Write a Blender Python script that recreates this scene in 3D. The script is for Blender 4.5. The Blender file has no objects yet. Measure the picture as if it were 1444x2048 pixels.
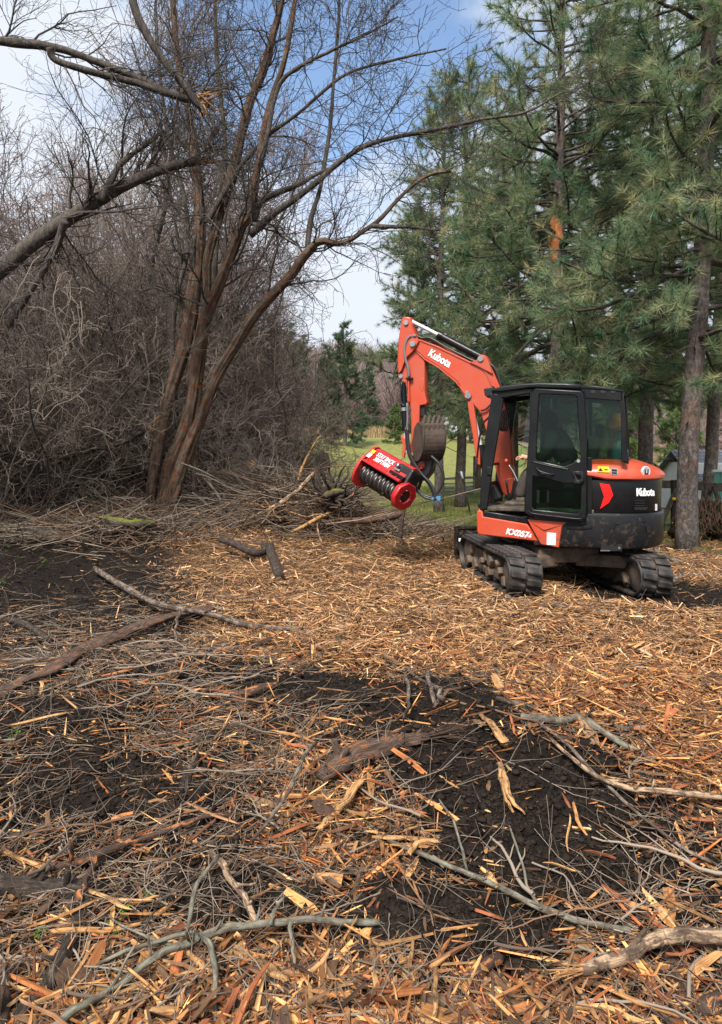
import bpy, bmesh, math
import numpy as np
from mathutils import Vector, Matrix

sc = bpy.context.scene
COL = sc.collection
R_ = math.radians
rng = np.random.default_rng(11)

# ------------------------------------------------------------------ camera, sky, sun, exposure
F = 1450.0                       # focal length in photo pixels (photo is 1444 x 2048)
CX, CY, HOR, HC = 722.0, 1024.0, 890.0, 1.8
PITCH = math.atan((CY - HOR) / F)
cam_d = bpy.data.cameras.new('camera')
cam = bpy.data.objects.new('camera', cam_d)
COL.objects.link(cam)
cam_d.sensor_fit = 'VERTICAL'
cam_d.sensor_height = 24.0
cam_d.lens = F / 2048.0 * 24.0
cam_d.clip_start = 0.05
cam_d.clip_end = 1500
cam.location = (0, 0, HC)
cam.rotation_euler = (math.pi / 2 - PITCH, 0, 0)
sc.camera = cam

SUN_EL, SUN_AZ = R_(52), R_(200)          # azimuth from +Y clockwise: behind the camera, to its left
world = bpy.data.worlds.new('World')
sc.world = world
world.use_nodes = True
wt = world.node_tree
wt.nodes.clear()


def wn(t, **k):
    n = wt.nodes.new(t)
    for a, b in k.items():
        setattr(n, a, b)
    return n


w_out = wn('ShaderNodeOutputWorld')
w_mix = wn('ShaderNodeMixShader')
w_sky = wn('ShaderNodeTexSky', sky_type='NISHITA', sun_disc=False)
w_sky.sun_elevation = SUN_EL
w_sky.sun_rotation = SUN_AZ
w_sky.air_density = 1.0
w_sky.dust_density = 0.3
w_b1 = wn('ShaderNodeBackground')
w_b1.inputs['Strength'].default_value = 0.14
w_b2 = wn('ShaderNodeBackground')
w_b2.inputs['Color'].default_value = (0.84, 0.90, 1.0, 1)
w_b2.inputs['Strength'].default_value = 0.62
w_tc = wn('ShaderNodeTexCoord')
w_map = wn('ShaderNodeMapping')
w_map.inputs['Scale'].default_value = (2.2, 2.2, 3.6)
w_map.inputs['Location'].default_value = (0.35, 0.1, 0.2)
w_nz = wn('ShaderNodeTexNoise')
w_nz.inputs['Scale'].default_value = 1.5
w_nz.inputs['Detail'].default_value = 7
w_nz.inputs['Roughness'].default_value = 0.55
# broad gap of open blue sky in the cloud deck
w_dot = wn('ShaderNodeVectorMath', operation='DISTANCE')
w_dot.inputs[1].default_value = Vector((-0.09, 0.88, 0.52)).normalized()
w_gap = wn('ShaderNodeMapRange')
w_gap.inputs['From Min'].default_value = 0.03
w_gap.inputs['From Max'].default_value = 0.34
w_gap.inputs['To Min'].default_value = -0.30
w_gap.inputs['To Max'].default_value = 0.09
w_add = wn('ShaderNodeMath', operation='ADD')
w_rmp = wn('ShaderNodeMapRange', interpolation_type='SMOOTHSTEP')
w_rmp.inputs['From Min'].default_value = 0.34
w_rmp.inputs['From Max'].default_value = 0.60
lk = wt.links.new
lk(w_tc.outputs['Generated'], w_map.inputs['Vector'])
lk(w_map.outputs['Vector'], w_nz.inputs['Vector'])
lk(w_tc.outputs['Generated'], w_dot.inputs[0])
lk(w_dot.outputs['Value'], w_gap.inputs['Value'])
lk(w_gap.outputs[0], w_add.inputs[0])
lk(w_nz.outputs[0], w_add.inputs[1])
lk(w_add.outputs[0], w_rmp.inputs['Value'])
lk(w_rmp.outputs[0], w_mix.inputs['Fac'])
lk(w_sky.outputs[0], w_b1.inputs['Color'])
lk(w_b1.outputs[0], w_mix.inputs[1])
lk(w_b2.outputs[0], w_mix.inputs[2])
lk(w_mix.outputs[0], w_out.inputs['Surface'])

sun_d = bpy.data.lights.new('sun', 'SUN')
sun_d.energy = 4.8
sun_d.angle = R_(18)
sun_d.color = (1.0, 0.95, 0.88)
sun = bpy.data.objects.new('sun', sun_d)
COL.objects.link(sun)
sd = Vector((math.sin(SUN_AZ) * math.cos(SUN_EL), math.cos(SUN_AZ) * math.cos(SUN_EL), math.sin(SUN_EL)))
sun.rotation_euler = sd.to_track_quat('Z', 'Y').to_euler()

sc.view_settings.view_transform = 'Standard'
sc.view_settings.look = 'None'
sc.view_settings.gamma = 1
sc.view_settings.use_curve_mapping = False
sc.view_settings.exposure = 0.74

# ------------------------------------------------------------------ numbers: rays, noise, terrain


def ray(px, py):
    xc, yc = (px - CX) / F, (CY - py) / F
    f = np.array([0, math.cos(PITCH), -math.sin(PITCH)])
    u = np.array([0, math.sin(PITCH), math.cos(PITCH)])
    return np.array([xc, 0, 0]) + u * yc + f


def at(px, py, Y):
    """world point seen at photo pixel (px, py) at distance Y along the ground axis"""
    d = ray(px, py)
    return np.array([0, 0, HC]) + d * (Y / d[1])


def proj(x, y, z):
    zz = z - HC
    dep = y * math.cos(PITCH) - zz * math.sin(PITCH)
    up = y * math.sin(PITCH) + zz * math.cos(PITCH)
    dep = np.maximum(dep, 0.05)
    return CX + x / dep * F, CY - up / dep * F


def hash2(ix, iy, s):
    n = (ix * 374761393 + iy * 668265263 + s * 974634721).astype(np.int64) & 0xffffffff
    n = ((n ^ (n >> 13)) * 1274126177) & 0xffffffff
    n = n ^ (n >> 16)
    return (n & 0xffff) / 65535.0


def vnoise(x, y, s=0):
    ix, iy = np.floor(x).astype(np.int64), np.floor(y).astype(np.int64)
    fx, fy = x - ix, y - iy
    fx, fy = fx * fx * (3 - 2 * fx), fy * fy * (3 - 2 * fy)
    a, b = hash2(ix, iy, s), hash2(ix + 1, iy, s)
    c, d = hash2(ix, iy + 1, s), hash2(ix + 1, iy + 1, s)
    return (a * (1 - fx) + b * fx) * (1 - fy) + (c * (1 - fx) + d * fx) * fy - 0.5


def fbm(x, y, s=0, o=4):
    v, a = 0, 1.0
    for k in range(o):
        v = v + a * vnoise(x * 2 ** k + 17.3 * k, y * 2 ** k - 9.1 * k, s + k)
        a *= 0.5
    return v


def sstep(a, b, x):
    t = np.clip((x - a) / (b - a), 0, 1)
    return t * t * (3 - 2 * t)


def ell(px, py, cx, cy, rx, ry, rot=0.0):
    c, s = math.cos(R_(rot)), math.sin(R_(rot))
    dx, dy = px - cx, py - cy
    u, v = (dx * c + dy * s) / rx, (-dx * s + dy * c) / ry
    return np.clip(1.35 - np.sqrt(u * u + v * v), 0, 1) / 0.6


def zbase(x, y):
    x, y = np.asarray(x, float), np.asarray(y, float)
    z = 0.27 * np.exp(-(((x - 0.75) / 1.35) ** 2 + ((y - 4.0) / 0.9) ** 2))
    z = z + 0.20 * np.exp(-(((x + 1.9) / 1.2) ** 2 + ((y - 5.2) / 0.8) ** 2))
    z = z + 0.10 * np.exp(-(((x - 2.6) / 0.9) ** 2 + ((y - 4.6) / 0.8) ** 2))
    z = z - 0.06 * np.exp(-(((x - 0.2) / 1.2) ** 2 + ((y - 2.9) / 0.5) ** 2))
    z = z + 0.50 * sstep(0.3, -4.0, x) * sstep(7.5, 13.0, y) * sstep(60, 30, y)
    z = z + 0.22 * np.exp(-(((x - 0.0) / 1.6) ** 2 + ((y - 13.6) / 1.0) ** 2))
    z = z - 0.07 * np.exp(-(((x - 3.45) / 0.8) ** 4 + ((y - 9.6) / 1.6) ** 4))
    far = sstep(17, 60, y) * 2.45 * sstep(22, 3, x - 0.12 * y + 4)
    z = z + far
    z = z - 0.9 * sstep(7.0, 11.0, x) * sstep(14, 19, y) * sstep(60, 30, y)
    z = z + sstep(62, 150, y) * 13.0 + sstep(150, 300, y) * 10
    return z


def relief(x, y):
    near = sstep(26, 9, np.hypot(x, y))
    pad = np.exp(-(((x - 2.6) / 1.7) ** 4 + ((y - 9.8) / 1.9) ** 4))
    k = near * (1 - 0.8 * pad)
    r = 0.085 * fbm(x * 1.6, y * 1.6, 3, 3) + 0.085 * np.abs(fbm(x * 5.2, y * 5.2, 9, 3))
    r = r + 0.042 * fbm(x * 17, y * 17, 21, 3)
    return k * (r - 0.015) + (1 - near) * 0.18 * fbm(x * 0.25, y * 0.25, 33, 3) * sstep(16, 40, y)


def zt(x, y):
    x, y = np.asarray(x, float), np.asarray(y, float)
    return zbase(x, y) + relief(x, y)


def soil(px, py):
    """where the photo shows bare dark soil (0..1)"""
    m = .62 * ell(px, py, 95, 1155, 170, 62)
    m = np.maximum(m, ell(px, py, 640, 1385, 210, 48, 4))
    m = np.maximum(m, ell(px, py, 900, 1405, 150, 40, 10))
    m = np.maximum(m, ell(px, py, 1010, 1560, 300, 100, 14))
    m = np.maximum(m, ell(px, py, 1060, 1690, 230, 95, 20))
    m = np.maximum(m, ell(px, py, 170, 1585, 290, 85))
    m = np.maximum(m, ell(px, py, 480, 1795, 150, 55))
    m = np.maximum(m, ell(px, py, 880, 1850, 210, 75, 8))
    m = np.maximum(m, ell(px, py, 60, 1440, 160, 40))
    m = np.maximum(m, ell(px, py, 1330, 1190, 200, 26, 4) * 0.9)
    return np.clip(m, 0, 1)


def chips(px, py):
    """share of the ground under wood chips (0..1)"""
    band = sstep(1035, 1075, py) * sstep(1430, 1300, py - 0.10 * (px - 900)) * sstep(230, 520, px + (1180 - py) * 0.4)
    band = np.maximum(band, sstep(950, 1150, px) * sstep(1180, 1240, py) * sstep(1520, 1400, py - 0.06 * (px - 1100)))
    band = np.maximum(band, 0.75 * sstep(1180, 1330, px) * sstep(1380, 1450, py) * sstep(1700, 1560, py))
    low = 0.36 * sstep(1760, 1980, py)
    mid = 0.40 * ell(px, py, 680, 1640, 190, 150)
    d = np.maximum(np.maximum(band, low), np.maximum(mid, 0.14))
    return np.clip(d * (1 - 0.90 * soil(px, py)), 0, 1)


_T = np.concatenate([np.linspace(1.2, 20, 3000), np.linspace(20.05, 160, 1800)])


def gp(px, py):
    d = ray(px, py)
    P = np.array([0, 0, HC])[None] + d[None] * _T[:, None]
    below = P[:, 2] < zt(P[:, 0], P[:, 1])
    i = int(np.argmax(below)) if below.any() else len(_T) - 1
    return P[i]


# ------------------------------------------------------------------ materials


def newmat(name):
    m = bpy.data.materials.new(name)
    m.use_nodes = True
    nt = m.node_tree
    return m, nt, nt.nodes['Principled BSDF']


def node(nt, t, ins=None, **k):
    n = nt.nodes.new(t)
    for a, b in k.items():
        setattr(n, a, b)
    for a, b in (ins or {}).items():
        n.inputs[a].default_value = b
    return n


def ramp(nt, fac, stops):
    r = nt.nodes.new('ShaderNodeValToRGB')
    e = r.color_ramp.elements
    while len(e) < len(stops):
        e.new(0.5)
    for i, (p, c) in enumerate(stops):
        e[i].position = p
        e[i].color = (*c, 1)
    nt.links.new(fac, r.inputs[0])
    return r.outputs[0]


def mixc(nt, fac, a, b, mode='MIX'):
    m = nt.nodes.new('ShaderNodeMix')
    m.data_type = 'RGBA'
    m.blend_type = mode
    for s, v in ((m.inputs[0], fac), (m.inputs[6], a), (m.inputs[7], b)):
        if hasattr(v, 'is_linked') or isinstance(v, bpy.types.NodeSocket):
            nt.links.new(v, s)
        elif isinstance(v, (int, float)):
            s.default_value = v
        else:
            s.default_value = (*v, 1)
    return m.outputs[2]


def noise(nt, scale, detail=5, rough=0.55, vec=None, stretch=None):
    n = node(nt, 'ShaderNodeTexNoise', {'Scale': scale, 'Detail': detail, 'Roughness': rough})
    if vec is None:
        vec = node(nt, 'ShaderNodeTexCoord').outputs['Object']
    if stretch:
        mp = node(nt, 'ShaderNodeMapping', {'Scale': stretch})
        nt.links.new(vec, mp.inputs[0])
        vec = mp.outputs[0]
    nt.links.new(vec, n.inputs['Vector'])
    return n.outputs[0]


def bump(nt, h, bs, dist=0.01, strength=0.6):
    b = node(nt, 'ShaderNodeBump', {'Distance': dist, 'Strength': strength})
    nt.links.new(h, b.inputs['Height'])
    nt.links.new(b.outputs[0], bs.inputs['Normal'])


def simple(name, col, rough=0.5, metal=0.0, var=0.15, scale=6, bmp=0.0, coat=0.0):
    m, nt, bs = newmat(name)
    n = noise(nt, scale)
    c = ramp(nt, n, [(0.3, tuple(v * (1 - var) for v in col)), (0.7, tuple(min(1, v * (1 + var)) for v in col))])
    nt.links.new(c, bs.inputs['Base Color'])
    bs.inputs['Roughness'].default_value = rough
    bs.inputs['Metallic'].default_value = metal
    if coat:
        bs.inputs['Coat Weight'].default_value = coat
        bs.inputs['Coat Roughness'].default_value = 0.12
    if bmp:
        bump(nt, noise(nt, scale * 6), bs, bmp)
    return m


def paint(name, col, rough=0.35, dust=0.35, coat=0.3):
    """machine paint with a thin film of dust and small scuffs"""
    m, nt, bs = newmat(name)
    n1 = noise(nt, 3.0, 8, 0.65)
    n2 = noise(nt, 28.0, 4, 0.7)
    f = ramp(nt, n1, [(0.42, (0, 0, 0)), (0.75, (dust, dust, dust))])
    f2 = ramp(nt, n2, [(0.62, (0, 0, 0)), (0.72, (0.35, 0.35, 0.35))])
    c = mixc(nt, f, col, (0.20, 0.15, 0.11))
    c = mixc(nt, f2, c, tuple(v * 0.55 for v in col))
    # dried mud thrown up from the tracks: thick low down, only flecks higher up
    tc = node(nt, 'ShaderNodeTexCoord')
    sz = node(nt, 'ShaderNodeSeparateXYZ')
    nt.links.new(tc.outputs['Object'], sz.inputs[0])
    hgt = node(nt, 'ShaderNodeMapRange', {'From Min': 0.5, 'From Max': 1.25, 'To Min': 0.13, 'To Max': -0.06})
    nt.links.new(sz.outputs[2], hgt.inputs['Value'])
    n4 = noise(nt, 11.0, 8, 0.75)
    sm = node(nt, 'ShaderNodeMath', operation='ADD')
    nt.links.new(hgt.outputs[0], sm.inputs[0])
    nt.links.new(n4, sm.inputs[1])
    f3 = ramp(nt, sm.outputs[0], [(0.60, (0, 0, 0)), (0.72, (0.75, 0.75, 0.75))])
    c = mixc(nt, f3, c, (0.085, 0.060, 0.043))
    nt.links.new(c, bs.inputs['Base Color'])
    r = ramp(nt, n1, [(0.3, (rough,) * 3), (0.8, (min(1, rough + 0.3),) * 3)])
    nt.links.new(r, bs.inputs['Roughness'])
    bs.inputs['Coat Weight'].default_value = coat
    bs.inputs['Coat Roughness'].default_value = 0.15
    bs.inputs['Specular IOR Level'].default_value = 0.22 if sum(col) < 0.06 else 0.5
    return m


def muddy(name, col, mud=(0.10, 0.075, 0.052), amt=0.55, rough=0.7, bmp=0.012):
    m, nt, bs = newmat(name)
    n1 = noise(nt, 5.0, 8, 0.68)
    n2 = noise(nt, 34.0, 5, 0.7)
    f = ramp(nt, n1, [(0.60 - 0.35 * amt, (0, 0, 0)), (0.74 - 0.25 * amt, (1, 1, 1))])
    mudc = mixc(nt, n2, tuple(v * 0.6 for v in mud), tuple(v * 1.5 for v in mud))
    nt.links.new(mixc(nt, f, col, mudc), bs.inputs['Base Color'])
    bs.inputs['Roughness'].default_value = rough
    bump(nt, mixc(nt, 0.5, n1, n2), bs, bmp, 0.9)
    return m


def bark(name, lo, hi, red=None, redamt=0.5, scale=9.0, moss=None, bd=0.03, stretch=(1, 1, 0.18)):
    m, nt, bs = newmat(name)
    n1 = noise(nt, scale * 2.2, 8, 0.7, stretch=stretch)
    n2 = noise(nt, 1.6, 4, 0.6)
    n3 = noise(nt, 40, 4, 0.7)
    c = ramp(nt, n1, [(0.30, tuple(v * 0.45 for v in lo)), (0.47, lo), (0.66, hi)])
    if red:
        f = ramp(nt, n2, [(0.50 - 0.2 * redamt, (0, 0, 0)), (0.68 - 0.2 * redamt, (1, 1, 1))])
        c2 = ramp(nt, n1, [(0.30, tuple(v * 0.35 for v in red)), (0.5, red), (0.7, tuple(v * 1.5 for v in red))])
        c = mixc(nt, f, c, c2)
    if moss:
        g = node(nt, 'ShaderNodeNewGeometry')
        sx = node(nt, 'ShaderNodeSeparateXYZ')
        nt.links.new(g.outputs['Normal'], sx.inputs[0])
        mm = node(nt, 'ShaderNodeMath', {1: 0.55}, operation='MULTIPLY_ADD')
        nt.links.new(sx.outputs[2], mm.inputs[0])
        nt.links.new(n2, mm.inputs[2])
        f = ramp(nt, mm.outputs[0], [(0.62, (0, 0, 0)), (0.80, (1, 1, 1))])
        c = mixc(nt, f, c, mixc(nt, n3, tuple(v * 0.6 for v in moss), tuple(v * 1.3 for v in moss)))
    c = mixc(nt, 0.5, c, ramp(nt, n3, [(0.3, (0.55,) * 3), (0.7, (1.2,) * 3)]), 'MULTIPLY')
    nt.links.new(c, bs.inputs['Base Color'])
    bs.inputs['Roughness'].default_value = 0.85
    bump(nt, n1, bs, bd, 1.0)
    return m


def woodmat(name, lo, hi, skin=None, skinamt=0.5, fib=(7, 150, 1), bd=0.012, moss=None):
    """wood or bark whose grain runs along the piece (its 'grain' attribute); skin = remaining bark or exposed wood in patches"""
    m, nt, bs = newmat(name)
    gv = node(nt, 'ShaderNodeAttribute', attribute_name='grain').outputs['Vector']
    n1 = noise(nt, 1.0, 7, 0.72, vec=gv, stretch=fib)
    n2 = noise(nt, 1.0, 5, 0.65, vec=gv, stretch=(9, 26, 1))
    n3 = noise(nt, 60, 4, 0.7)
    n4 = noise(nt, 9, 5, 0.65)
    c = ramp(nt, n1, [(0.30, tuple(v * 0.30 for v in lo)), (0.44, lo), (0.60, hi), (0.75, tuple(min(1, v * 1.3) for v in hi))])
    if skin:
        f = ramp(nt, n2, [(0.66 - 0.32 * skinamt, (0, 0, 0)), (0.70 - 0.32 * skinamt, (1, 1, 1))])
        k = ramp(nt, n1, [(0.32, tuple(v * 0.35 for v in skin)), (0.5, skin), (0.68, tuple(v * 1.6 for v in skin))])
        c = mixc(nt, f, k, c)
    d = ramp(nt, n4, [(0.50, (0, 0, 0)), (0.66, (0.8, 0.8, 0.8))])
    c = mixc(nt, d, c, mixc(nt, n3, (0.012, 0.009, 0.007), (0.05, 0.036, 0.026)))
    if moss:
        g = node(nt, 'ShaderNodeNewGeometry')
        sx = node(nt, 'ShaderNodeSeparateXYZ')
        nt.links.new(g.outputs['Normal'], sx.inputs[0])
        mm = node(nt, 'ShaderNodeMath', {1: 0.45}, operation='MULTIPLY_ADD')
        nt.links.new(sx.outputs[2], mm.inputs[0])
        nt.links.new(n4, mm.inputs[2])
        f = ramp(nt, mm.outputs[0], [(0.66, (0, 0, 0)), (0.86, (1, 1, 1))])
        c = mixc(nt, f, c, mixc(nt, n3, tuple(v * 0.4 for v in moss), tuple(v * 1.5 for v in moss)))
    nt.links.new(c, bs.inputs['Base Color'])
    bs.inputs['Roughness'].default_value = 0.85
    bs.inputs['Specular IOR Level'].default_value = 0.25
    bump(nt, mixc(nt, 0.35, n1, n3), bs, bd, 1.0)
    return m


def vcol(name, rough=0.7, grain=False, mul=1.0, trans=0.0, spec=0.3):
    """colour from the piece's own 'tint' attribute, with fibre grain"""
    m, nt, bs = newmat(name)
    a = node(nt, 'ShaderNodeAttribute', attribute_name='tint')
    c = a.outputs['Color']
    if grain:
        g = node(nt, 'ShaderNodeAttribute', attribute_name='grain')
        n1 = noise(nt, 1.0, 6, 0.7, vec=g.outputs['Vector'], stretch=(9, 230, 40))
        n2 = noise(nt, 1.0, 3, 0.6, vec=g.outputs['Vector'], stretch=(14, 30, 40))
        c = mixc(nt, 1.0, c, ramp(nt, n1, [(0.28, (0.35, 0.30, 0.26)), (0.5, (0.95, 0.93, 0.9)), (0.72, (1.35, 1.32, 1.25))]), 'MULTIPLY')
        c = mixc(nt, 1.0, c, ramp(nt, n2, [(0.3, (0.55, 0.45, 0.38)), (0.62, (1.1, 1.1, 1.1))]), 'MULTIPLY')
        bump(nt, n1, bs, 0.004, 0.8)
    nt.links.new(c, bs.inputs['Base Color'])
    bs.inputs['Roughness'].default_value = rough
    bs.inputs['Specular IOR Level'].default_value = spec
    if trans:
        out = nt.nodes['Material Output']
        t = node(nt, 'ShaderNodeBsdfTranslucent')
        nt.links.new(c, t.inputs['Color'])
        mx = node(nt, 'ShaderNodeMixShader', {0: trans})
        nt.links.new(bs.outputs[0], mx.inputs[1])
        nt.links.new(t.outputs[0], mx.inputs[2])
        nt.links.new(mx.outputs[0], out.inputs['Surface'])
    return m


def glass(name, tint, refl=0.06):
    m, nt, bs = newmat(name)
    out = nt.nodes['Material Output']
    t = node(nt, 'ShaderNodeBsdfTransparent', {'Color': (*tint, 1)})
    g = node(nt, 'ShaderNodeBsdfGlossy', {'Roughness': 0.03})
    lw = node(nt, 'ShaderNodeLayerWeight', {'Blend': 0.35})
    fr = node(nt, 'ShaderNodeMath', {1: 3.0}, operation='POWER')
    nt.links.new(lw.outputs['Facing'], fr.inputs[0])
    f2 = node(nt, 'ShaderNodeMath', {1: 0.45, 2: 0.03}, operation='MULTIPLY_ADD')
    nt.links.new(fr.outputs[0], f2.inputs[0])
    mx = node(nt, 'ShaderNodeMixShader')
    nt.links.new(f2.outputs[0], mx.inputs[0])
    nt.links.new(t.outputs[0], mx.inputs[1])
    nt.links.new(g.outputs[0], mx.inputs[2])
    nt.links.new(mx.outputs[0], out.inputs['Surface'])
    return m


M = {}
M['orange'] = paint('orange_paint', (0.44, 0.046, 0.011), 0.42, 0.26)
M['red'] = paint('red_paint', (0.40, 0.008, 0.010), 0.38, 0.20)
M['black'] = paint('black_paint', (0.0055, 0.006, 0.007), 0.30, 0.03, 0.12)
M['grey_black'] = paint('charcoal_paint', (0.0085, 0.0095, 0.0115), 0.36, 0.04, 0.12)
M['plastic'] = simple('black_plastic', (0.007, 0.007, 0.0075), 0.5)
M['rubber'] = muddy('muddy_rubber', (0.009, 0.0085, 0.0085), (0.055, 0.042, 0.033), 0.42, 0.65, 0.008)
M['mud'] = muddy('dried_mud', (0.045, 0.033, 0.024), (0.115, 0.080, 0.054), 0.7, 0.9, 0.02)
M['mudsteel'] = muddy('muddy_steel', (0.018, 0.013, 0.010), (0.065, 0.043, 0.031), 0.85, 0.75, 0.012)
M['grease'] = muddy('greasy_steel', (0.012, 0.010, 0.010), (0.05, 0.04, 0.03), 0.30, 0.45, 0.008)
M['chrome'] = simple('chrome_rod', (0.50, 0.51, 0.53), 0.30, 0.15, 0.05)
M['steel'] = simple('bare_steel', (0.45, 0.44, 0.42), 0.35, 0.9, 0.2)
M['drum'] = simple('worn_drum_steel', (0.060, 0.052, 0.048), 0.30, 0.75, 0.4, 14)
M['hose'] = simple('rubber_hose', (0.018, 0.018, 0.02), 0.42)
M['sleeve'] = simple('grey_hose_sleeve', (0.13, 0.12, 0.12), 0.6)
M['white'] = simple('white_lettering', (0.80, 0.80, 0.80), 0.5, 0, 0.04)
M['yellow'] = simple('yellow_label', (0.85, 0.52, 0.02), 0.5, 0, 0.05)
M['lens'] = simple('red_reflector', (0.75, 0.010, 0.008), 0.16, 0, 0.05, 6, 0, 0.6)
M['glass'] = glass('tinted_glass', (0.50, 0.66, 0.57))
M['glass2'] = glass('clear_glass', (0.80, 0.88, 0.84))
M['seat'] = simple('seat_fabric', (0.016, 0.015, 0.014), 0.85)
M['camo'] = simple('dark_jacket', (0.016, 0.018, 0.016), 0.9, 0, 0.4, 20)
M['trouser'] = simple('dusty_trousers', (0.045, 0.035, 0.03), 0.9, 0, 0.3, 12)
M['skin'] = simple('skin', (0.46, 0.23, 0.16), 0.55, 0, 0.08)
M['boot'] = muddy('muddy_boot', (0.03, 0.024, 0.02), amt=0.5)
M['teal'] = simple('teal_cloth', (0.10, 0.36, 0.36), 0.8, 0, 0.3, 30)
M['blue'] = simple('blue_rag', (0.05, 0.17, 0.30), 0.8)
M['orange_cloth'] = simple('orange_cap', (0.72, 0.20, 0.035), 0.8, 0, 0.3, 25)
M['tealplastic'] = simple('teal_plastic', (0.035, 0.13, 0.14), 0.4)
M['main_bark'] = woodmat('stringy_bark', (0.080, 0.058, 0.040), (0.180, 0.136, 0.098), (0.140, 0.048, 0.022), 0.70, (2.2, 26, 1), 0.05)
M['limb_bark'] = bark('limb_bark', (0.050, 0.039, 0.031), (0.125, 0.100, 0.078), None, 0, 10)
M['dark_bark'] = woodmat('dark_wet_bark', (0.026, 0.019, 0.015), (0.070, 0.052, 0.042), (0.10, 0.075, 0.058), 0.80, (14, 60, 1), 0.02)
M['slab_bark'] = woodmat('brown_slab_bark', (0.060, 0.036, 0.026), (0.145, 0.098, 0.074), (0.20, 0.085, 0.038), 0.75, (7, 70, 1), 0.03)
M['moss'] = woodmat('mossy_bark', (0.06, 0.045, 0.033), (0.12, 0.09, 0.06), None, 0, (10, 60, 1), 0.02, (0.105, 0.12, 0.016))
M['moss_red'] = woodmat('mossy_red_bark', (0.07, 0.038, 0.027), (0.15, 0.085, 0.06), None, 0, (10, 60, 1), 0.02, (0.06, 0.06, 0.016))
M['lichen'] = woodmat('lichen_bark', (0.105, 0.088, 0.066), (0.205, 0.180, 0.138), (0.145, 0.142, 0.105), 0.62, (16, 60, 1), 0.008)
M['grey_twig'] = woodmat('grey_twig_bark', (0.10, 0.078, 0.060), (0.22, 0.178, 0.142), (0.06, 0.043, 0.032), 0.60, (14, 90, 1), 0.006)
M['pine_bark'] = bark('pine_bark', (0.085, 0.068, 0.060), (0.22, 0.185, 0.165), (0.15, 0.085, 0.055), 0.0, 8, bd=0.05, stretch=(1, 1, 0.55))
M['pine_orange'] = simple('orange_stripped_bark', (0.48, 0.17, 0.06), 0.9, 0, 0.4, 20, 0.01)
M['fresh'] = woodmat('fresh_split_wood', (0.36, 0.18, 0.065), (0.56, 0.33, 0.145), (0.14, 0.075, 0.042), 0.75, (5, 190, 1), 0.010)
M['fresh_red'] = woodmat('red_split_wood', (0.27, 0.085, 0.030), (0.46, 0.20, 0.075), (0.065, 0.040, 0.030), 0.46, (5, 170, 1), 0.010)
M['pale'] = woodmat('pale_debarked_wood', (0.29, 0.19, 0.115), (0.47, 0.34, 0.225), (0.13, 0.085, 0.058), 0.58, (5, 150, 1), 0.008)
M['post'] = bark('weathered_timber', (0.085, 0.065, 0.048), (0.19, 0.155, 0.12), None, 0, 12, moss=(0.09, 0.085, 0.04))
M['chip'] = vcol('wood_chip', 0.75, True)
M['twig'] = vcol('ground_twig', 0.8)
M['clod'] = simple('wet_black_soil', (0.016, 0.0112, 0.0084), 0.75, 0, 0.6, 9, 0.01)
M['clod'].node_tree.nodes['Principled BSDF'].inputs['Specular IOR Level'].default_value = 0.12
M['needle'] = vcol('pine_needles', 0.55, trans=0.42, spec=0.4)
M['leafy'] = vcol('soft_foliage', 0.6, trans=0.30)
M['grass'] = vcol('grass_blades', 0.6, trans=0.3)
M['shingle'] = simple('grey_shingles', (0.15, 0.16, 0.18), 0.9, 0, 0.35, 14, 0.01)
M['wallw'] = simple('white_wall', (0.62, 0.62, 0.64), 0.8, 0, 0.1)
M['tealwall'] = simple('green_painted_boards', (0.10, 0.27, 0.21), 0.6, 0, 0.12)
M['galv'] = simple('galvanised_pipe', (0.36, 0.37, 0.36), 0.5, 0.6, 0.1)

# ------------------------------------------------------------------ mesh builders


def np_mesh(name, V, Fs, mat, smooth=True, tint=None, grain=None):
    V = np.asarray(V, np.float32).reshape(-1, 3)
    if not isinstance(Fs, (list, tuple)):
        Fs = [Fs]
    Fs = [np.asarray(f, np.int32) for f in Fs if len(f)]
    me = bpy.data.meshes.new(name)
    me.vertices.add(len(V))
    me.vertices.foreach_set('co', V.ravel())
    nl = sum(f.size for f in Fs)
    npol = sum(len(f) for f in Fs)
    me.loops.add(nl)
    me.polygons.add(npol)
    me.loops.foreach_set('vertex_index', np.concatenate([f.ravel() for f in Fs]))
    tot = np.concatenate([np.full(len(f), f.shape[1], np.int32) for f in Fs])
    st = np.concatenate([[0], np.cumsum(tot)[:-1]]).astype(np.int32)
    me.polygons.foreach_set('loop_start', st)
    me.polygons.foreach_set('loop_total', tot)
    me.polygons.foreach_set('use_smooth', np.full(npol, bool(smooth)))
    if tint is not None:
        a = me.attributes.new('tint', 'FLOAT_COLOR', 'POINT')
        t = np.ones((len(V), 4), np.float32)
        t[:, :3] = tint
        a.data.foreach_set('color', t.ravel())
    if grain is not None:
        a = me.attributes.new('grain', 'FLOAT_VECTOR', 'POINT')
        a.data.foreach_set('vector', np.asarray(grain, np.float32).ravel())
    me.materials.append(mat)
    me.update(calc_edges=True)
    return me


def link(name, me, parent=None, **props):
    o = bpy.data.objects.new(name, me)
    COL.objects.link(o)
    if parent is not None:
        o.parent = parent
    for k, v in props.items():
        o[k] = v
    return o


def thing(name, label, cat, loc=(0, 0, 0), rotz=0.0, group=None):
    o = bpy.data.objects.new(name, None)
    COL.objects.link(o)
    o.location = loc
    o.rotation_euler = (0, 0, rotz)
    o.empty_display_size = 0.2
    o['label'] = label
    o['category'] = cat
    if group:
        o['group'] = group
    return o


def nrm(v):
    return v / np.maximum(np.linalg.norm(v, axis=-1, keepdims=True), 1e-9)


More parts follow.
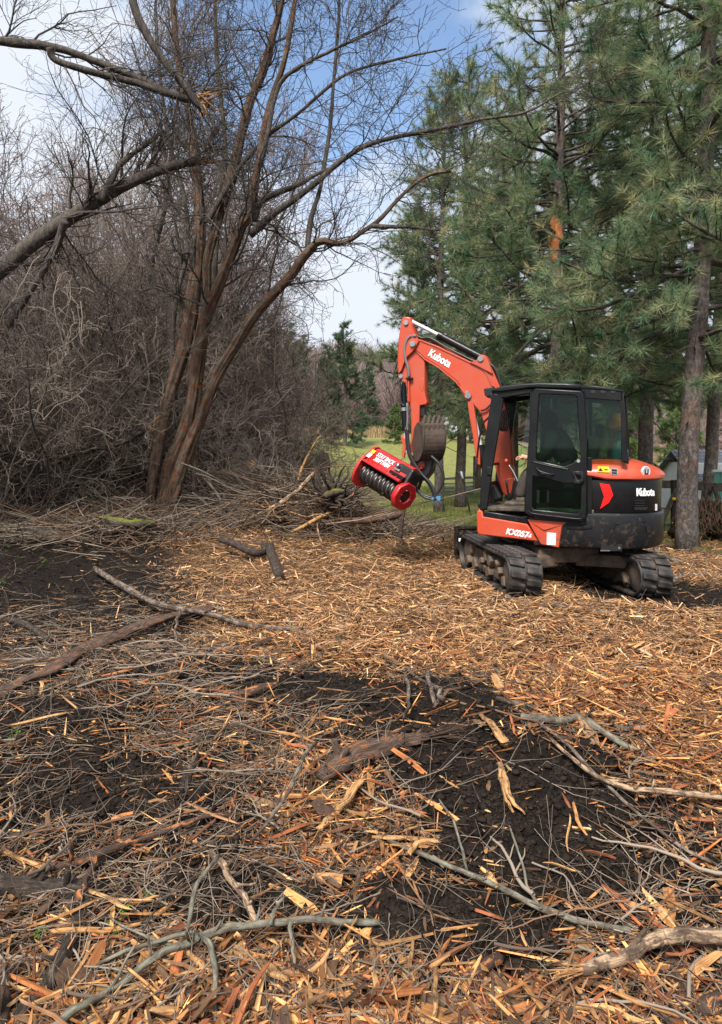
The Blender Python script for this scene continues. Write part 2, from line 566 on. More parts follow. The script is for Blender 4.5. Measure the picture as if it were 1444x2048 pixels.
def tubes(P, R, s=3):
    P, R = np.asarray(P, float), np.asarray(R, float)
    Mn, N = P.shape[:2]
    T = nrm(np.gradient(P, axis=1))
    mean = nrm(P[:, -1] - P[:, 0])
    ref = np.where(np.abs(mean[:, 2:3]) > 0.8, np.array([[1., 0, 0]]), np.array([[0, 0, 1.]]))
    n1 = nrm(np.cross(T, ref[:, None, :]))
    n2 = np.cross(T, n1)
    a = np.arange(s) / s * 2 * math.pi
    V = P[:, :, None, :] + R[:, :, None, None] * (np.cos(a)[None, None, :, None] * n1[:, :, None, :] + np.sin(a)[None, None, :, None] * n2[:, :, None, :])
    b = (np.arange(Mn) * N * s)[:, None, None]
    i = (np.arange(N - 1) * s)[None, :, None]
    k = np.arange(s)[None, None, :]
    k2 = (k + 1) % s
    Fq = np.stack([b + i + k, b + i + k2, b + i + s + k2, b + i + s + k], -1).reshape(-1, 4)
    return V.reshape(-1, 3), Fq


def merge(parts):
    Vs, Fq, off = [], {}, 0
    for V, Fs in parts:
        V = np.asarray(V, float).reshape(-1, 3)
        for f in (Fs if isinstance(Fs, (list, tuple)) else [Fs]):
            f = np.asarray(f)
            if len(f):
                Fq.setdefault(f.shape[1], []).append(f + off)
        Vs.append(V)
        off += len(V)
    return np.concatenate(Vs), [np.concatenate(v) for v in Fq.values()]


def tube1(pts, rad, s=10, cap=True):
    pts = np.asarray(pts, float)
    rad = np.full(len(pts), rad) if np.isscalar(rad) else np.asarray(rad, float)
    V, Fq = tubes(pts[None], rad[None], s)
    Fs = [Fq]
    if cap:
        n = len(pts)
        V = np.concatenate([V, pts[:1], pts[-1:]])
        a, b = n * s, n * s + 1
        k = np.arange(s)
        Fs.append(np.stack([np.full(s, a), (k + 1) % s, k], -1))
        k2 = (n - 1) * s
        Fs.append(np.stack([np.full(s, b), k2 + k, k2 + (k + 1) % s], -1))
        Fs = [Fs[0], np.concatenate(Fs[1:])]
    return V, Fs


def crom(pts, n):
    """smooth curve through points (works on any number of columns)"""
    p = np.asarray(pts, float)
    if len(p) == 2:
        t = np.linspace(0, 1, n)[:, None]
        return p[0] * (1 - t) + p[1] * t
    q = np.concatenate([[2 * p[0] - p[1]], p, [2 * p[-1] - p[-2]]])
    seg = np.linspace(0, len(p) - 1 - 1e-6, n)
    i = seg.astype(int)
    t = (seg - i)[:, None]
    a, b, c, d = q[i], q[i + 1], q[i + 2], q[i + 3]
    return 0.5 * ((2 * b) + (c - a) * t + (2 * a - 5 * b + 4 * c - d) * t ** 2 + (3 * b - a - 3 * c + d) * t ** 3)


def bm_mesh(name, bm, mat, smooth=False):
    me = bpy.data.meshes.new(name)
    bm.normal_update()
    bm.to_mesh(me)
    bm.free()
    me.materials.append(mat)
    if smooth:
        me.polygons.foreach_set('use_smooth', np.full(len(me.polygons), True))
    return me


def add_box(bm, c, d, bev=0.0, rot=None):
    g = bmesh.ops.create_cube(bm, size=1.0)
    vs = g['verts']
    mtx = Matrix.Translation(c) @ (rot.to_4x4() if rot else Matrix()) @ Matrix.Diagonal((*d, 1))
    bmesh.ops.transform(bm, matrix=mtx, verts=vs)
    if bev:
        es = list({e for v in vs for e in v.link_edges})
        bmesh.ops.bevel(bm, geom=es, offset=bev, segments=2, affect='EDGES', profile=0.6)


def box(name, c, d, mat, bev=0.01, rot=None):
    bm = bmesh.new()
    add_box(bm, c, d, bev, rot)
    return bm_mesh(name, bm, mat)


def plate(name, outlines, th, mat, bev=0.0, mtx=None):
    """flat polygon (first outline) with holes (the rest), given thickness and rounded edges"""
    cu = bpy.data.curves.new(name, 'CURVE')
    cu.dimensions = '2D'
    cu.fill_mode = 'BOTH'
    for ol in outlines:
        sp = cu.splines.new('POLY')
        sp.points.add(len(ol) - 1)
        for p, (x, y) in zip(sp.points, ol):
            p.co = (x, y, 0, 1)
        sp.use_cyclic_u = True
    cu.extrude = max(th / 2 - bev, 0.0005)
    cu.bevel_depth = bev
    cu.bevel_resolution = 1
    cu.offset = -bev
    ob = bpy.data.objects.new('tmp', cu)
    me = bpy.data.meshes.new_from_object(ob)
    bpy.data.objects.remove(ob)
    bpy.data.curves.remove(cu)
    me.name = name
    me.materials.clear()
    me.materials.append(mat)
    if mtx is not None:
        me.transform(mtx)
    return me


def XZ(y):
    """plate plane -> local xz plane at this y"""
    return Matrix(((1, 0, 0, 0), (0, 0, -1, y), (0, 1, 0, 0), (0, 0, 0, 1)))


def frame(o, ux, uy):
    ux = Vector(ux).normalized()
    uy = Vector(uy)
    uy = (uy - ux * uy.dot(ux)).normalized()
    uz = ux.cross(uy)
    return Matrix(((ux.x, uy.x, uz.x, o[0]), (ux.y, uy.y, uz.y, o[1]), (ux.z, uy.z, uz.z, o[2]), (0, 0, 0, 1)))


def lathe(name, prof, mat, mtx=None, s=32, smooth=True):
    """profile [(r, z)] turned about z"""
    n = len(prof)
    a = np.arange(s) / s * 2 * math.pi
    V = np.array([[(r * math.cos(t), r * math.sin(t), z) for t in a] for r, z in prof]).reshape(-1, 3)
    i = (np.arange(n - 1) * s)[:, None]
    k = np.arange(s)[None]
    k2 = (k + 1) % s
    Fq = np.stack([i + k, i + k2, i + s + k2, i + s + k], -1).reshape(-1, 4)
    me = np_mesh(name, V, Fq, mat, smooth)
    if mtx is not None:
        me.transform(mtx)
    return me


def cyl(name, a, b, r, mat, s=20):
    V, Fs = tube1([a, b], r, s)
    me = np_mesh(name, V, Fs, mat, True)
    sharp_caps(me)
    return me


def sharp_caps(me):
    sm = np.array([len(p.vertices) > 3 for p in me.polygons])
    me.polygons.foreach_set('use_smooth', sm)
    try:
        me.set_sharp_from_angle(angle=R_(40))
    except Exception:
        pass


def pipe(name, pts, r, mat, n=24, s=10, parent=None):
    V, Fs = tube1(crom(pts, n), r, s)
    return link(name, np_mesh(name, V, Fs, mat, True), parent)


def text(name, body, size, mat, mtx, parent, depth=0.003, bold=0.0, shear=0.0, sx=1.0):
    cu = bpy.data.curves.new(name, 'FONT')
    cu.body = body
    cu.size = size
    cu.extrude = depth
    cu.offset = bold
    cu.shear = shear
    cu.align_x = 'CENTER'
    cu.align_y = 'CENTER'
    cu.space_line = 0.85
    ob = bpy.data.objects.new('tmp', cu)
    me = bpy.data.meshes.new_from_object(ob)
    bpy.data.objects.remove(ob)
    bpy.data.curves.remove(cu)
    me.name = name
    me.materials.clear()
    me.materials.append(mat)
    me.transform(mtx @ Matrix.Diagonal((sx, 1, 1, 1)))
    return link(name, me, parent)


def grow(P, R, n, t0, t1, l0, l1, ratio, N, a0, a1, wander, up, g, rend=0.35, rmin=0.0012, lenpow=True):
    """n side branches on the given polylines"""
    K, N0 = P.shape[:2]
    ln = np.linalg.norm(np.diff(P, axis=1), axis=2).sum(1)
    idx = g.choice(K, n, p=ln / ln.sum())
    t = g.uniform(t0, t1, n) * (N0 - 1.001)
    i = t.astype(int)
    fr = (t - i)[:, None]
    A, B = P[idx, i], P[idx, i + 1]
    pos = A * (1 - fr) + B * fr
    r0 = (R[idx, i] * (1 - fr[:, 0]) + R[idx, i + 1] * fr[:, 0]) * ratio
    T = nrm(B - A)
    perp = nrm(np.cross(T, g.normal(size=(n, 3))))
    an = g.uniform(a0, a1, n)[:, None]
    d = np.cos(an) * T + np.sin(an) * perp
    L = g.uniform(l0, l1, n)
    if lenpow:
        L = L * (1.15 - 0.55 * t / N0)
    st = (L / (N - 1))[:, None]
    out = np.empty((n, N, 3))
    out[:, 0] = pos
    for k in range(1, N):
        d = nrm(d + wander * g.normal(size=(n, 3)) + np.array([0, 0, up]))
        pos = pos + d * st
        out[:, k] = pos
    rr = np.maximum(r0[:, None] * np.linspace(1, rend, N)[None], rmin)
    return out, rr


# ------------------------------------------------------------------ ground


def build_ground():
    r = np.concatenate([np.geomspace(0.5, 1.7, 16, endpoint=False), np.geomspace(1.7, 20, 330), np.geomspace(20.6, 420, 60)])
    th = np.concatenate([np.linspace(-math.pi, R_(-42), 24, endpoint=False), np.linspace(R_(-42), R_(42), 330, endpoint=False), np.linspace(R_(42), math.pi, 24)])
    Rr, T = np.meshgrid(r, th, indexing='ij')
    X, Y = Rr * np.sin(T), Rr * np.cos(T)
    Z = zt(X, Y)
    nr, nt_ = X.shape
    V = np.stack([X, Y, Z], -1).reshape(-1, 3)
    i = (np.arange(nr - 1) * nt_)[:, None]
    k = np.arange(nt_ - 1)[None]
    Fq = np.stack([i + k, i + nt_ + k, i + nt_ + k + 1, i + k + 1], -1).reshape(-1, 4)
    px, py = proj(X.ravel(), Y.ravel(), zbase(X, Y).ravel())
    x, y = X.ravel(), Y.ravel()
    ch = chips(px, py) * sstep(16.5, 14.5, y) * (y > 1)
    gr = sstep(15.2, 17.5, y + 0.8 * fbm(x, y, 5)) * sstep(-2.8, -0.5, x + 0.02 * y)
    gr = np.maximum(gr, sstep(10.5, 12.5, y) * sstep(4.6, 5.6, x) * (0.35 + fbm(x * 2, y * 2, 8)))
    gr = np.maximum(gr, sstep(26, 34, y) * sstep(-6, -2, x + 0.05 * y))
    gr = gr * (1 - sstep(56, 64, y))
    dry = sstep(52, 60, y)
    tint = np.stack([ch, np.clip(gr, 0, 1), dry], -1)
    m, nt, bs = newmat('forest_floor')
    at_ = node(nt, 'ShaderNodeAttribute', attribute_name='tint')
    sp = node(nt, 'ShaderNodeSeparateColor')
    nt.links.new(at_.outputs['Color'], sp.inputs[0])
    n1 = noise(nt, 3.0, 8, 0.7)
    n2 = noise(nt, 22.0, 6, 0.7)
    n3 = noise(nt, 90.0, 4, 0.7)
    so = ramp(nt, n2, [(0.3, (0.004, 0.003, 0.0024)), (0.55, (0.0135, 0.0094, 0.0072)), (0.8, (0.038, 0.026, 0.019))])
    lit = ramp(nt, n3, [(0.32, (0.018, 0.011, 0.007)), (0.5, (0.095, 0.055, 0.028)), (0.7, (0.27, 0.165, 0.085))])

    def gate(s, n, lo, hi):
        a = node(nt, 'ShaderNodeMath', operation='ADD')
        nt.links.new(s, a.inputs[0])
        nt.links.new(n, a.inputs[1])
        return ramp(nt, a.outputs[0], [(lo / 2, (0, 0, 0)), (hi / 2, (1, 1, 1))])
    c_in = node(nt, 'ShaderNodeMath', operation='MULTIPLY')
    ramp2 = nt.nodes.new('ShaderNodeMath')
    ramp2.operation = 'MULTIPLY'
    ramp2.inputs[1].default_value = 0.5
    a1 = node(nt, 'ShaderNodeMath', operation='ADD')
    nt.links.new(sp.outputs[0], a1.inputs[0])
    nt.links.new(n2, a1.inputs[1])
    nt.links.new(a1.outputs[0], ramp2.inputs[0])
    fch = ramp(nt, ramp2.outputs[0], [(0.42, (0, 0, 0)), (0.62, (1, 1, 1))])
    c = mixc(nt, fch, so, lit)
    gcol = ramp(nt, n1, [(0.3, (0.11, 0.125, 0.032)), (0.5, (0.185, 0.19, 0.055)), (0.7, (0.27, 0.25, 0.09))])
    gcol = mixc(nt, 1.0, gcol, ramp(nt, n2, [(0.3, (0.6, 0.6, 0.6)), (0.65, (1.15, 1.15, 1.1))]), 'MULTIPLY')
    a2 = node(nt, 'ShaderNodeMath', operation='ADD')
    nt.links.new(sp.outputs[1], a2.inputs[0])
    nt.links.new(n2, a2.inputs[1])
    r3 = nt.nodes.new('ShaderNodeMath')
    r3.operation = 'MULTIPLY'
    r3.inputs[1].default_value = 0.5
    nt.links.new(a2.outputs[0], r3.inputs[0])
    fg = ramp(nt, r3.outputs[0], [(0.40, (0, 0, 0)), (0.58, (1, 1, 1))])
    c = mixc(nt, fg, c, gcol)
    dcol = ramp(nt, n1, [(0.3, (0.15, 0.10, 0.075)), (0.6, (0.30, 0.215, 0.14)), (0.75, (0.17, 0.12, 0.11))])
    c = mixc(nt, sp.outputs[2], c, dcol)
    nt.links.new(c, bs.inputs['Base Color'])
    rr = ramp(nt, n2, [(0.35, (0.5,) * 3), (0.6, (0.9,) * 3)])
    nt.links.new(rr, bs.inputs['Roughness'])
    bs.inputs['Specular IOR Level'].default_value = 0.14
    bump(nt, mixc(nt, 0.45, n2, n3), bs, 0.035, 1.0)
    me = np_mesh('ground', V, Fq, m, True, tint=tint)
    link('ground', me, None, kind='structure', label='dark wet soil strewn with wood chips, rising to a green meadow')


build_ground()

# ------------------------------------------------------------------ excavator
A = R_(22.0)
C0 = np.array([2.58, 9.90, 0.0])
TH = math.pi - A
FWD = np.array([math.cos(TH), math.sin(TH), 0])
LEFT = np.array([-math.sin(TH), math.cos(TH), 0])
exc = thing('excavator', 'orange and black tracked mini excavator with red mulching head and open cab door', 'excavator', tuple(C0), TH)


def L(px, py, yl):
    """local (x, z) on the excavator's plane y = yl under photo pixel"""
    d = ray(px, py)
    o = np.array([0, 0, HC]) - C0 - LEFT * yl
    t = -o.dot(LEFT) / d.dot(LEFT)
    p = o + d * t
    return float(p.dot(FWD)), float(p[2])


def L3(px, py, yl):
    x, z = L(px, py, yl)
    return (x, yl, z)


def side_plate(name, pxs, yl, th, mat, bev=0.006, holes=(), parent=exc):
    ols = [[L(a, b, yl) for a, b in pxs]] + [[L(a, b, yl) for a, b in h] for h in holes]
    me = plate(name, ols, th, mat, bev, XZ(yl - th / 2))
    return link(name, me, parent)


def W(p):
    p = np.asarray(p, float)
    return C0 + FWD * p[0] + LEFT * p[1] + np.array([0, 0, p[2]])


def to_local(w):
    w = np.asarray(w, float) - C0
    return (float(w.dot(FWD)), float(w.dot(LEFT)), float(w[2]))


# --- tracks (their own heading, swung away from the cab)
TD = nrm(np.array([-0.115, 1.0, 0.0]))
TR = np.array([TD[1], -TD[0], 0])
TC = np.array([2.60, 9.62, 0.0])
GA, TL, THH, TW = 0.81, 2.42, 0.54, 0.41
trot = math.atan2(TD[1], TD[0]) - TH


def tr_local(p):
    """track-frame (along, right, up) -> excavator local"""
    return to_local(TC + TD * p[0] + TR * p[1] + np.array([0, 0, p[2]]))


def stadium(rad, straight, n=14):
    o = []
    for k in range(n + 1):
        a = math.pi / 2 - math.pi * k / n
        o.append((straight / 2 + rad * math.cos(a), rad * math.sin(a)))
    for k in range(n + 1):
        a = -math.pi / 2 - math.pi * k / n
        o.append((-straight / 2 + rad * math.cos(a), rad * math.sin(a)))
    return o


lug_me = None
for sgn in (-1, 1):
    base = tr_local((0, sgn * GA, THH / 2 - 0.02 - (0.055 if sgn > 0 else 0)))
    rz = trot
    rad = THH / 2 - 0.035
    stt = TL - THH
    outer, inner = stadium(rad, stt), stadium(rad - 0.032, stt)
    trk = link('rubber_track', plate('rubber_track', [outer, inner], TW, M['rubber'], 0.006, XZ(0)), exc)
    trk.location = base
    trk.rotation_euler = (0, 0, rz)
    if lug_me is None:
        bm = bmesh.new()
        add_box(bm, (0, 0, 0.012), (0.088, 0.175, 0.040), 0.012)
        for v in bm.verts:
            v.co.x += 0.22 * abs(v.co.y + 0.0875) * (1 if v.co.z > 0 else 0.6)
            if v.co.z > 0.02:
                v.co.x *= 0.82
        lug_me = bm_mesh('tread_lug', bm, M['rubber'])
    per = 2 * stt + 2 * math.pi * rad
    nl = 38
    for k in range(nl):
        for side in (-1, 1):
            s_ = ((k + (0.5 if side > 0 else 0)) / nl * per) % per
            if s_ < stt:
                p, a = (-stt / 2 + s_, rad), 0
            elif s_ < stt + math.pi * rad:
                a = -(s_ - stt) / rad
                p = (stt / 2 - rad * math.sin(a), rad * math.cos(a))
            elif s_ < 2 * stt + math.pi * rad:
                p, a = (stt / 2 - (s_ - stt - math.pi * rad), -rad), math.pi
            else:
                a = math.pi - (s_ - 2 * stt - math.pi * rad) / rad
                p = (-stt / 2 - rad * math.sin(a), rad * math.cos(a))
            lo = link('tread_lug', lug_me, trk)
            mm = Matrix.Translation((p[0], side * 0.098, p[1])) @ Matrix.Rotation(-a, 4, 'Y')
            if side < 0:
                mm = mm @ Matrix.Rotation(math.pi, 4, 'Z')
            lo.matrix_local = mm
    for sx, nm in ((-1, 'drive_sprocket'), (1, 'idler_wheel')):
        rr_ = rad - 0.04
        prof = [(0.0, 0.15), (0.06, 0.15), (0.07, 0.12), (rr_ * 0.55, 0.12), (rr_ * 0.6, 0.15), (rr_ * 0.88, 0.15), (rr_, 0.12), (rr_, -0.12), (rr_ * 0.88, -0.15), (0.07, -0.15), (0.0, -0.15)]
        w = link(nm, lathe(nm, prof, M['mud'], Matrix.Rotation(math.pi / 2, 4, 'X'), 24), trk)
        w.location = (sx * stt / 2, 0, 0)
    for k in range(5):
        w = link('track_roller', lathe('track_roller', [(0, .13), (.05, .13), (.075, .12), (.08, .06), (.05, .05), (.05, -.05), (.08, -.06), (.075, -.12), (0, -.13)], M['mud'], Matrix.Rotation(math.pi / 2, 4, 'X'), 18), trk)
        w.location = (-stt / 2 + 0.32 + k * 0.33, 0, -rad + 0.11)
    bm = bmesh.new()
    add_box(bm, (0.02, 0, 0.015), (stt + 0.05, 0.22, 0.20), 0.03)
    add_box(bm, (-0.1, 0, -0.09), (stt - 0.35, 0.27, 0.09), 0.02)
    rg = np.random.default_rng(5 + sgn)
    for k in range(26):
        add_box(bm, (rg.uniform(-stt / 2, stt / 2), rg.choice([-1, 1]) * rg.uniform(.10, .14), rg.uniform(-.13, .12)), tuple(rg.uniform(.05, .16, 3)), 0.02, Matrix.Rotation(rg.uniform(0, 3), 3, 'Y'))
    link('track_frame', bm_mesh('track_frame', bm, M['mud']), trk)

bm = bmesh.new()
add_box(bm, (0, 0, 0.40), (0.95, 0.80, 0.20), 0.04)
for sgn in (-1, 1):
    for s2 in (-1, 1):
        add_box(bm, (s2 * 0.42, sgn * 0.45, 0.33), (0.30, 0.62, 0.16), 0.03, Matrix.Rotation(s2 * sgn * -0.45, 3, 'Z'))
car = link('undercarriage', bm_mesh('undercarriage', bm, M['mud']), exc)
car.location = tr_local((0, 0, 0))
car.rotation_euler = (0, 0, trot)
link('slew_ring', lathe('slew_ring', [(0, .55), (.40, .55), (.42, .53), (.42, .46), (.36, .45), (.36, .40), (0, .40)], M['grease']), exc)
# dozer blade at the far end
bm = bmesh.new()
n = 8
for k in range(n):
    a0 = -0.5 + 1.0 * (k + .5) / n
    add_box(bm, (1.62 + 0.09 * (1 - (2 * a0) ** 2) * -1, 0, 0.12 + 0.40 * (k + .5) / n), (0.035, 1.94, 0.40 / n + 0.012), 0.004, Matrix.Rotation(a0 * 0.7, 3, 'Y'))
add_box(bm, (1.585, 0, 0.515), (0.10, 1.96, 0.045), 0.012)
add_box(bm, (1.60, 0, 0.10), (0.09, 1.96, 0.035), 0.008)
for s in (-1, 1):
    add_box(bm, (1.57, s * 0.965, 0.30), (0.16, 0.025, 0.44), 0.01)
    add_box(bm, (1.55, s * 0.55, 0.30), (0.05, 0.05, 0.38), 0.01)
bl = link('dozer_blade', bm_mesh('dozer_blade', bm, M['black']), exc)
bl.location = tr_local((0, 0, 0.02))
bl.rotation_euler = (0, 0, trot)
for s in (0.875, 0.925):
    link('reflector_patch', box('reflector_patch', (1.50, s, 0.335), (0.008, 0.034, 0.05), M['white'], 0.003), bl)
    link('reflector_patch', box('reflector_patch', (1.50, -s, 0.335), (0.008, 0.034, 0.05), M['white'], 0.003), bl)
link('blade_back_plate', box('blade_back_plate', (1.52, 0, 0.30), (0.03, 1.90, 0.30), M['black'], 0.008), bl)
for s in (-1, 1):
    link('blade_arm', box('blade_arm', (1.05, s * 0.38, 0.33), (1.05, 0.09, 0.12), M['black'], 0.02, Matrix.Rotation(0.06, 3, 'Y')), bl)

# --- deck and orange skirts (left side plane)
YS = 0.93
link('deck', box('deck', (-0.10, 0.0, 0.76), (1.60, 1.72, 0.28), M['plastic'], 0.03), exc)
sk = side_plate('side_skirt', [(953.5, 1024), (957, 1019.5), (964, 1022), (966, 1033), (1053.6, 1048), (1077, 1082.6), (1040, 1079), (957, 1069), (953.5, 1062)], YS, 0.14, M['orange'], 0.014)
sp2 = side_plate('step_panel', [(1054.5, 1038.5), (1133, 1045), (1124.5, 1052), (1118.5, 1096), (1081, 1089)], YS + 0.004, 0.16, M['orange'], 0.012)
side_plate('panel_recess', [(1064, 1046), (1120, 1051), (1095, 1060), (1088, 1062)], YS + 0.016, 0.03, M['orange'], 0.010, parent=sp2)
side_plate('white_sticker', [(1094, 1065), (1112, 1066.5), (1111, 1090.5), (1093.5, 1089)], YS + 0.009, 0.006, M['white'], 0.0, parent=sp2)
o_ = L3(1034, 1066.5, YS)
e_ = L3(1063, 1071.5, YS)
mt = frame((o_[0], YS + 0.002, o_[2]), (e_[0] - o_[0], 0, e_[2] - o_[2]), (0, 0, 1))
text('lettering', 'KX057', 0.105, M['white'], mt, sk, 0.002, 0.0035, 0.18, 0.95)
o2 = L3(1058.5, 1071.5, YS)
mt2 = frame((o2[0], YS + 0.002, o2[2]), (e_[0] - o_[0], 0, e_[2] - o_[2]), (0, 0, 1))
text('lettering', '-5', 0.062, M['white'], mt2, sk, 0.002, 0.002, 0.18)
side_plate('door_sill', [(965, 1026), (975, 1023), (1056, 1036), (1056, 1047), (966, 1035)], YS - 0.01, 0.16, M['black'], 0.012)
# wedge-shaped tread of the cab floor
fl = L3(975, 1020, 0.85)
link('cab_floor', box('cab_floor', (fl[0] - 0.62, 0.42, 0.985), (1.40, 0.96, 0.05), M['boot'], 0.012), exc)


def loft(name, rings, mat, smooth=True, cap=True):
    n = len(rings[0])
    V = np.array(rings, float).reshape(-1, 3)
    Fs = []
    for i in range(len(rings) - 1):
        k = np.arange(n)
        Fs.append(np.stack([i * n + k, i * n + (k + 1) % n, (i + 1) * n + (k + 1) % n, (i + 1) * n + k], -1))
    me = np_mesh(name, V, [np.concatenate(Fs)], mat, smooth)
    if cap:
        bm = bmesh.new()
        bm.from_mesh(me)
        bm.verts.ensure_lookup_table()
        for i in (0, len(rings) - 1):
            try:
                bm.faces.new([bm.verts[i * n + k] for k in range(n)])
            except ValueError:
                pass
        bmesh.ops.recalc_face_normals(bm, faces=bm.faces[:])
        bm.to_mesh(me)
        bm.free()
    me.polygons.foreach_set('use_smooth', np.full(len(me.polygons), smooth))
    try:
        me.set_sharp_from_angle(angle=R_(32))
    except Exception:
        pass
    return me


def plan(xf, w, xr, n=26, sq=2.6, inset=0.0):
    """plan outline: straight front at xf, rounded tail reaching xr"""
    pts = []
    xs = -0.62
    for k in range(n + 1):
        a = math.pi / 2 + math.pi * k / n
        c, s = math.cos(a), math.sin(a)
        px_ = math.copysign(abs(c) ** (2 / sq), c) * (abs(xr - xs) - inset)
        py_ = math.copysign(abs(s) ** (2 / sq), s) * (w - inset)
        pts.append((xs + px_, py_))
    return [(xf, w - inset)] + pts + [(xf, -w + inset)]


def ringz(pl, z):
    return [(x, y, z) for x, y in pl]


XR = -1.46
zt_c = 0.965
rings = []
for ins, z in ((0.05, 0.53), (0.02, 0.545), (0.0, 0.58), (0.0, 0.90), (0.006, 0.945), (0.03, 0.97)):
    rings.append(ringz(plan(0.06, 0.925, XR, inset=ins), z))
cw = link('counterweight', loft('counterweight', rings, M['grey_black']), exc)
rings = []
for ins, z in ((0.055, 0.972), (0.045, 0.99), (0.045, 1.34), (0.05, 1.372)):
    rings.append(ringz(plan(-0.40, 0.925, XR, inset=ins), z))
ec = link('engine_cover', loft('engine_cover', rings, M['black']), exc)
rings = []
for ins, z, dz in ((0.03, 1.378, 0), (0.012, 1.395, 0), (0.012, 1.43, 0), (0.03, 1.50, .02), (0.085, 1.565, .03), (0.17, 1.605, .03), (0.30, 1.625, .02)):
    pl = plan(-0.42, 0.925, XR, inset=ins)
    # the front of the hood's lower edge runs higher at the side, dropping to the tail
    rr = []
    for x, y in pl:
        t = sstep(-0.45, -0.85, x)
        if z < 1.45:
            rr.append((x, y, z + 0.055 * (1 - t)))
        else:
            rr.append((x, y, z - 0.10 * sstep(-0.9, -1.5, x) * (z - 1.4) / 0.22))
    rings.append(rr)
hood = link('hood', loft('hood', rings, M['orange']), exc)


def on_tail(px, py, ins, push=0.0, w=0.925):
    """point and tangent on the tail wall seen at a photo pixel"""
    pl = plan(-0.40, w, XR, inset=ins, n=160)
    d = ray(px, py)
    best = None
    for k in range(len(pl) - 1):
        p, q = W((*pl[k], 0)), W((*pl[k + 1], 0))
        # 2-D intersection of the ray's ground track with this wall segment
        Mx = np.array([[d[0], -(q - p)[0]], [d[1], -(q - p)[1]]])
        if abs(np.linalg.det(Mx)) < 1e-9:
            continue
        t, s = np.linalg.solve(Mx, p[:2])
        if 0 <= s <= 1 and t > 0 and (best is None or t < best[0]):
            best = (t, k, s)
    if best is None:
        return None
    t, k, s = best
    z = HC + d[2] * t
    a, b = np.array(pl[k]), np.array(pl[k + 1])
    pt = a + (b - a) * s
    tg = nrm(b - a)
    nn = np.array([tg[1], -tg[0]])
    if nn.dot(pt - np.array([-0.5, 0])) < 0:
        nn = -nn
    pt = pt + nn * push
    return (pt[0], pt[1], z), (tg[0], tg[1], 0)


def tail_patch(name, pxs, ins, mat, th=0.006, parent=exc, push=0.0):
    """a thin piece wrapped on the tail wall, traced from its corners"""
    P = [on_tail(a, b, ins, push) for a, b in pxs]
    out = np.array([p[0] for p in P])
    Nn = []
    for p in P:
        tg = np.array(p[1])
        nn = np.array([tg[1], -tg[0], 0])
        if nn[:2].dot(np.array(p[0][:2]) - np.array([-0.5, 0])) < 0:
            nn = -nn
        Nn.append(nn)
    Nn = np.array(Nn)
    n = len(P)
    c1, c2 = (out + Nn * th).mean(0), out.mean(0)
    V = np.concatenate([out + Nn * th, out - Nn * 0.004])
    bm = bmesh.new()
    vs = [bm.verts.new(v) for v in V]
    f = bm.faces.new(vs[:n])
    for k in range(n):
        bm.faces.new([vs[k], vs[(k + 1) % n], vs[n + (k + 1) % n], vs[n + k]])
    bmesh.ops.triangulate(bm, faces=[f])
    bmesh.ops.recalc_face_normals(bm, faces=bm.faces[:])
    return link(name, bm_mesh(name, bm, mat), parent)


tail_patch('tail_reflector', [(1199, 966), (1219, 969), (1226, 990), (1218, 1005), (1200, 1018), (1208, 993)], 0.045, M['lens'], 0.014, ec)
tail_patch('warning_label', [(1195.5, 932), (1218, 933), (1218, 945), (1195.5, 944)], 0.012, M['yellow'], 0.004, hood)
ws = tail_patch('label_panel', [(1222, 936), (1235, 937), (1235.5, 949.5), (1222, 949)], 0.012, M['galv'], 0.004, hood)
tail_patch('label_print', [(1223.5, 938), (1233.5, 939), (1234, 943), (1223.5, 942.5)], 0.012, M['plastic'], 0.006, ws)
tail_patch('label_print', [(1223.5, 944), (1233.5, 944.5), (1234, 948), (1223.5, 947.5)], 0.012, M['plastic'], 0.006, ws)
# warning signs on the yellow label
tail_patch('warning_triangle', [(1200.5, 935.5), (1206, 942), (1197, 941.7)], 0.012, M['plastic'], 0.006, hood)
tail_patch('warning_mark', [(1209, 938), (1215.5, 938.3), (1215.5, 940.2), (1209, 940)], 0.012, M['plastic'], 0.006, hood)


def tail_text(name, body, px, py, size, ins, parent, sx=1.0, bold=0.004, push=0.004):
    p, tg = on_tail(px, py, ins, push)
    tg = np.array(tg)
    # along the wall, towards the right of the picture
    if (FWD * tg[0] + LEFT * tg[1])[0] < 0:
        tg = -tg
    mt = frame(p, tuple(tg), (0, 0, 1))
    return text(name, body, size, M['white'], mt, parent, 0.003, bold, 0.0, sx)


for ch_, px_, sz in (('K', 1277.5, 0.125), ('u', 1284.5, 0.125), ('b', 1290.5, 0.125), ('o', 1296.5, 0.125), ('t', 1301.5, 0.125), ('a', 1306.0, 0.125)):
    tail_text('lettering', ch_, px_, 985, sz, 0.045, ec, 0.95, 0.005, 0.005)
# round emblem on the hood
pe, te = on_tail(1291.5, 943.5, 0.03, 0.006)
te = np.array(te)
if (FWD * te[0] + LEFT * te[1])[0] < 0:
    te = -te
me_ = frame((pe[0], pe[1], pe[2]), tuple(te), (-0.0, -0.0, 1))
em = link('emblem', lathe('emblem', [(0, 0.004), (0.048, 0.004), (0.058, 0.008), (0.066, 0.006), (0.068, -0.02)], M['chrome'], me_, 28), hood)
for sx_, wd in ((-0.022, 0.016), (0.022, 0.016)):
    m_ = box('emblem_bar', (sx_, 0.0, 0.008), (wd, 0.062, 0.006), M['plastic'], 0.002)
    m_.transform(me_)
    link('emblem_bar', m_, em)
m_ = box('emblem_bar', (0.0, -0.022, 0.0085), (0.05, 0.016, 0.006), M['plastic'], 0.002)
m_.transform(me_)
link('emblem_bar', m_, em)
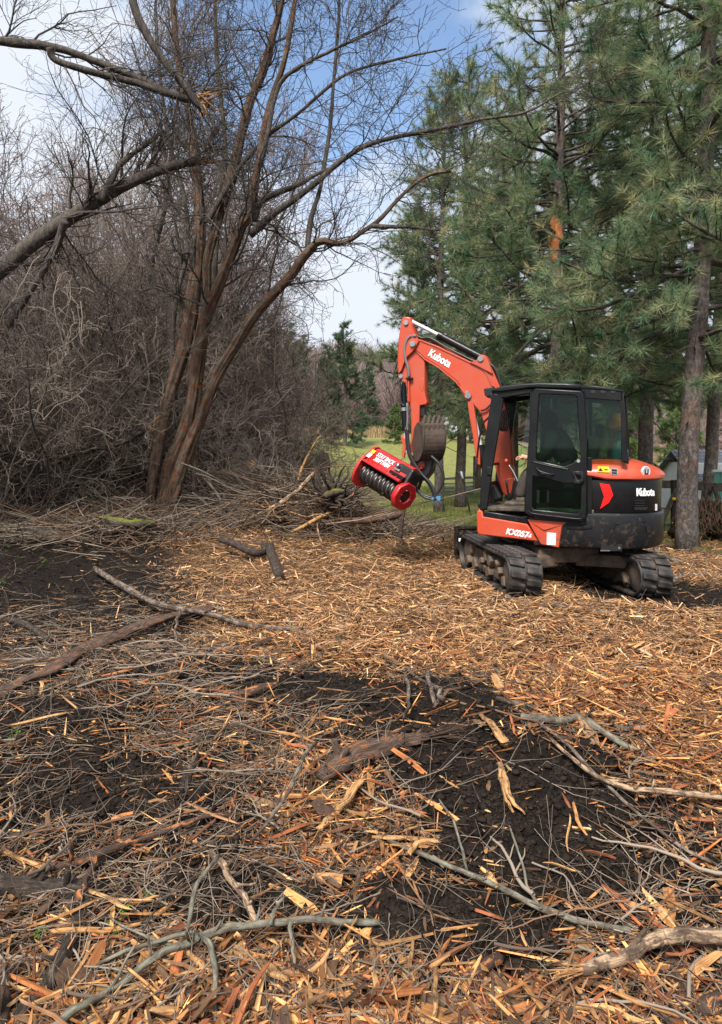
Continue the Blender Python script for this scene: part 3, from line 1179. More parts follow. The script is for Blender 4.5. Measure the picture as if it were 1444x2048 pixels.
# vents in the rear cover, small cap on the hood, recess lines of the counterweight
for k, yy in enumerate((1000, 1005, 1010)):
    tail_patch('vent_slat', [(1268, yy), (1288, yy), (1288, yy + 2.2), (1268, yy + 2.2)], 0.045, M['plastic'], 0.012, ec)
tail_patch('grab_recess', [(1266, 1014), (1294, 1014), (1291, 1020), (1268, 1020)], 0.045, M['grey_black'], 0.016, ec)
tail_patch('white_sticker', [(1310.5, 1008), (1314, 1008), (1314, 1021), (1310.5, 1021)], 0.045, M['white'], 0.004, ec)
tail_patch('tow_pocket', [(1203, 1088), (1245, 1088), (1243, 1102), (1201, 1102)], 0.0, M['plastic'], 0.004, cw)
tail_patch('pocket_bolt', [(1236, 1094), (1240, 1094), (1240, 1098), (1236, 1098)], 0.0, M['steel'], 0.016, cw)
tail_patch('pocket_lip', [(1201, 1100), (1220, 1100.5), (1220, 1102), (1201, 1102)], 0.0, M['steel'], 0.010, cw)
tail_patch('casting_rib', [(1229, 1045), (1290, 1041), (1290, 1043.5), (1231, 1048)], 0.0, M['grey_black'], 0.014, cw)
tail_patch('casting_rib', [(1212, 1084), (1229, 1045), (1232, 1046), (1215, 1084)], 0.0, M['grey_black'], 0.014, cw)
tail_patch('lifting_eye', [(1291, 1052), (1300, 1052), (1299, 1066), (1293, 1066)], 0.0, M['plastic'], 0.012, cw)
side_plate('latch_bar', [(1132, 1053), (1160, 1054), (1185, 1051), (1184, 1057), (1160, 1060), (1134, 1057)], 0.935, 0.02, M['black'], 0.004)
V, Fs = tube1([(-0.98, 0.55, 1.58), (-0.99, 0.55, 1.64), (-1.0, 0.55, 1.68), (-1.0, 0.55, 1.75)], [0.05, 0.03, 0.02, 0.014], 12)
link('antenna', np_mesh('antenna', V, Fs, M['plastic']), hood)

# --- cab
YC = 0.92
YI = -0.08                                  # right side of the cab


def both(name, pxs, th, mat, bev=0.008):
    side_plate(name, pxs, YC, th, mat, bev)
    ol = [L(a, b, YC) for a, b in pxs]
    link(name, plate(name, [ol], th, mat, bev, XZ(YI + th / 2)), exc)


both('front_pillar', [(984, 783), (1006, 797), (999, 850), (985, 930), (974, 1017), (959.5, 1021), (961, 960), (971, 870)], 0.07, M['black'])
both('centre_pillar', [(1060, 778), (1074, 778), (1072, 1030), (1056, 1030)], 0.06, M['black'])
both('rear_pillar', [(1240, 784), (1247, 782), (1256, 924), (1243, 924)], 0.07, M['black'])
both('rear_pillar', [(1163, 780), (1171, 781), (1176, 1040), (1164, 1040)], 0.06, M['black'])
both('roof_beam', [(1160, 772), (1245, 780), (1247, 802), (1163, 796)], 0.06, M['black'])
both('roof_beam', [(986, 783), (1060, 777), (1163, 779), (1163, 788), (1062, 786), (1000, 796)], 0.06, M['black'])
for pxx in (1186, 1206, 1226):
    side_plate('roof_vent', [(pxx - 6, 781), (pxx + 6, 782), (pxx + 4, 788), (pxx - 4, 787)], YC + 0.006, 0.02, M['plastic'], 0.003)
rf = [L(a, b, YC) for a, b in [(983, 783), (986, 778), (1005, 772), (1045, 767), (1080, 765), (1130, 766), (1161, 768), (1163, 779), (1060, 776.5), (1000, 785)]]
link('cab_roof', plate('cab_roof', [rf], YC - YI + 0.06, M['black'], 0.02, XZ((YC + YI) / 2)), exc)
rr2 = [L(a, b, YC) for a, b in [(1160, 769.5), (1200, 773), (1246, 780), (1247, 784), (1200, 779), (1160, 777)]]
link('cab_roof', plate('cab_roof', [rr2], YC - YI + 0.02, M['black'], 0.008, XZ((YC + YI) / 2)), exc)
xr_, zr_ = L(1252, 925, YC)
xf_, zf_ = L(985, 790, YC)
xb_, zb_ = L(960, 1018, YC)
link('rear_panel', box('rear_panel', (xr_ + 0.0, (YC + YI) / 2 - 0.08, 1.40), (0.05, YC - YI - 0.2, 0.50), M['black'], 0.01), exc)
x1, z1 = L(1172, 905, YC)
side_plate('side_panel', [(1172, 915), (1184, 915), (1184, 1030), (1172, 1040)], YC - 0.015, 0.04, M['black'], 0.006)
# front cross-bars and right-hand low wall
for nm, (pa, pb) in (('front_bar', (982, 792)), ('front_bar', (958, 1012))):
    x_, z_ = L(pa, pb, YC)
    link(nm, box(nm, (x_, (YC + YI) / 2, z_), (0.06, YC - YI - 0.1, 0.06), M['black'], 0.01), exc)
xw, zw = L(965, 935, YC)
link('front_lower_wall', box('front_lower_wall', (xw + 0.02, 0.16, 1.15), (0.04, 0.40, 0.30), M['plastic'], 0.01), exc)
link('grab_bar', np_mesh('grab_bar', *tube1([(xw - 0.02, YC - 0.06, zw + 0.03), (xw - 0.02, YI + 0.05, zw + 0.03)], 0.018, 12), M['black']), exc)
# glass panes
side_plate('rear_side_window', [(1171, 796), (1241, 801), (1246, 918), (1174, 918)], YC - 0.03, 0.005, M['glass'], 0.0)
ol = [L(a, b, YC) for a, b in [(1004, 797), (1060, 788), (1163, 789), (1241, 801), (1246, 930), (1060, 940), (985, 940)]]
link('right_window', plate('right_window', [ol], 0.005, M['glass2'], 0.0, XZ(YI + 0.03)), exc)
side_plate('roof_window', [(1016, 786), (1058, 783), (1058, 791), (1014, 793)], YC - 0.05, 0.005, M['glass2'], 0.0)
V = np.array([(xf_ - 0.02, YC - 0.1, zf_ - .05), (xf_ - 0.02, YI + 0.1, zf_ - .05), (xw - 0.0, YI + 0.1, zw), (xw - 0.0, YC - 0.1, zw)])
link('windscreen', np_mesh('windscreen', V, np.array([[0, 1, 2, 3]]), M['glass2'], False), exc)

# --- the open door, swung back against the side
YD = YC + 0.085
door = side_plate('door', [(1064, 785), (1071, 776.5), (1160, 781.5), (1167, 788), (1174, 893), (1172.5, 1036), (1166, 1044), (1058, 1031.5), (1049, 1025), (1048.5, 1011), (1055, 905)], YD, 0.055, M['black'], 0.012,
                  holes=([(1079, 788), (1148, 790.5), (1153, 794), (1161, 915), (1158, 921), (1128, 933), (1073, 921), (1071, 915)],
                         [(1066, 952), (1080, 955), (1128, 967), (1162, 966), (1161, 1020), (1155, 1028), (1068, 1019), (1063, 1013)]))
side_plate('door_window', [(1077, 786), (1153, 789), (1163, 920), (1128, 936), (1070, 922)], YD - 0.02, 0.006, M['glass'], 0.0, parent=door)
side_plate('door_window', [(1064, 950), (1164, 964), (1163, 1030), (1061, 1019)], YD - 0.02, 0.006, M['glass'], 0.0, parent=door)
pipe('door_trim', [(L3(x, y, YD + 0.003)) for x, y in [(1064, 922), (1072, 925), (1100, 932), (1127, 937), (1137, 938.5)]], 0.007, M['black'], 20, 8, door)
pipe('door_trim', [(L3(x, y, YD + 0.003)) for x, y in [(1057, 1022), (1066, 1027), (1120, 1034), (1160, 1038), (1167, 1033)]], 0.008, M['black'], 20, 8, door)
hx = [L3(x, y, YD + 0.004) for x, y in [(1073, 936), (1080, 942), (1098, 948), (1108, 949)]]
pipe('door_handle', [hx[0], (hx[1][0], YD + .045, hx[1][2]), (hx[2][0], YD + .045, hx[2][2]), hx[3]], 0.012, M['plastic'], 20, 10, door)
side_plate('door_handle', [(1079, 945), (1092, 948), (1092, 951), (1080, 950)], YD + 0.018, 0.02, M['plastic'], 0.005, parent=door)
side_plate('door_latch', [(1143, 942), (1166, 943), (1168, 962), (1158, 969), (1145, 966), (1148, 955)], YD + 0.045, 0.05, M['grey_black'], 0.010, holes=([(1151, 949), (1160, 951), (1162, 958), (1155, 961)],), parent=door)
kx = L3(1157, 922, YD)
link('window_knob', cyl('window_knob', (kx[0], YD - 0.02, kx[2]), (kx[0], YD + 0.012, kx[2]), 0.02, M['galv'], 16), door)
# work light by the roof and mirror bar on the front pillar
side_plate('work_light', [(967, 778), (985, 772), (986, 788), (974, 795), (969, 790)], YC - 0.25, 0.16, M['plastic'], 0.012)
pipe('mirror_bar', [L3(x, y, YC - .02) for x, y in [(985, 828), (974, 838), (964, 852), (957, 890), (953, 930), (953, 946), (958, 958), (963, 963)]], 0.013, M['black'], 30, 8, exc)
side_plate('mirror', [(950, 918), (955, 916), (953, 942), (948, 950)], YC - 0.0, 0.04, M['plastic'], 0.006)
side_plate('catch_box', [(974, 934), (983, 935), (983, 950), (974, 950)], YC + 0.02, 0.05, M['grey_black'], 0.006)
# seat, console and levers
link('seat', box('seat', (-0.28, 0.42, 1.30), (0.52, 0.50, 0.16), M['seat'], 0.05), exc)
link('seat_back', box('seat_back', (-0.56, 0.42, 1.62), (0.15, 0.48, 0.60), M['seat'], 0.06, Matrix.Rotation(-0.18, 3, 'Y')), exc)
link('head_rest', box('head_rest', (-0.66, 0.42, 1.98), (0.11, 0.28, 0.16), M['seat'], 0.04), exc)
link('seat_base', box('seat_base', (-0.30, 0.42, 1.12), (0.46, 0.44, 0.24), M['plastic'], 0.03), exc)
for yy in (0.06, 0.80):
    link('arm_console', box('arm_console', (-0.05, yy, 1.38), (0.42, 0.13, 0.30), M['plastic'], 0.04), exc)
lx = L3(1014, 926, 0.62)
pipe('control_lever', [L3(1036, 964, .62), L3(1028, 946, .62), L3(1018, 930, .62)], 0.008, M['galv'], 12, 8, exc)
link('lever_knob', lathe('lever_knob', [(0, .03), (.018, .024), (.024, 0), (.018, -.024), (0, -.03)], M['orange'], Matrix.Translation(L3(1012.5, 922, .62)), 14), exc)
for (a, b, yy) in (((1021, 1000), (1030, 955), 0.45), ((1019, 1003), (1012, 960), 0.30)):
    pipe('pedal_lever', [L3(*a, yy), L3(*b, yy)], 0.014, M['plastic'], 6, 8, exc)
for yy in (0.40, 0.58):
    p_ = L3(990, 985, yy)
    link('foot_pedal', box('foot_pedal', p_, (0.10, 0.09, 0.20), M['plastic'], 0.02, Matrix.Rotation(0.5, 3, 'Y')), exc)

# --- boom, stick and cylinders in the boom plane
YB = -0.10
BW = 0.28
Y1 = YB + BW / 2
boom_px = [(817, 678), (824, 674), (840, 679), (874, 692), (949, 728), (953, 720), (960, 709), (969, 710), (976, 722), (988, 748), (1003, 782), (1013, 815), (1020, 870), (1024, 925), (1026, 962), (1021, 986), (1012, 990), (1004, 985), (996, 960), (986, 915), (974, 868), (964, 834), (960, 821), (951, 811), (942, 803.6), (936.6, 803), (929.5, 797), (922, 782), (918.6, 769.4), (913, 762), (877, 733), (850, 717), (837.6, 706), (826, 697), (818, 688)]
boom = side_plate('boom', boom_px, Y1 - 0.03, BW - 0.06, M['orange'], 0.012)
for yy in (Y1, YB - BW / 2 + 0.022):
    side_plate('boom_bracket', [(940, 725), (953, 720), (960, 709), (969, 710), (976, 722), (986, 748), (972, 741), (955, 732)], yy, 0.022, M['orange'], 0.004, parent=boom)
# raised rim plates along the boom's edges
side_plate('boom_edge', [(826, 697), (850, 717), (877, 733), (913, 762), (919, 771), (936, 792), (950, 803), (961, 821), (963, 830), (958, 820), (948, 809), (935, 797), (918, 774), (911, 765), (876, 736), (849, 720)], Y1 - 0.018, 0.014, M['orange'], 0.003, parent=boom)
side_plate('boom_edge', [(840, 678.5), (874, 691.5), (950, 727.5), (972, 741), (985, 773), (982, 772), (970, 744), (949, 731), (873, 695), (840, 682)], Y1 - 0.018, 0.014, M['orange'], 0.003, parent=boom)
for k, off in enumerate((0, 5, 10)):
    pipe('boom_pipe', [L3(x + off, y, Y1 - 0.05 - 0.02 * k) for x, y in [(1004, 790), (1011, 815), (1016, 870), (1020, 930)]], 0.011, M['orange'], 14, 8, boom)
# front lower link plate
side_plate('boom_foot', [(1006, 960), (1026, 955), (1024, 985), (1014, 992), (1004, 984)], Y1 + 0.02, 0.05, M['orange'], 0.008, parent=boom)
# lettering on the boom
oa, ob = L3(878.5, 716.5, Y1), L3(896, 726.5, Y1)
text('lettering', 'Kubota', 0.150, M['white'], frame((oa[0], Y1 - 0.026, oa[2]), (ob[0] - oa[0], 0, ob[2] - oa[2]), (0, 0, 1)), boom, 0.003, 0.0045, 0.0, 0.82)


def pin(px, py, y0, y1, r, parent, mat='steel'):
    x, z = L(px, py, y1)
    return link('pivot_pin', cyl('pivot_pin', (x, y0, z), (x, y1, z), r, M[mat], 16), parent)


stick_px = [(804, 636), (809, 633.5), (820, 634), (824, 650), (831, 668), (840, 690), (849, 712), (849, 782), (855, 804), (852, 809), (840, 811), (838.5, 848), (834, 880), (827, 903), (819, 903), (822, 870), (821, 815), (816, 805), (814, 775), (806, 764), (800, 758), (796, 748), (794.5, 720), (796, 690), (798, 669), (801, 650)]
SW = 0.20
YSK = YB + SW / 2
stick = side_plate('stick', stick_px, YSK, SW, M['orange'], 0.012)
# cheek plates carry the boom nose
side_plate('stick_cheek', [(803, 640), (809, 635), (820, 636), (823, 652), (830, 668), (838, 680), (828, 700), (812, 715), (803, 740), (797, 748), (795.5, 720), (797, 690), (799, 668)], YSK + 0.05, 0.05, M['orange'], 0.006, parent=stick)
side_plate('stick_web', [(840, 757), (847, 757), (847, 780), (843, 783), (838, 770)], YSK + 0.004, 0.02, M['orange'], 0.004, parent=stick)
pin(811.5, 645, YB - 0.16, YSK + 0.075, 0.035, stick)
pin(825, 687, YB - 0.16, YSK + 0.085, 0.042, boom)
pin(961, 717, YB - 0.16, Y1 + 0.02, 0.040, boom)
pin(936, 791, YB - 0.16, Y1 + 0.015, 0.042, boom)
pin(934, 784, YB - 0.1, Y1 + 0.01, 0.022, boom)
pin(801, 752, YB - 0.14, YSK + 0.02, 0.032, stick)
YM = YB


def cyl_part(name, a, b, r, mat, yy, parent=exc):
    A_, B_ = L3(*a, yy), L3(*b, yy)
    return link(name, cyl(name, A_, B_, r, M[mat], 20), parent)


sc1 = cyl_part('stick_cylinder', (879, 671), (961, 714), 0.055, 'black', YM)
cyl_part('cylinder_rod', (822, 642), (880, 671.6), 0.027, 'chrome', YM, sc1)
cyl_part('cylinder_collar', (877, 670), (885, 674.2), 0.066, 'black', YM, sc1)
cyl_part('cylinder_bracket', (884, 668), (894, 671), 0.03, 'plastic', YM, sc1)
bc = cyl_part('boom_cylinder', (961, 890), (978, 975), 0.055, 'black', YM + 0.06)
cyl_part('cylinder_rod', (940, 797), (963, 898), 0.026, 'chrome', YM + 0.06, bc)
side_plate('rod_guard', [(935, 802), (946, 804), (953, 850), (960, 905), (961, 930), (953, 928), (945, 868), (938, 828)], YM + 0.12, 0.05, M['orange'], 0.006)
kc = cyl_part('bucket_cylinder', (806, 765), (811, 862), 0.046, 'black', YSK - 0.01)
cyl_part('cylinder_rod', (811, 860), (813, 905), 0.024, 'chrome', YSK - 0.01, kc)
cyl_part('cylinder_collar', (808.5, 815), (809, 822), 0.056, 'steel', YSK - 0.01, kc)
link('work_lamp', box('work_lamp', L3(845, 823, YB), (0.10, 0.12, 0.16), M['plastic'], 0.015), stick)
# small orange link at the stick's end
side_plate('bucket_link', [(801, 874), (806, 872), (816, 884), (826, 898), (828, 906), (822, 905), (812, 895), (808, 915), (804, 915), (805, 888)], YSK + 0.03, 0.05, M['orange'], 0.006)
# hydraulic hoses of the boom and stick
pipe('hose_sleeve', [L3(x, y, YSK + 0.05) for x, y in [(833, 672), (822, 672), (813, 682), (809, 700), (811, 718), (816, 735), (818, 755)]], 0.020, M['sleeve'], 30, 10, stick)
link('hose_clamp', box('hose_clamp', L3(819, 757, YSK + 0.03), (0.10, 0.07, 0.025), M['black'], 0.006), stick)
pipe('steel_pipe', [L3(x, y, YSK + 0.025) for x, y in [(817, 758), (817.5, 785), (818, 806)]], 0.016, M['orange'], 10, 10, stick)
for k in range(3):
    pipe('hydraulic_hose', [L3(x, y + 2.2 * k, YB + 0.10 - 0.07 * k) for x, y in [(832, 671), (845, 676), (860, 676), (890, 693), (925, 711), (948, 722), (960, 722), (976, 738)]], 0.014, M['hose'], 30, 8, boom)
pipe('steel_pipe', [L3(x, y, Y1 - 0.08) for x, y in [(866, 679), (900, 702), (950, 722)]], 0.012, M['orange'], 20, 8, boom)
for k in range(4):
    pipe('hydraulic_hose', [L3(x + 2.5 * k, y, YB - 0.02 + 0.03 * k) for x, y in [(972, 728), (981, 735), (990, 755), (995, 775), (1003, 800)]], 0.014, M['hose'], 20, 8, boom)
pipe('hydraulic_hose', [L3(x, y, YSK + 0.06) for x, y in [(803, 765), (801, 790), (803, 806), (809, 812)]], 0.012, M['hose'], 16, 8, stick)
pipe('hydraulic_hose', [L3(x, y, YSK + 0.05) for x, y in [(814, 806), (815, 840), (813, 862)]], 0.016, M['sleeve'], 12, 8, stick)
pipe('hydraulic_hose', [L3(x, y, Y1 + 0.01) for x, y in [(962, 821), (972, 818), (982, 808)]], 0.014, M['hose'], 12, 8, boom)
for k in range(3):
    pipe('hydraulic_hose', [L3(x + 4 * k, y, 0.25 + 0.05 * k) for x, y in [(1008, 820), (1001, 840), (998, 852), (1004, 862), (1008, 850), (1009, 835)]], 0.012, M['hose'], 24, 8, exc)

# --- muddy toothed bucket hanging beside the stick
YK = YSK + 0.16


def LW(px, py, yl):
    return W(L3(px, py, yl))


bx0 = to_local(LW(863, 872, YK))
axw = nrm(np.array([0.92, 0.30, 0.02]))
ax_l = Vector((float(axw.dot(FWD)), float(axw.dot(LEFT)), float(axw[2])))
out_w = nrm(np.cross(axw, np.array([0, 0, 1.0])))           # towards the camera
out_l = Vector((float(out_w.dot(FWD)), float(out_w.dot(LEFT)), float(out_w[2])))
mb = Matrix(((ax_l.x, out_l.x, 0, bx0[0]), (ax_l.y, out_l.y, 0, bx0[1]), (ax_l.z, out_l.z, 1, bx0[2]), (0, 0, 0, 1)))
prof = [(-.10, .20), (0.02, .17), (.10, .08), (.12, -.05), (.10, -.18), (.02, -.30), (-.10, -.36), (-.24, -.34)]   # (out, up)
prof = crom(prof, 18)
hw = 0.165
V, Fq = [], []
for s in (-1, 1):
    for th_ in (0, -0.03):
        for o, u in prof:
            V.append((s * hw, o + th_, u))
n = len(prof)
for k in range(n - 1):
    Fq += [(k, k + 1, 2 * n + k + 1, 2 * n + k), (n + k, 3 * n + k, 3 * n + k + 1, n + k + 1)]
    for b_ in (0, 2 * n):
        Fq.append((b_ + k, b_ + n + k, b_ + n + k + 1, b_ + k + 1))
me = np_mesh('bucket', np.array(V), np.array(Fq), M['mudsteel'], False)
me.transform(mb)
bkt = link('bucket', me, exc)
for s in (-1, 1):
    ol = [(o, u) for o, u in prof] + [(-0.30, -0.10), (-0.22, 0.12)]
    m_ = plate('bucket_side', [ol], 0.03, M['mudsteel'], 0.005, Matrix(((0, 0, 1, s * hw), (1, 0, 0, 0), (0, 1, 0, 0), (0, 0, 0, 1))))
    m_.transform(mb)
    link('bucket_side', m_, bkt)
m_ = box('bucket_lip', (0, 0.05, 0.135), (2 * hw + 0.03, 0.05, 0.035), M['mudsteel'], 0.01)
m_.transform(mb)
link('bucket_lip', m_, bkt)
for k in range(5):
    xx = -hw + 0.02 + k * (2 * hw - 0.04) / 4
    bm = bmesh.new()
    add_box(bm, (0, 0, 0), (0.045, 0.06, 0.17), 0.012)
    for v in bm.verts:
        if v.co.z > 0:
            v.co.x = v.co.x * 0.7 + 0.06
            v.co.y = v.co.y * 0.5 - 0.03
    m_ = bm_mesh('bucket_tooth', bm, M['mudsteel'])
    m_.transform(mb @ Matrix.Translation((xx, -0.01, 0.215)))
    link('bucket_tooth', m_, bkt)
    m_ = box('tooth_adapter', (xx - 0.01, 0.075, 0.10), (0.05, 0.05, 0.14), M['mudsteel'], 0.012)
    m_.transform(mb)
    link('tooth_adapter', m_, bkt)

# --- quick coupler between stick and mulcher
cp = side_plate('coupler', [(822, 912), (836, 905), (858, 908), (866, 918), (860, 945), (846, 962), (828, 962), (816, 950)], YSK + 0.12, 0.26, M['grease'], 0.015)
side_plate('coupler_link', [(835, 922), (848, 920), (849, 936), (842, 939), (836, 938)], YSK + 0.15, 0.06, M['orange'], 0.008, parent=cp)
for a, b in ((838, 934), (846, 934), (838, 924), (846, 925)):
    pin(a, b, YSK, YSK + 0.16, 0.012, cp, 'grease')
side_plate('coupler_ear', [(860, 905), (868, 908), (868, 925), (858, 942), (852, 935)], YSK + 0.10, 0.05, M['grease'], 0.01, parent=cp)
side_plate('coupler_ear', [(840, 955), (846, 957), (838, 980), (833, 978)], YSK + 0.14, 0.05, M['fresh_red'], 0.008, parent=cp)

# --- mulching head
Pr, Pl = at(807, 992, 10.28), at(728, 944, 10.95)
uw = nrm(Pr - Pl)
LEN = float(np.linalg.norm(Pr - Pl))
cen = (Pr + Pl) / 2
view = nrm(np.array([0, 0, HC]) - cen)
ww = nrm(view - uw * view.dot(uw))           # towards the camera
vw = np.cross(ww, uw)                        # up
if vw[2] < 0:
    vw = -vw


def ld(v):
    return Vector((float(v.dot(FWD)), float(v.dot(LEFT)), float(v[2])))


ul, vl, wl = ld(uw), ld(vw), ld(ww)
cl = to_local(cen)
MM = Matrix(((ul.x, vl.x, wl.x, cl[0]), (ul.y, vl.y, wl.y, cl[1]), (ul.z, vl.z, wl.z, cl[2]), (0, 0, 0, 1)))


def mul(name, me, parent):
    me.transform(MM)
    return link(name, me, parent)


def octo(rx, n=8, ph=math.pi / 8, sq=1.0):
    return [(rx * math.cos(ph + k * 2 * math.pi / n), rx * sq * math.sin(ph + k * 2 * math.pi / n)) for k in range(n)]


# housing shell: profile in (w, v), extruded along u between the end plates
prof = [(0.17, 0.135), (0.20, 0.16), (0.16, 0.175), (0.07, 0.395), (0.0, 0.43), (-0.14, 0.40), (-0.22, 0.18), (-0.23, -0.05)]
th_ = 0.02
pin_ = [(a * 0.93 - 0.004, b * 0.93 - 0.006) for a, b in prof]
ol = prof + pin_[::-1]
EXT = Matrix(((0, 0, 1, 0), (0, 1, 0, 0), (1, 0, 0, 0), (0, 0, 0, 1)))        # plate x->w, y->v, z->u
house = mul('mulcher_housing', plate('mulcher_housing', [ol], LEN - 0.10, M['red'], 0.004, EXT @ Matrix.Translation((0, 0, -0.0))), exc)
# slanted left end cap of the hood
mul('front_flange', box('front_flange', (0.0, 0.150, 0.195), (LEN - 0.06, 0.035, 0.05), M['red'], 0.008), house)
for k in range(7):
    mul('flange_bolt', box('flange_bolt', (-LEN / 2 + 0.12 + k * 0.11, 0.178, 0.185), (0.022, 0.014, 0.022), M['red'], 0.004), house)
lp = [(0.17, -0.15), (0.20, -0.05), (0.21, 0.16), (0.17, 0.20), (0.08, 0.41), (0.0, 0.44), (-0.14, 0.41), (-0.22, 0.18), (-0.23, -0.06), (-0.15, -0.20), (0.0, -0.24), (0.10, -0.22)]
mul('end_plate', plate('end_plate', [lp], 0.05, M['red'], 0.008, Matrix.Translation((-LEN / 2, 0, 0)) @ EXT), house)
rp = octo(0.215)
hole = octo(0.095)[::-1]
mul('end_plate', plate('end_plate', [rp, hole], 0.09, M['red'], 0.012, Matrix.Translation((LEN / 2, 0, 0)) @ EXT), house)
mul('bearing_cover', lathe('bearing_cover', [(0, .0), (.03, .0), (.035, -.01), (.075, -.012), (.085, 0), (.092, -.03)], M['grease'], Matrix.Translation((LEN / 2 + 0.02, 0, 0)) @ Matrix.Rotation(math.pi / 2, 4, 'Y'), 24), house)
for k in range(6):
    a = k * math.pi / 3
    mul('cover_bolt', box('cover_bolt', (LEN / 2 + 0.03, 0.10 * math.sin(a), 0.10 * math.cos(a)), (0.05, 0.018, 0.018), M['steel' if k % 2 else 'red'], 0.004), house)
mul('yellow_sticker', box('yellow_sticker', (-LEN / 2 + 0.055, 0.330, 0.112), (0.075, 0.06, 0.006), M['yellow'], 0.0, Matrix.Rotation(-0.38, 3, 'X')), house)
mul('white_sticker', box('white_sticker', (-LEN / 2 + 0.055, 0.255, 0.143), (0.075, 0.075, 0.006), M['white'], 0.0, Matrix.Rotation(-0.38, 3, 'X')), house)
# lettering on the sloping top
sl = Vector((0, 0.395 - 0.175, 0.07 - 0.16)).normalized()
tm = Matrix(((1, 0, 0, -0.10), (0, sl.y, 0, 0.30), (0, sl.z, 0, 0), (0, 0, 0, 1)))
nv = Vector((1, 0, 0)).cross(sl)
pos = Vector((-0.115, 0.287, 0.119)) + nv * 0.004
tm = Matrix(((1, sl.x, nv.x, pos.x), (0, sl.y, nv.y, pos.y), (0, sl.z, nv.z, pos.z), (0, 0, 0, 1)))
text('lettering', 'STAY BACK\n300FT/90M', 0.098, M['white'], MM @ tm, house, 0.002, 0.0012, 0.0, 0.76)
# drum with ring blades
prof = []
nb = 9
for k in range(nb):
    z0 = -LEN / 2 + 0.04 + k * (LEN - 0.08) / nb
    dz = (LEN - 0.08) / nb
    prof += [(0.128, z0), (0.130, z0 + dz * 0.35), (0.158, z0 + dz * 0.45), (0.160, z0 + dz * 0.62), (0.130, z0 + dz * 0.72), (0.128, z0 + dz)]
drum = mul('mulcher_drum', lathe('mulcher_drum', prof, M['drum'], Matrix.Rotation(math.pi / 2, 4, 'Y'), 40), exc)
rg = np.random.default_rng(3)
tooth = None
for k in range(nb):
    for q in range(3):
        a = q * math.pi / 1.5 + k * 0.55
        u_ = -LEN / 2 + 0.04 + (k + 0.53) * (LEN - 0.08) / nb
        if tooth is None:
            tooth = box('drum_tooth', (0, 0, 0), (0.034, 0.024, 0.026), M['drum'], 0.006)
        to = link('drum_tooth', tooth, drum)
        to.matrix_local = MM @ Matrix.Translation((u_, 0.160 * math.sin(a), 0.160 * math.cos(a))) @ Matrix.Rotation(-a, 4, 'X')
# motor block and its bracket on the head
mul('motor_mount', box('motor_mount', (0.33, 0.27, 0.0), (0.30, 0.24, 0.24), M['grease'], 0.03), exc)
mul('motor_mount', box('motor_mount', (0.30, 0.205, 0.16), (0.30, 0.05, 0.06), M['black'], 0.012), exc)
mul('motor_cap', lathe('motor_cap', [(0, .03), (.03, .03), (.034, .02), (.034, -.02)], M['steel'], Matrix.Translation((0.20, 0.33, 0.145)), 16), exc)
mul('motor_cap', box('motor_cap', (0.23, 0.275, 0.15), (0.11, 0.03, 0.03), M['steel'], 0.008), exc)
# looping hoses to the head
for off in (0, 1):
    pipe('mulcher_hose', [L3(x + off * 3, y, YSK + 0.18 + .03 * off) for x, y in [(812, 855), (814, 890), (820, 915), (838, 945), (856, 965), (866, 985), (868, 1000)]], 0.021, M['hose'], 40, 10, exc)
pipe('mulcher_hose', [L3(x, y, YSK + 0.20) for x, y in [(862, 912), (875, 924), (885, 942), (886, 962), (879, 980), (869, 992)]], 0.021, M['hose'], 30, 10, exc)
for off in (0, 1):
    pipe('mulcher_hose', [L3(x, y + 3.5 * off, YSK + 0.16) for x, y in [(823, 962), (834, 978), (848, 990), (860, 994), (868, 994)]], 0.019, M['hose'], 24, 10, exc)
bm = bmesh.new()
pr_ = L3(871, 996, YSK + 0.20)
for k in range(7):
    add_box(bm, (pr_[0] + rg.uniform(-.06, .05), pr_[1] + rg.uniform(-.03, .03), pr_[2] + rg.uniform(-.04, .02)), (.045, .03, .04), 0.008, Matrix.Rotation(rg.uniform(-1, 1), 3, 'Y'))
link('hose_rag', bm_mesh('hose_rag', bm, M['blue']), exc)

# ------------------------------------------------------------------ the operator (seated, leaning forward)


def skinned(name, verts, edges, rad, mat, parent, root=0, sub=2):
    me = bpy.data.meshes.new(name)
    me.from_pydata([Vector(v) for v in verts], edges, [])
    me.materials.append(mat)
    o = link(name, me, parent)
    md = o.modifiers.new('skin', 'SKIN')
    md.use_smooth_shade = True
    for i, r in enumerate(rad):
        me.skin_vertices[0].data[i].radius = (r, r) if np.isscalar(r) else r
        me.skin_vertices[0].data[i].use_root = (i == root)
    ms = o.modifiers.new('sub', 'SUBSURF')
    ms.levels = ms.render_levels = sub
    return o


pl_o = W((-0.25, 0.42, 0))
per = thing('person', 'excavator operator in dark hooded jacket and cap leaning forward on the cab seat', 'person', tuple(pl_o), TH)


def pp(x, y, z):
    return (x + 0.25, y - 0.42, z)


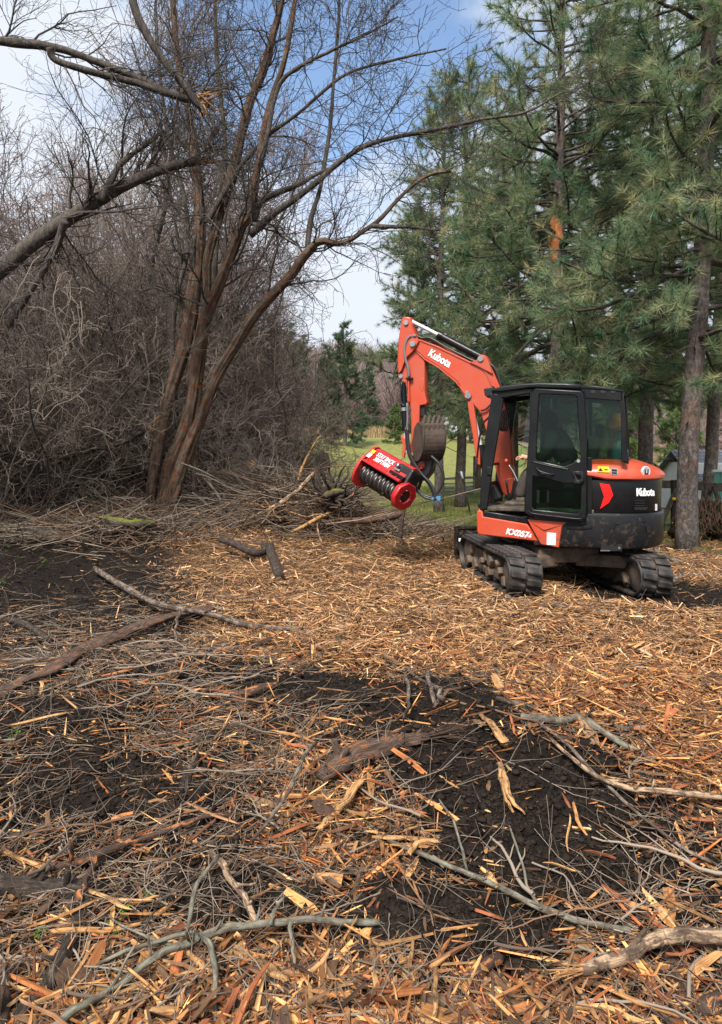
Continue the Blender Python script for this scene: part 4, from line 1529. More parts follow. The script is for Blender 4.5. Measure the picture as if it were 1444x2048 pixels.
hd = L3(1090, 843, 0.45)
hx_, hz_ = hd[0], hd[2]
hand = L3(1040, 914, 0.74)
foot = L3(1040, 1011, 0.62)
vb = [pp(-0.30, .42, 1.43), pp(-0.27, .42, 1.60), pp(-0.18, .42, 1.80), pp(-0.08, .42, 1.95), pp(hx_ - 0.07, .43, hz_ - 0.11), pp(hx_ - 0.02, .43, hz_),
      pp(-0.10, .64, 1.89), pp(-0.02, .72, 1.66), pp(hand[0] - 0.10, .74, hand[2] - 0.015),
      pp(-0.10, .20, 1.89), pp(0.0, .12, 1.66), pp(0.22, .12, 1.58),
      pp(-0.10, .54, 1.42), pp(0.22, .58, 1.45), pp(0.30, .60, 1.16),
      pp(-0.10, .30, 1.42), pp(0.22, .28, 1.45), pp(0.30, .27, 1.16)]
ed = [(0, 1), (1, 2), (2, 3), (3, 4), (4, 5), (3, 6), (6, 7), (7, 8), (3, 9), (9, 10), (10, 11), (0, 12), (12, 13), (13, 14), (0, 15), (15, 16), (16, 17)]
ra = [.15, .16, .17, .14, .075, .085, .085, .065, .045, .085, .065, .045, .10, .085, .06, .10, .085, .06]
body = skinned('body', vb, ed, ra, M['camo'], per)
# hood and cap round the head, face
hp = pp(hx_, .43, hz_)
sph = []
for i in range(9):
    a = -math.pi / 2 + math.pi * i / 8
    sph.append((0.135 * math.cos(a), 0.15 * math.sin(a)))
link('hood_of_jacket', lathe('hood_of_jacket', sph[::1], M['camo'], Matrix.Translation((hp[0] - 0.035, hp[1], hp[2] + 0.01)) @ Matrix.Rotation(0.5, 4, 'Y'), 20), per)
face = lathe('face', [(0.001, -.11), (.045, -.10), (.07, -.06), (.078, 0), (.075, .05), (.05, .095), (.001, .11)], M['skin'], Matrix.Translation((hp[0] + 0.055, hp[1], hp[2] - 0.03)), 18)
fo = link('face', face, per)
link('nose', box('nose', (hp[0] + 0.14, hp[1], hp[2] - 0.035), (.035, .028, .045), M['skin'], 0.01), fo)
for s in (-1, 1):
    link('eye', box('eye', (hp[0] + 0.122, hp[1] + s * 0.032, hp[2] - 0.005), (.012, .024, .012), M['plastic'], 0.003), fo)
    link('ear', box('ear', (hp[0] + 0.05, hp[1] + s * 0.078, hp[2] - 0.02), (.03, .016, .055), M['skin'], 0.006), fo)
link('mouth', box('mouth', (hp[0] + 0.124, hp[1], hp[2] - 0.078), (.012, .04, .010), M['fresh_red'], 0.003), fo)
link('cap_peak', box('cap_peak', (hp[0] + 0.125, hp[1], hp[2] + 0.035), (.11, .13, .012), M['camo'], 0.004, Matrix.Rotation(0.3, 3, 'Y')), per)
# left hand on the joystick, palm and five fingers
hh = np.array(pp(hand[0], .74, hand[2]))
hv = [tuple(hh + (-.10, 0, -.012)), tuple(hh + (-.05, 0, 0)), tuple(hh + (-.01, 0, 0.004))]
hr = [.026, (.024, .036), (.020, .040)]
he = [(0, 1), (1, 2)]
ho = skinned('hand', hv, he, hr, M['skin'], per, 1)
for k, (dy, ln) in enumerate(((-.030, .062), (-.010, .072), (.010, .068), (.029, .055))):
    fv = [tuple(hh + (-.03, dy * .8, 0.002)), tuple(hh + (0.005, dy, .006)), tuple(hh + (ln * .55, dy, -.004)), tuple(hh + (ln * .72, dy, -.03)), tuple(hh + (ln * .55, dy, -.048))]
    skinned('finger', fv, [(0, 1), (1, 2), (2, 3), (3, 4)], [.010, .010, .009, .0085, .008], M['skin'], ho, 0, 1)
skinned('thumb', [tuple(hh + (-.05, .03, 0)), tuple(hh + (-.02, .050, -.01)), tuple(hh + (.012, .048, -.028)), tuple(hh + (.03, .036, -.036))], [(0, 1), (1, 2), (2, 3)], [.013, .012, .010, .009], M['skin'], ho, 0, 1)
hh2 = np.array(pp(0.29, .12, 1.565))
ho2 = skinned('hand', [tuple(hh2 + (-.10, 0, 0)), tuple(hh2 + (-.05, 0, 0)), tuple(hh2)], he, hr, M['skin'], per, 1)
for k, (dy, ln) in enumerate(((-.030, .055), (-.010, .068), (.010, .072), (.029, .062))):
    fv = [tuple(hh2 + (-.03, dy * .8, 0)), tuple(hh2 + (0.005, dy, .004)), tuple(hh2 + (ln * .55, dy, -.006)), tuple(hh2 + (ln * .7, dy, -.032))]
    skinned('finger', fv, [(0, 1), (1, 2), (2, 3)], [.010, .010, .009, .008], M['skin'], ho2, 0, 1)
skinned('thumb', [tuple(hh2 + (-.05, -.03, 0)), tuple(hh2 + (-.02, -.05, -.01)), tuple(hh2 + (.012, -.046, -.026))], [(0, 1), (1, 2)], [.013, .011, .009], M['skin'], ho2, 0, 1)
for s, yy in ((1, .60), (-1, .27)):
    skinned('trouser_leg', [pp(-0.08, .42 + s * .12, 1.425), pp(0.21, yy - s * .02, 1.455), pp(0.29, yy, 1.20), pp(0.30, yy, 1.10)], [(0, 1), (1, 2), (2, 3)], [.112, .096, .074, .07], M['trouser'], per, 0)
    bm = bmesh.new()
    add_box(bm, pp(0.36, yy, 1.035), (.28, .10, .055), 0.022)
    add_box(bm, pp(0.29, yy, 1.085), (.12, .095, .09), 0.03)
    link('boot', bm_mesh('boot', bm, M['boot']), per)

# things in the cab: teal cloth strips hanging, orange cap and bottle behind the rear window
tc = L3(1103, 803, 0.12)
tl = thing('hanging_cloth', 'pale teal fringed cloth hanging inside the cab above the operator', 'cloth', tuple(W(tc)), TH)
bm = bmesh.new()
for s in (-1, 1):
    add_box(bm, (s * 0.05, 0, 0), (0.075, 0.012, 0.23), 0.003)
    for k in range(14):
        add_box(bm, (s * 0.05 + rg.uniform(-.045, .045), 0.01, -0.11 + k * 0.017), (0.05, 0.012, 0.008), 0.002, Matrix.Rotation(rg.uniform(-.4, .4), 3, 'Y'))
link('fringe', bm_mesh('fringe', bm, M['teal']), tl)
oc = L3(1231, 842, 0.55)
o1 = thing('cap', 'orange cap hanging inside the rear cab window', 'cap', tuple(W(oc)), TH)
link('cap_crown', lathe('cap_crown', [(0.001, .10), (.06, .085), (.10, .03), (.115, -.05), (.10, -.10), (.02, -.12)], M['orange_cloth'], None, 18), o1)
link('cap_peak', box('cap_peak', (-0.02, 0.10, -0.09), (.16, .10, .014), M['sleeve'], 0.005), o1)
ob_ = L3(1237, 895, 0.55)
o2_ = thing('spray_bottle', 'dark teal bottle standing behind the rear cab window', 'bottle', tuple(W((ob_[0], ob_[1], 1.59))), TH)
link('bottle_body', lathe('bottle_body', [(0.001, 0), (.075, 0), (.08, .02), (.08, .16), (.05, .24), (.025, .27)], M['tealplastic'], None, 18), o2_)
link('spray_head', box('spray_head', (0.02, 0, 0.32), (.09, .06, .10), M['tealplastic'], 0.015), o2_)

# ------------------------------------------------------------------ bare trees


def path(pts, Y, N, wob=0.0, g=None, dY=0.0):
    """photo-traced stem: [(px, py, radius_px)] standing at distance Y (dY: how far the tip leans nearer or farther)"""
    c = crom(np.array(pts, float), N)
    P, Rr = np.empty((N, 3)), np.empty(N)
    for i, (px, py, r) in enumerate(c):
        yy = Y + dY * i / (N - 1)
        P[i] = at(px, py, yy)
        Rr[i] = max(r * 0.82, 0.6) * yy / F
    if wob and g is not None:
        P += np.cumsum(g.normal(size=P.shape), 0) * wob * np.linspace(0, 1, N)[:, None]
    return P, Rr


def barkify(V, amp, s):
    """ridged bark relief pushed into a trunk's surface"""
    n = fbm(V[:, 0] * s + V[:, 1] * s * .7, V[:, 2] * s * 0.16 + V[:, 1] * s, 51, 3)
    return n * amp


def stems_mesh(name, plist, mat, s=14, rough=0.012):
    parts, gs_ = [], []
    for P, Rr in plist:
        V, Fs = tube1(P, Rr, s)
        n = len(P)
        ax = np.repeat(P, s, 0)
        d = V[:n * s] - ax
        k = np.tile(np.arange(s), n)
        i = np.repeat(np.arange(n), s)
        w = fbm(k * 1.1 + 31 * P[0, 0], i * 0.35, 61, 3) * 0.55 + fbm(k * 2.3, i * 0.12 + P[0, 2], 71, 2) * 0.35
        w = w + (fbm(k * 5.1, i * 0.10, 75, 2) * 0.5 if s >= 20 else 0)
        V[:n * s] = ax + d * (1 + w * rough * 30)[:, None]
        parts.append((V, Fs))
        al = np.concatenate([[0], np.cumsum(np.linalg.norm(np.diff(P, axis=0), axis=1))])
        sd = float(abs(P[0, 0]) * 3.7 % 7 + abs(P[0, 2]) * 1.3)
        half = np.minimum(k, s - k) / s * 2          # mirrored, so that the grain has no seam
        gr = np.stack([al[i], half * math.pi * np.repeat(Rr, s), np.full(n * s, sd)], -1)
        gs_.append(np.concatenate([gr, [[0, 0, sd], [al[-1], 0, sd]]]))
    V, Fs = merge(parts)
    return np_mesh(name, V, Fs, mat, True, grain=np.concatenate(gs_))


g = np.random.default_rng(21)
YT = 12.9
base_w = gp(330, 1030)
main = thing('bare_tree', 'large bare tree with several leaning reddish brown stringy barked stems beside the wood chips', 'tree', tuple(at(325, 1035, YT)))


def rel(o, P):
    return P - np.array(o.location)


ST = {
    'S1': ([(298, 1042, 15), (302, 1000, 13), (310, 930, 13), (322, 860, 13), (340, 790, 14), (361, 720, 15), (377, 660, 16), (387, 590, 16), (396, 520, 15), (400, 440, 12), (397, 380, 11), (388, 300, 9), (375, 210, 7), (357, 120, 7), (345, -20, 6), (335, -160, 4), (330, -330, 3)], YT, 0.3),
    'S2': ([(330, 1044, 22), (333, 1000, 19), (346, 930, 18), (368, 870, 15), (385, 800, 12), (394, 740, 12), (403, 690, 12), (418, 630, 13), (440, 575, 13), (465, 515, 12), (490, 455, 11), (508, 425, 11), (520, 340, 8), (545, 215, 7), (575, 120, 6), (600, -30, 5), (620, -200, 3)], YT, -0.8),
    'S3': ([(338, 1040, 16), (350, 975, 15), (376, 895, 14), (403, 832, 12), (418, 790, 12), (440, 740, 12), (470, 690, 11), (505, 635, 11), (540, 592, 11), (580, 552, 10), (608, 512, 9), (640, 484, 8), (682, 489, 6), (720, 468, 5), (760, 440, 5), (800, 395, 4), (850, 355, 4), (900, 345, 3)], YT - .15, -1.2),
    'S4': ([(375, 780, 7), (395, 690, 9), (412, 600, 10), (416, 520, 10), (440, 430, 10), (465, 355, 11), (482, 280, 10), (502, 205, 10), (530, 140, 9), (552, 65, 8), (570, -10, 7), (590, -150, 5), (600, -300, 3)], YT, -0.3),
    'S5': ([(505, 440, 11), (525, 400, 8), (580, 375, 7), (625, 352, 5), (660, 335, 3)], YT - .5, -0.2),
    'S6': ([(500, 470, 10), (545, 430, 9), (590, 398, 8), (640, 360, 7), (680, 325, 7), (730, 294, 6), (790, 275, 5), (860, 263, 5), (950, 243, 4), (1050, 225, 3), (1120, 190, 2)], YT - .5, -0.9),
    'S7': ([(614, 505, 7), (622, 440, 6), (640, 380, 5), (652, 310, 5), (665, 210, 4), (674, 90, 4), (680, -20, 3), (690, -160, 2)], YT - .7, 0.2),
    'S8': ([(415, 445, 7), (440, 400, 6), (478, 338, 6), (510, 300, 5), (545, 265, 5), (600, 225, 4), (670, 165, 4), (725, 138, 3), (800, 120, 3), (900, 100, 2)], YT - .2, -0.6),
    'S9': ([(350, 800, 8), (345, 700, 7), (352, 600, 6), (375, 500, 5), (372, 400, 5), (345, 300, 4), (325, 180, 4), (315, 40, 3), (310, -100, 2)], YT + .4, 0.4),
    'S10': ([(425, 600, 9), (430, 500, 8), (442, 400, 7), (450, 300, 6), (440, 200, 5), (430, 100, 5), (425, -20, 4), (420, -150, 3)], YT + .3, 0.5),
    'S11': ([(520, 330, 7), (535, 270, 6), (548, 200, 5), (572, 150, 5), (640, 110, 4), (722, 70, 3), (790, 30, 2)], YT - .9, -.3),
    'S12': ([(740, 452, 6), (790, 455, 5), (830, 456, 4), (878, 462, 3)], YT - 1.1, -.1),
    'S13': ([(388, 985, 8), (392, 900, 7), (396, 800, 6), (410, 680, 6), (428, 560, 5)], YT + .8, 0),
}
plist = {k: path(v[0], v[1], 60, 0.004, g, v[2]) for k, v in ST.items()}
for k in ('S1', 'S2', 'S3', 'S4', 'S13'):
    P, Rr = plist[k]
    link('stem', stems_mesh('stem', [(rel(main, P), Rr)], M['main_bark'], 26, 0.020), main)
for k in ('S5', 'S6', 'S7', 'S8', 'S9', 'S10', 'S11', 'S12'):
    P, Rr = plist[k]
    link('limb', stems_mesh('limb', [(rel(main, P), Rr)], M['limb_bark'], 8), main)
AP = np.stack([p for p, r in plist.values()])
AR = np.stack([r for p, r in plist.values()])
upp = AP.copy()


def twigset(P0, R0, n1, n2, n3, g, scale=1.0, t0=0.35, l1=(0.8, 2.6), l2=(0.35, 1.1), l3=(0.12, 0.45), up=0.05, out=None, wv=1.0, rm=(.003, .0026, .0021)):
    P1, R1 = grow(P0, R0, n1, t0, 1.0, l1[0] * scale, l1[1] * scale, 0.26, 9, 0.35, 1.0, 0.17 * wv, up, g, 0.3, rm[0])
    P2, R2 = grow(P1, R1, n2, 0.12, 1.0, l2[0] * scale, l2[1] * scale, 0.55, 7, 0.4, 1.1, 0.20 * wv, up * .7, g, 0.35, rm[1])
    P3, R3 = grow(P2, R2, n3, 0.1, 1.0, l3[0] * scale, l3[1] * scale, 0.65, 5, 0.35, 1.15, 0.25 * wv, up * .4, g, 0.5, rm[2])
    return (P1, R1), (P2, R2), (P3, R3)


def tmesh(name, sets, mat, sides=(5, 4, 3)):
    return np_mesh(name, *merge([tubes(P, Rr, s) for (P, Rr), s in zip(sets, sides)]), mat, True)


use = [k for k in ST if k not in ('S12', 'S5', 'S13')]
AP = np.stack([plist[k][0] for k in use])
AR = np.stack([plist[k][1] for k in use])
sets = twigset(rel(main, AP), AR, 230, 1900, 6000, g, t0=0.40, wv=1.5, rm=(.006, .0035, .0027))
link('twigs', tmesh('twigs', sets, M['limb_bark']), main)


def fray(name, p, d, r, n, ln, mat, parent, g, spread=0.35):
    """torn wood splinters at a broken end"""
    d = nrm(np.array(d, float))
    bm = bmesh.new()
    for k in range(n):
        dd = nrm(d + g.normal(size=3) * spread)
        o = g.normal(size=3) * r * 0.45
        o -= d * np.dot(o, d)
        L_ = ln * g.uniform(.35, 1)
        q = Vector(dd).to_track_quat('Z', 'Y').to_matrix()
        w = r * g.uniform(.18, .45)
        c = p + o + dd * L_ * 0.4
        add_box(bm, tuple(c), (w, w * g.uniform(.3, .7), L_), 0, q)
        for v in bm.verts[-8:] if False else []:
            pass
    for v in bm.verts:
        t = (np.array(v.co) - p).dot(d)
        if t > ln * 0.25:
            pass
    # pinch the far faces of each splinter to a point
    bm.verts.ensure_lookup_table()
    for b in range(0, len(bm.verts), 8):
        vs = [bm.verts[b + i] for i in range(8)]
        pr = sorted(vs, key=lambda v: (np.array(v.co) - p).dot(d))[-4:]
        c = sum((v.co for v in pr), Vector()) / 4
        for v in pr:
            v.co = c + (v.co - c) * 0.25
    return link(name, bm_mesh(name, bm, mat), parent)


# pale cut knot on a stem
kp, _ = path([(397, 770, 5), (398, 775, 5)], YT - 0.45, 2)
link('cut_knot', lathe('cut_knot', [(0.001, .03), (.03, .03), (.045, .0), (.05, -.10)], M['fresh'], frame(tuple(rel(main, kp)[0] + np.array([0.03, 0.08, 0])), (0.2, 0, 1), (1, 0, 0.1)), 14), main)

# snapped limbs of trees standing left of the frame
YL = 10.6


def snapped(label, pts, Y, dY, mat, root_px, n=(40, 340, 1500), strands=(), fr=10):
    P, Rr = path(pts, Y, 40, 0.003, g, dY)
    gx, gy = at(*root_px, Y)[:2]
    rz = float(zt(gx, gy))
    o = thing('snapped_tree', label, 'tree', (gx, gy, rz))
    root = crom(np.array([[gx, gy, rz - 0.1], [gx + .15, gy, (rz + P[0, 2]) / 2], P[0]]), 14)
    rr = np.linspace(Rr[0] * 1.25, Rr[0], 14)
    full, fr_ = np.concatenate([root[:-1], P]), np.concatenate([rr[:-1], Rr])
    link('trunk', stems_mesh('trunk', [(rel(o, full), fr_)], M[mat], 12), o)
    allP, allR = [P], [Rr]
    for sp in strands:
        p2, r2 = path(sp, Y, 40, 0.003, g, dY)
        link('limb', stems_mesh('limb', [(rel(o, p2), r2)], M[mat], 8), o)
        allP.append(p2)
        allR.append(r2)
    ss = twigset(rel(o, np.stack(allP)), np.stack(allR), *n, g, t0=0.05, l1=(.6, 1.9), up=0.02)
    link('twigs', tmesh('twigs', ss, M['limb_bark']), o)
    d = P[-1] - P[-4]
    fray('broken_end', rel(o, P)[-1], d, Rr[-1] * 1.4, fr, 0.42, M['fresh'], o, g)
    return o


s1_ = snapped('thick dark broken limb with torn pale end slanting up from the left edge', [(-60, 585, 21), (0, 540, 20), (60, 490, 18), (130, 442, 17), (200, 400, 15), (260, 366, 13), (320, 342, 11), (370, 327, 9), (405, 321, 8)], YL, 0.4, 'limb_bark', (-330, 1060), strands=([(130, 442, 10), (110, 500, 8), (60, 590, 8), (20, 660, 8)], [(200, 402, 9), (240, 330, 7), (290, 290, 5), (330, 260, 4)],))
s2_ = snapped('long lichen grey limb reaching from top left to a large torn orange break', [(-60, 76, 10), (0, 82, 10), (50, 88, 10), (100, 93, 9), (150, 107, 8), (205, 128, 8), (265, 152, 8), (320, 178, 8), (375, 196, 9), (402, 197, 11)], YL - .3, 0.3, 'limb_bark', (-420, 1060), n=(34, 300, 1300),
              strands=([(98, 95, 8), (108, 118, 8), (150, 134, 8), (215, 152, 8), (280, 170, 8), (345, 190, 8), (385, 198, 8)], [(258, -30, 10), (272, 25, 10), (300, 82, 9), (330, 125, 8), (362, 165, 8), (395, 208, 8), (412, 222, 6)]), fr=22)
# extra torn wood under the big break
o_ = s2_
pk = at(396, 200, YL)
fray('torn_wood', rel(o_, pk), (0.5, 0, -1.0), 0.12, 12, 0.34, M['fresh'], o_, g, 0.25)
fray('torn_wood', rel(o_, at(398, 238, YL)), (-1.0, 0, 0.25), 0.03, 4, 0.28, M['fresh_red'], o_, g, 0.1)
s3_ = snapped('low snapped dead bough hanging in the thicket left of the big tree', [(105, 930, 7), (150, 908, 7), (200, 896, 7), (245, 886, 7), (280, 868, 7), (300, 855, 6)], 12.0, 0.2, 'dark_bark', (60, 1010), n=(10, 60, 260), fr=6)

# prototypes of the leafless shrubs and trees in the thicket
M['tw_grey'] = simple('grey_brown_twigs', (0.185, 0.146, 0.116), 0.9, 0, 0.5, 1.2)
M['tw_purple'] = simple('purplish_twigs', (0.165, 0.120, 0.104), 0.9, 0, 0.45, 1.2)
M['tw_dark'] = simple('dark_twigs', (0.080, 0.060, 0.046), 0.9, 0, 0.45, 1.2)
M['tw_pale'] = simple('pale_twigs', (0.24, 0.195, 0.155), 0.9, 0, 0.35, 1.2)
M['tw_far'] = simple('far_twigs', (0.25, 0.185, 0.17), 0.9, 0, 0.4, 0.5)


def shrub_proto(seed, H, nst, n1, n2, n3, lean, r0, mat, scale=1.0, wv=1.7, rm=(.008, .0058, .0044)):
    g = np.random.default_rng(seed)
    N = 12
    P = np.zeros((nst, N, 3))
    a = g.uniform(0, 2 * math.pi, nst)
    P[:, 0, 0], P[:, 0, 1] = np.cos(a) * g.uniform(0, .35, nst), np.sin(a) * g.uniform(0, .35, nst)
    P[:, 0, 2] = -0.15
    d = nrm(np.stack([np.cos(a) * lean * g.uniform(.2, 1.2, nst), np.sin(a) * lean * g.uniform(.2, 1.2, nst), np.ones(nst)], -1))
    Ls = H * g.uniform(.6, 1.05, nst) / (N - 1)
    for k in range(1, N):
        d = nrm(d + 0.10 * wv * g.normal(size=d.shape) + np.array([0, 0, .02]))
        P[:, k] = P[:, k - 1] + d * Ls[:, None]
    Rr = r0 * g.uniform(.6, 1.1, nst)[:, None] * np.linspace(1, .22, N)[None]
    sets = twigset(P, Rr, n1, n2, n3, g, scale=scale, t0=0.12, up=0.02 if H < 6 else .06, wv=wv, rm=rm)
    return np_mesh('stems', *tubes(P, Rr, 6), M['limb_bark'] if r0 > .035 else M[mat], True), tmesh('twigs', sets, M[mat], (4, 3, 3))


protos = [
    (shrub_proto(1, 4.2, 9, 70, 420, 1500, .45, .022, 'tw_grey'), 4.2),
    (shrub_proto(2, 3.6, 12, 80, 480, 1600, .60, .018, 'tw_purple'), 3.6),
    (shrub_proto(3, 5.2, 6, 60, 380, 1300, .40, .042, 'tw_dark', 1.2), 5.2),
    (shrub_proto(4, 9.5, 3, 110, 800, 2600, .16, .080, 'tw_grey', 1.5, 1.3, (.009, .006, .005)), 9.5),
    (shrub_proto(5, 10.5, 2, 110, 800, 2600, .12, .095, 'tw_purple', 1.6, 1.3, (.009, .006, .005)), 10.5),
    (shrub_proto(6, 2.6, 11, 40, 200, 500, .9, .013, 'tw_pale', .8, 1.5, (.006, .004, .003)), 2.6),
    (shrub_proto(7, 3.8, 10, 60, 330, 1000, .7, .017, 'tw_pale'), 3.8),
]


def plant(name, pi, x, y, sc_, rz, label, cat, group, sink=0.0):
    (a, b), h = protos[pi]
    o = thing(name, label, cat, (x, y, float(zt(x, y)) - sink), rz, group)
    o.scale = (sc_,) * 3
    link('stems', a, o)
    link('twigs', b, o)
    return o


g = np.random.default_rng(31)
# front row of the thicket, behind and left of the big tree
cnt = 0
for k in range(36):
    y = g.uniform(14.0, 19.0)
    px = g.uniform(-60, 560) if k % 3 else g.uniform(-60, 330)
    x = (px - CX) / F * y
    if 250 < px < 480:
        y = g.uniform(16.0, 19.0)
        x = (px - CX) / F * y
    pi = int(g.choice([0, 1, 2, 6, 6, 2]))
    s_ = g.uniform(.75, 1.15) * (1.0 if px < 420 else 0.72)
    plant('bare_shrub', pi, x, y, s_, g.uniform(0, 6.28), 'leafless grey brown shrub in the dense thicket behind the big bare tree', 'shrub', 'bare shrubs of the thicket')
for k in range(22):
    y = g.uniform(18, 30)
    px = g.uniform(-80, 480)
    x = (px - CX) / F * y
    plant('bare_thicket_tree', int(g.choice([3, 4])), x, y, g.uniform(.85, 1.25) * (1 if px < 380 else .62), g.uniform(0, 6.28), 'tall leafless tree rising out of the thicket against the sky', 'tree', 'tall bare trees of the thicket')
for k in range(6):
    y = g.uniform(11.5, 13.5)
    px = g.uniform(-60, 150)
    x = (px - CX) / F * y
    plant('bare_shrub', int(g.choice([0, 2])), x, y, g.uniform(.7, 1.0), g.uniform(0, 6.28), 'leafless dark shrub standing in front of the thicket at left', 'shrub', 'dark shrubs in front of the thicket')
# shrubs receding along the thicket's right-hand edge to the meadow
for px, y, pi, s_ in ((455, 19, 1, .85), (500, 21, 0, .9), (530, 24, 1, 1.1), (530, 27, 2, .9), (520, 30, 3, .75), (535, 33, 0, 1.2), (540, 38, 4, .72), (530, 42, 1, 1.5), (500, 42, 4, .8), (540, 50, 0, 1.7), (545, 17.5, 6, .62), (590, 18, 5, .55)):
    plant('bare_shrub', pi, (px - CX) / F * y, y, s_, g.uniform(0, 6.28), 'leafless purplish shrub on the thicket edge beside the meadow', 'shrub', 'shrubs along the meadow edge')
# sapling in front of the meadow with sweeping branches
plant('bare_sapling', 5, *(at(655, 1000, 15.2)[:2]), .62, 0.4, 'low spreading leafless sapling in front of the meadow left of the mulching head', 'shrub', None)
# far brushy hillside
M_far = [np_mesh('hillside_twigs', *tubes(*[q for q in (lambda P, Rr: (P, Rr))(*grow(np.array([[[0, 0, -.2], [0, 0, .6], [0, 0, 1.4]]]), np.array([[.05, .05, .04]]), 420, 0, 1, 1.2, 3.4, .5, 5, .1, 1.2, .18, .12, np.random.default_rng(90 + k), .4, .014))], 3), M['tw_far'], True) for k in range(3)]
for k in range(150):
    y = g.uniform(70, 135)
    px = g.uniform(520, 1444)
    x = (px - CX) / F * y
    o = link('far_shrub', M_far[k % 3])
    o.location = (x, y, float(zt(x, y)) - .2)
    s_ = g.uniform(1.0, 2.0)
    o.scale = (s_ * 1.3, s_ * 1.3, s_)
    o.rotation_euler = (0, 0, g.uniform(0, 6.28))
    o['label'] = 'leafless brownish shrub on the far hillside beyond the meadow'
    o['category'] = 'shrub'
    o['group'] = 'shrubs on the far hillside'

# ------------------------------------------------------------------ conifers


def needles(P, D, n, L0, w, g, spread=.62, droop=.10, base=(0.075, 0.115, 0.055), var=.3, back=0.10):
    """n needles on each tuft at P pointing along D"""
    K = len(P)
    d = np.repeat(D, n, 0) * g.uniform(.3, 1.0, (K * n, 1)) + g.normal(size=(K * n, 3)) * spread
    d[:, 2] -= droop
    d = nrm(d)
    p = np.repeat(P, n, 0) - np.repeat(D, n, 0) * g.uniform(0, back, (K * n, 1))
    Ln = L0 * g.uniform(.6, 1.1, (K * n, 1))
    s = nrm(np.cross(d, g.normal(size=d.shape))) * (w / 2)
    V = np.stack([p - s, p + s, p + d * Ln], 1).reshape(-1, 3)
    Fq = np.arange(K * n * 3).reshape(-1, 3)
    hue = np.repeat(g.normal(size=(K, 1)), n, 0)
    v = np.exp(var * (0.7 * hue + 0.5 * g.normal(size=(K * n, 1))))
    c = np.array(base)[None] * v
    c[:, 0:1] *= (1 + .22 * hue)
    c = np.clip(np.repeat(c, 3, 0), 0.008, .5)
    tip = np.tile([0.9, 0.9, 1.15], K * n)[:, None]
    return V, Fq, c * tip


def pine_mesh(seed, H, cb, cr, r0, nb, tn, L0, w, base, ns=7, tuftpts=(1.0, .72, .45), stubs=10, top_r=.12, taper=.85, droop=.12):
    g = np.random.default_rng(seed)
    N = 26
    z = np.linspace(-0.2, H, N)
    P = np.stack([np.cumsum(g.normal(size=N)) * .018, np.cumsum(g.normal(size=N)) * .018, z], -1)
    P -= P[1]
    P[:, 2] = z
    Rr = r0 * (1 - z / (H * 1.04)) ** .8 + .012
    Rr[0] *= 1.25
    Rr[1] *= 1.06
    trunk = stems_mesh('trunk', [(P, Rr)], M['pine_bark'], 20, 0.004)
    h = cb + (H * .985 - cb) * g.random(nb) ** 0.9
    t = (h - cb) / (H - cb)
    Ln = cr * ((1 - t) ** taper * .9 + top_r) * g.uniform(.65, 1.12, nb)
    a = g.uniform(0, 2 * math.pi, nb)
    el = -0.12 + 0.75 * t + g.normal(size=nb) * .14
    d = np.stack([np.cos(a) * np.cos(el), np.sin(a) * np.cos(el), np.sin(el)], -1)
    M1 = 9
    B = np.empty((nb, M1, 3))
    B[:, 0] = np.stack([np.interp(h, z, P[:, 0]), np.interp(h, z, P[:, 1]), h], -1)
    for k in range(1, M1):
        d = nrm(d + .09 * g.normal(size=d.shape) + np.array([0, 0, -.06 if k < 5 else .13]))
        B[:, k] = B[:, k - 1] + d * (Ln / (M1 - 1))[:, None]
    BR = (0.012 + 0.011 * Ln)[:, None] * np.linspace(1, .3, M1)[None]
    S, SR = grow(B, BR, nb * ns, .25, 1.0, .35 * cr / 3, 1.05 * cr / 3, .55, 5, .35, 1.0, .16, .05, g, .5, .004)
    sets = [tubes(B, BR, 5), tubes(S, SR, 3)]
    if stubs:
        hs = g.uniform(cb * .35, cb + 1.5, stubs)
        aa = g.uniform(0, 6.28, stubs)
        sb = np.empty((stubs, 7, 3))
        dd = np.stack([np.cos(aa), np.sin(aa), g.uniform(-.35, .15, stubs)], -1)
        sb[:, 0] = np.stack([np.interp(hs, z, P[:, 0]), np.interp(hs, z, P[:, 1]), hs], -1)
        for k in range(1, 7):
            dd = nrm(dd + .16 * g.normal(size=dd.shape) + np.array([0, 0, -.04]))
            sb[:, k] = sb[:, k - 1] + dd * (g.uniform(.12, .34, stubs))[:, None]
        sr = .016 * np.linspace(1, .3, 7)[None] * np.ones((stubs, 1))
        q, qr = grow(sb, sr, stubs * 5, .2, 1, .2, .7, .6, 5, .4, 1.1, .2, -.02, g, .4, .003)
        sets += [tubes(sb, sr, 5), tubes(q, qr, 3)]
    branches = np_mesh('branches', *merge(sets), M['limb_bark'], True)
    tp, td = [], []
    for arr in (S, B):
        n_ = arr.shape[1]
        for f in (tuftpts if arr is S else (1.0, .86)):
            q = f * (n_ - 1)
            i = min(int(q), n_ - 2)
            tp.append(arr[:, i] * (1 - (q - i)) + arr[:, i + 1] * (q - i))
            td.append(nrm(nrm(arr[:, i + 1] - arr[:, i]) + np.array([0, 0, .12])))
    tp, td = np.concatenate(tp), np.concatenate(td)
    V, Fq, c = needles(tp, td, tn, L0, w, g, base=base, droop=droop)
    crown = np_mesh('crown', V, Fq, M['needle'], False, tint=c)
    return trunk, branches, crown


def pine(name, label, x, y, rz, meshes, s=1.0, group=None, cat='pine tree', sink=0):
    o = thing(name, label, cat, (x, y, float(zt(x, y)) - sink), rz, group)
    o.scale = (s,) * 3
    for nm, me in zip(('trunk', 'branches', 'crown'), meshes):
        link(nm, me, o)
    return o


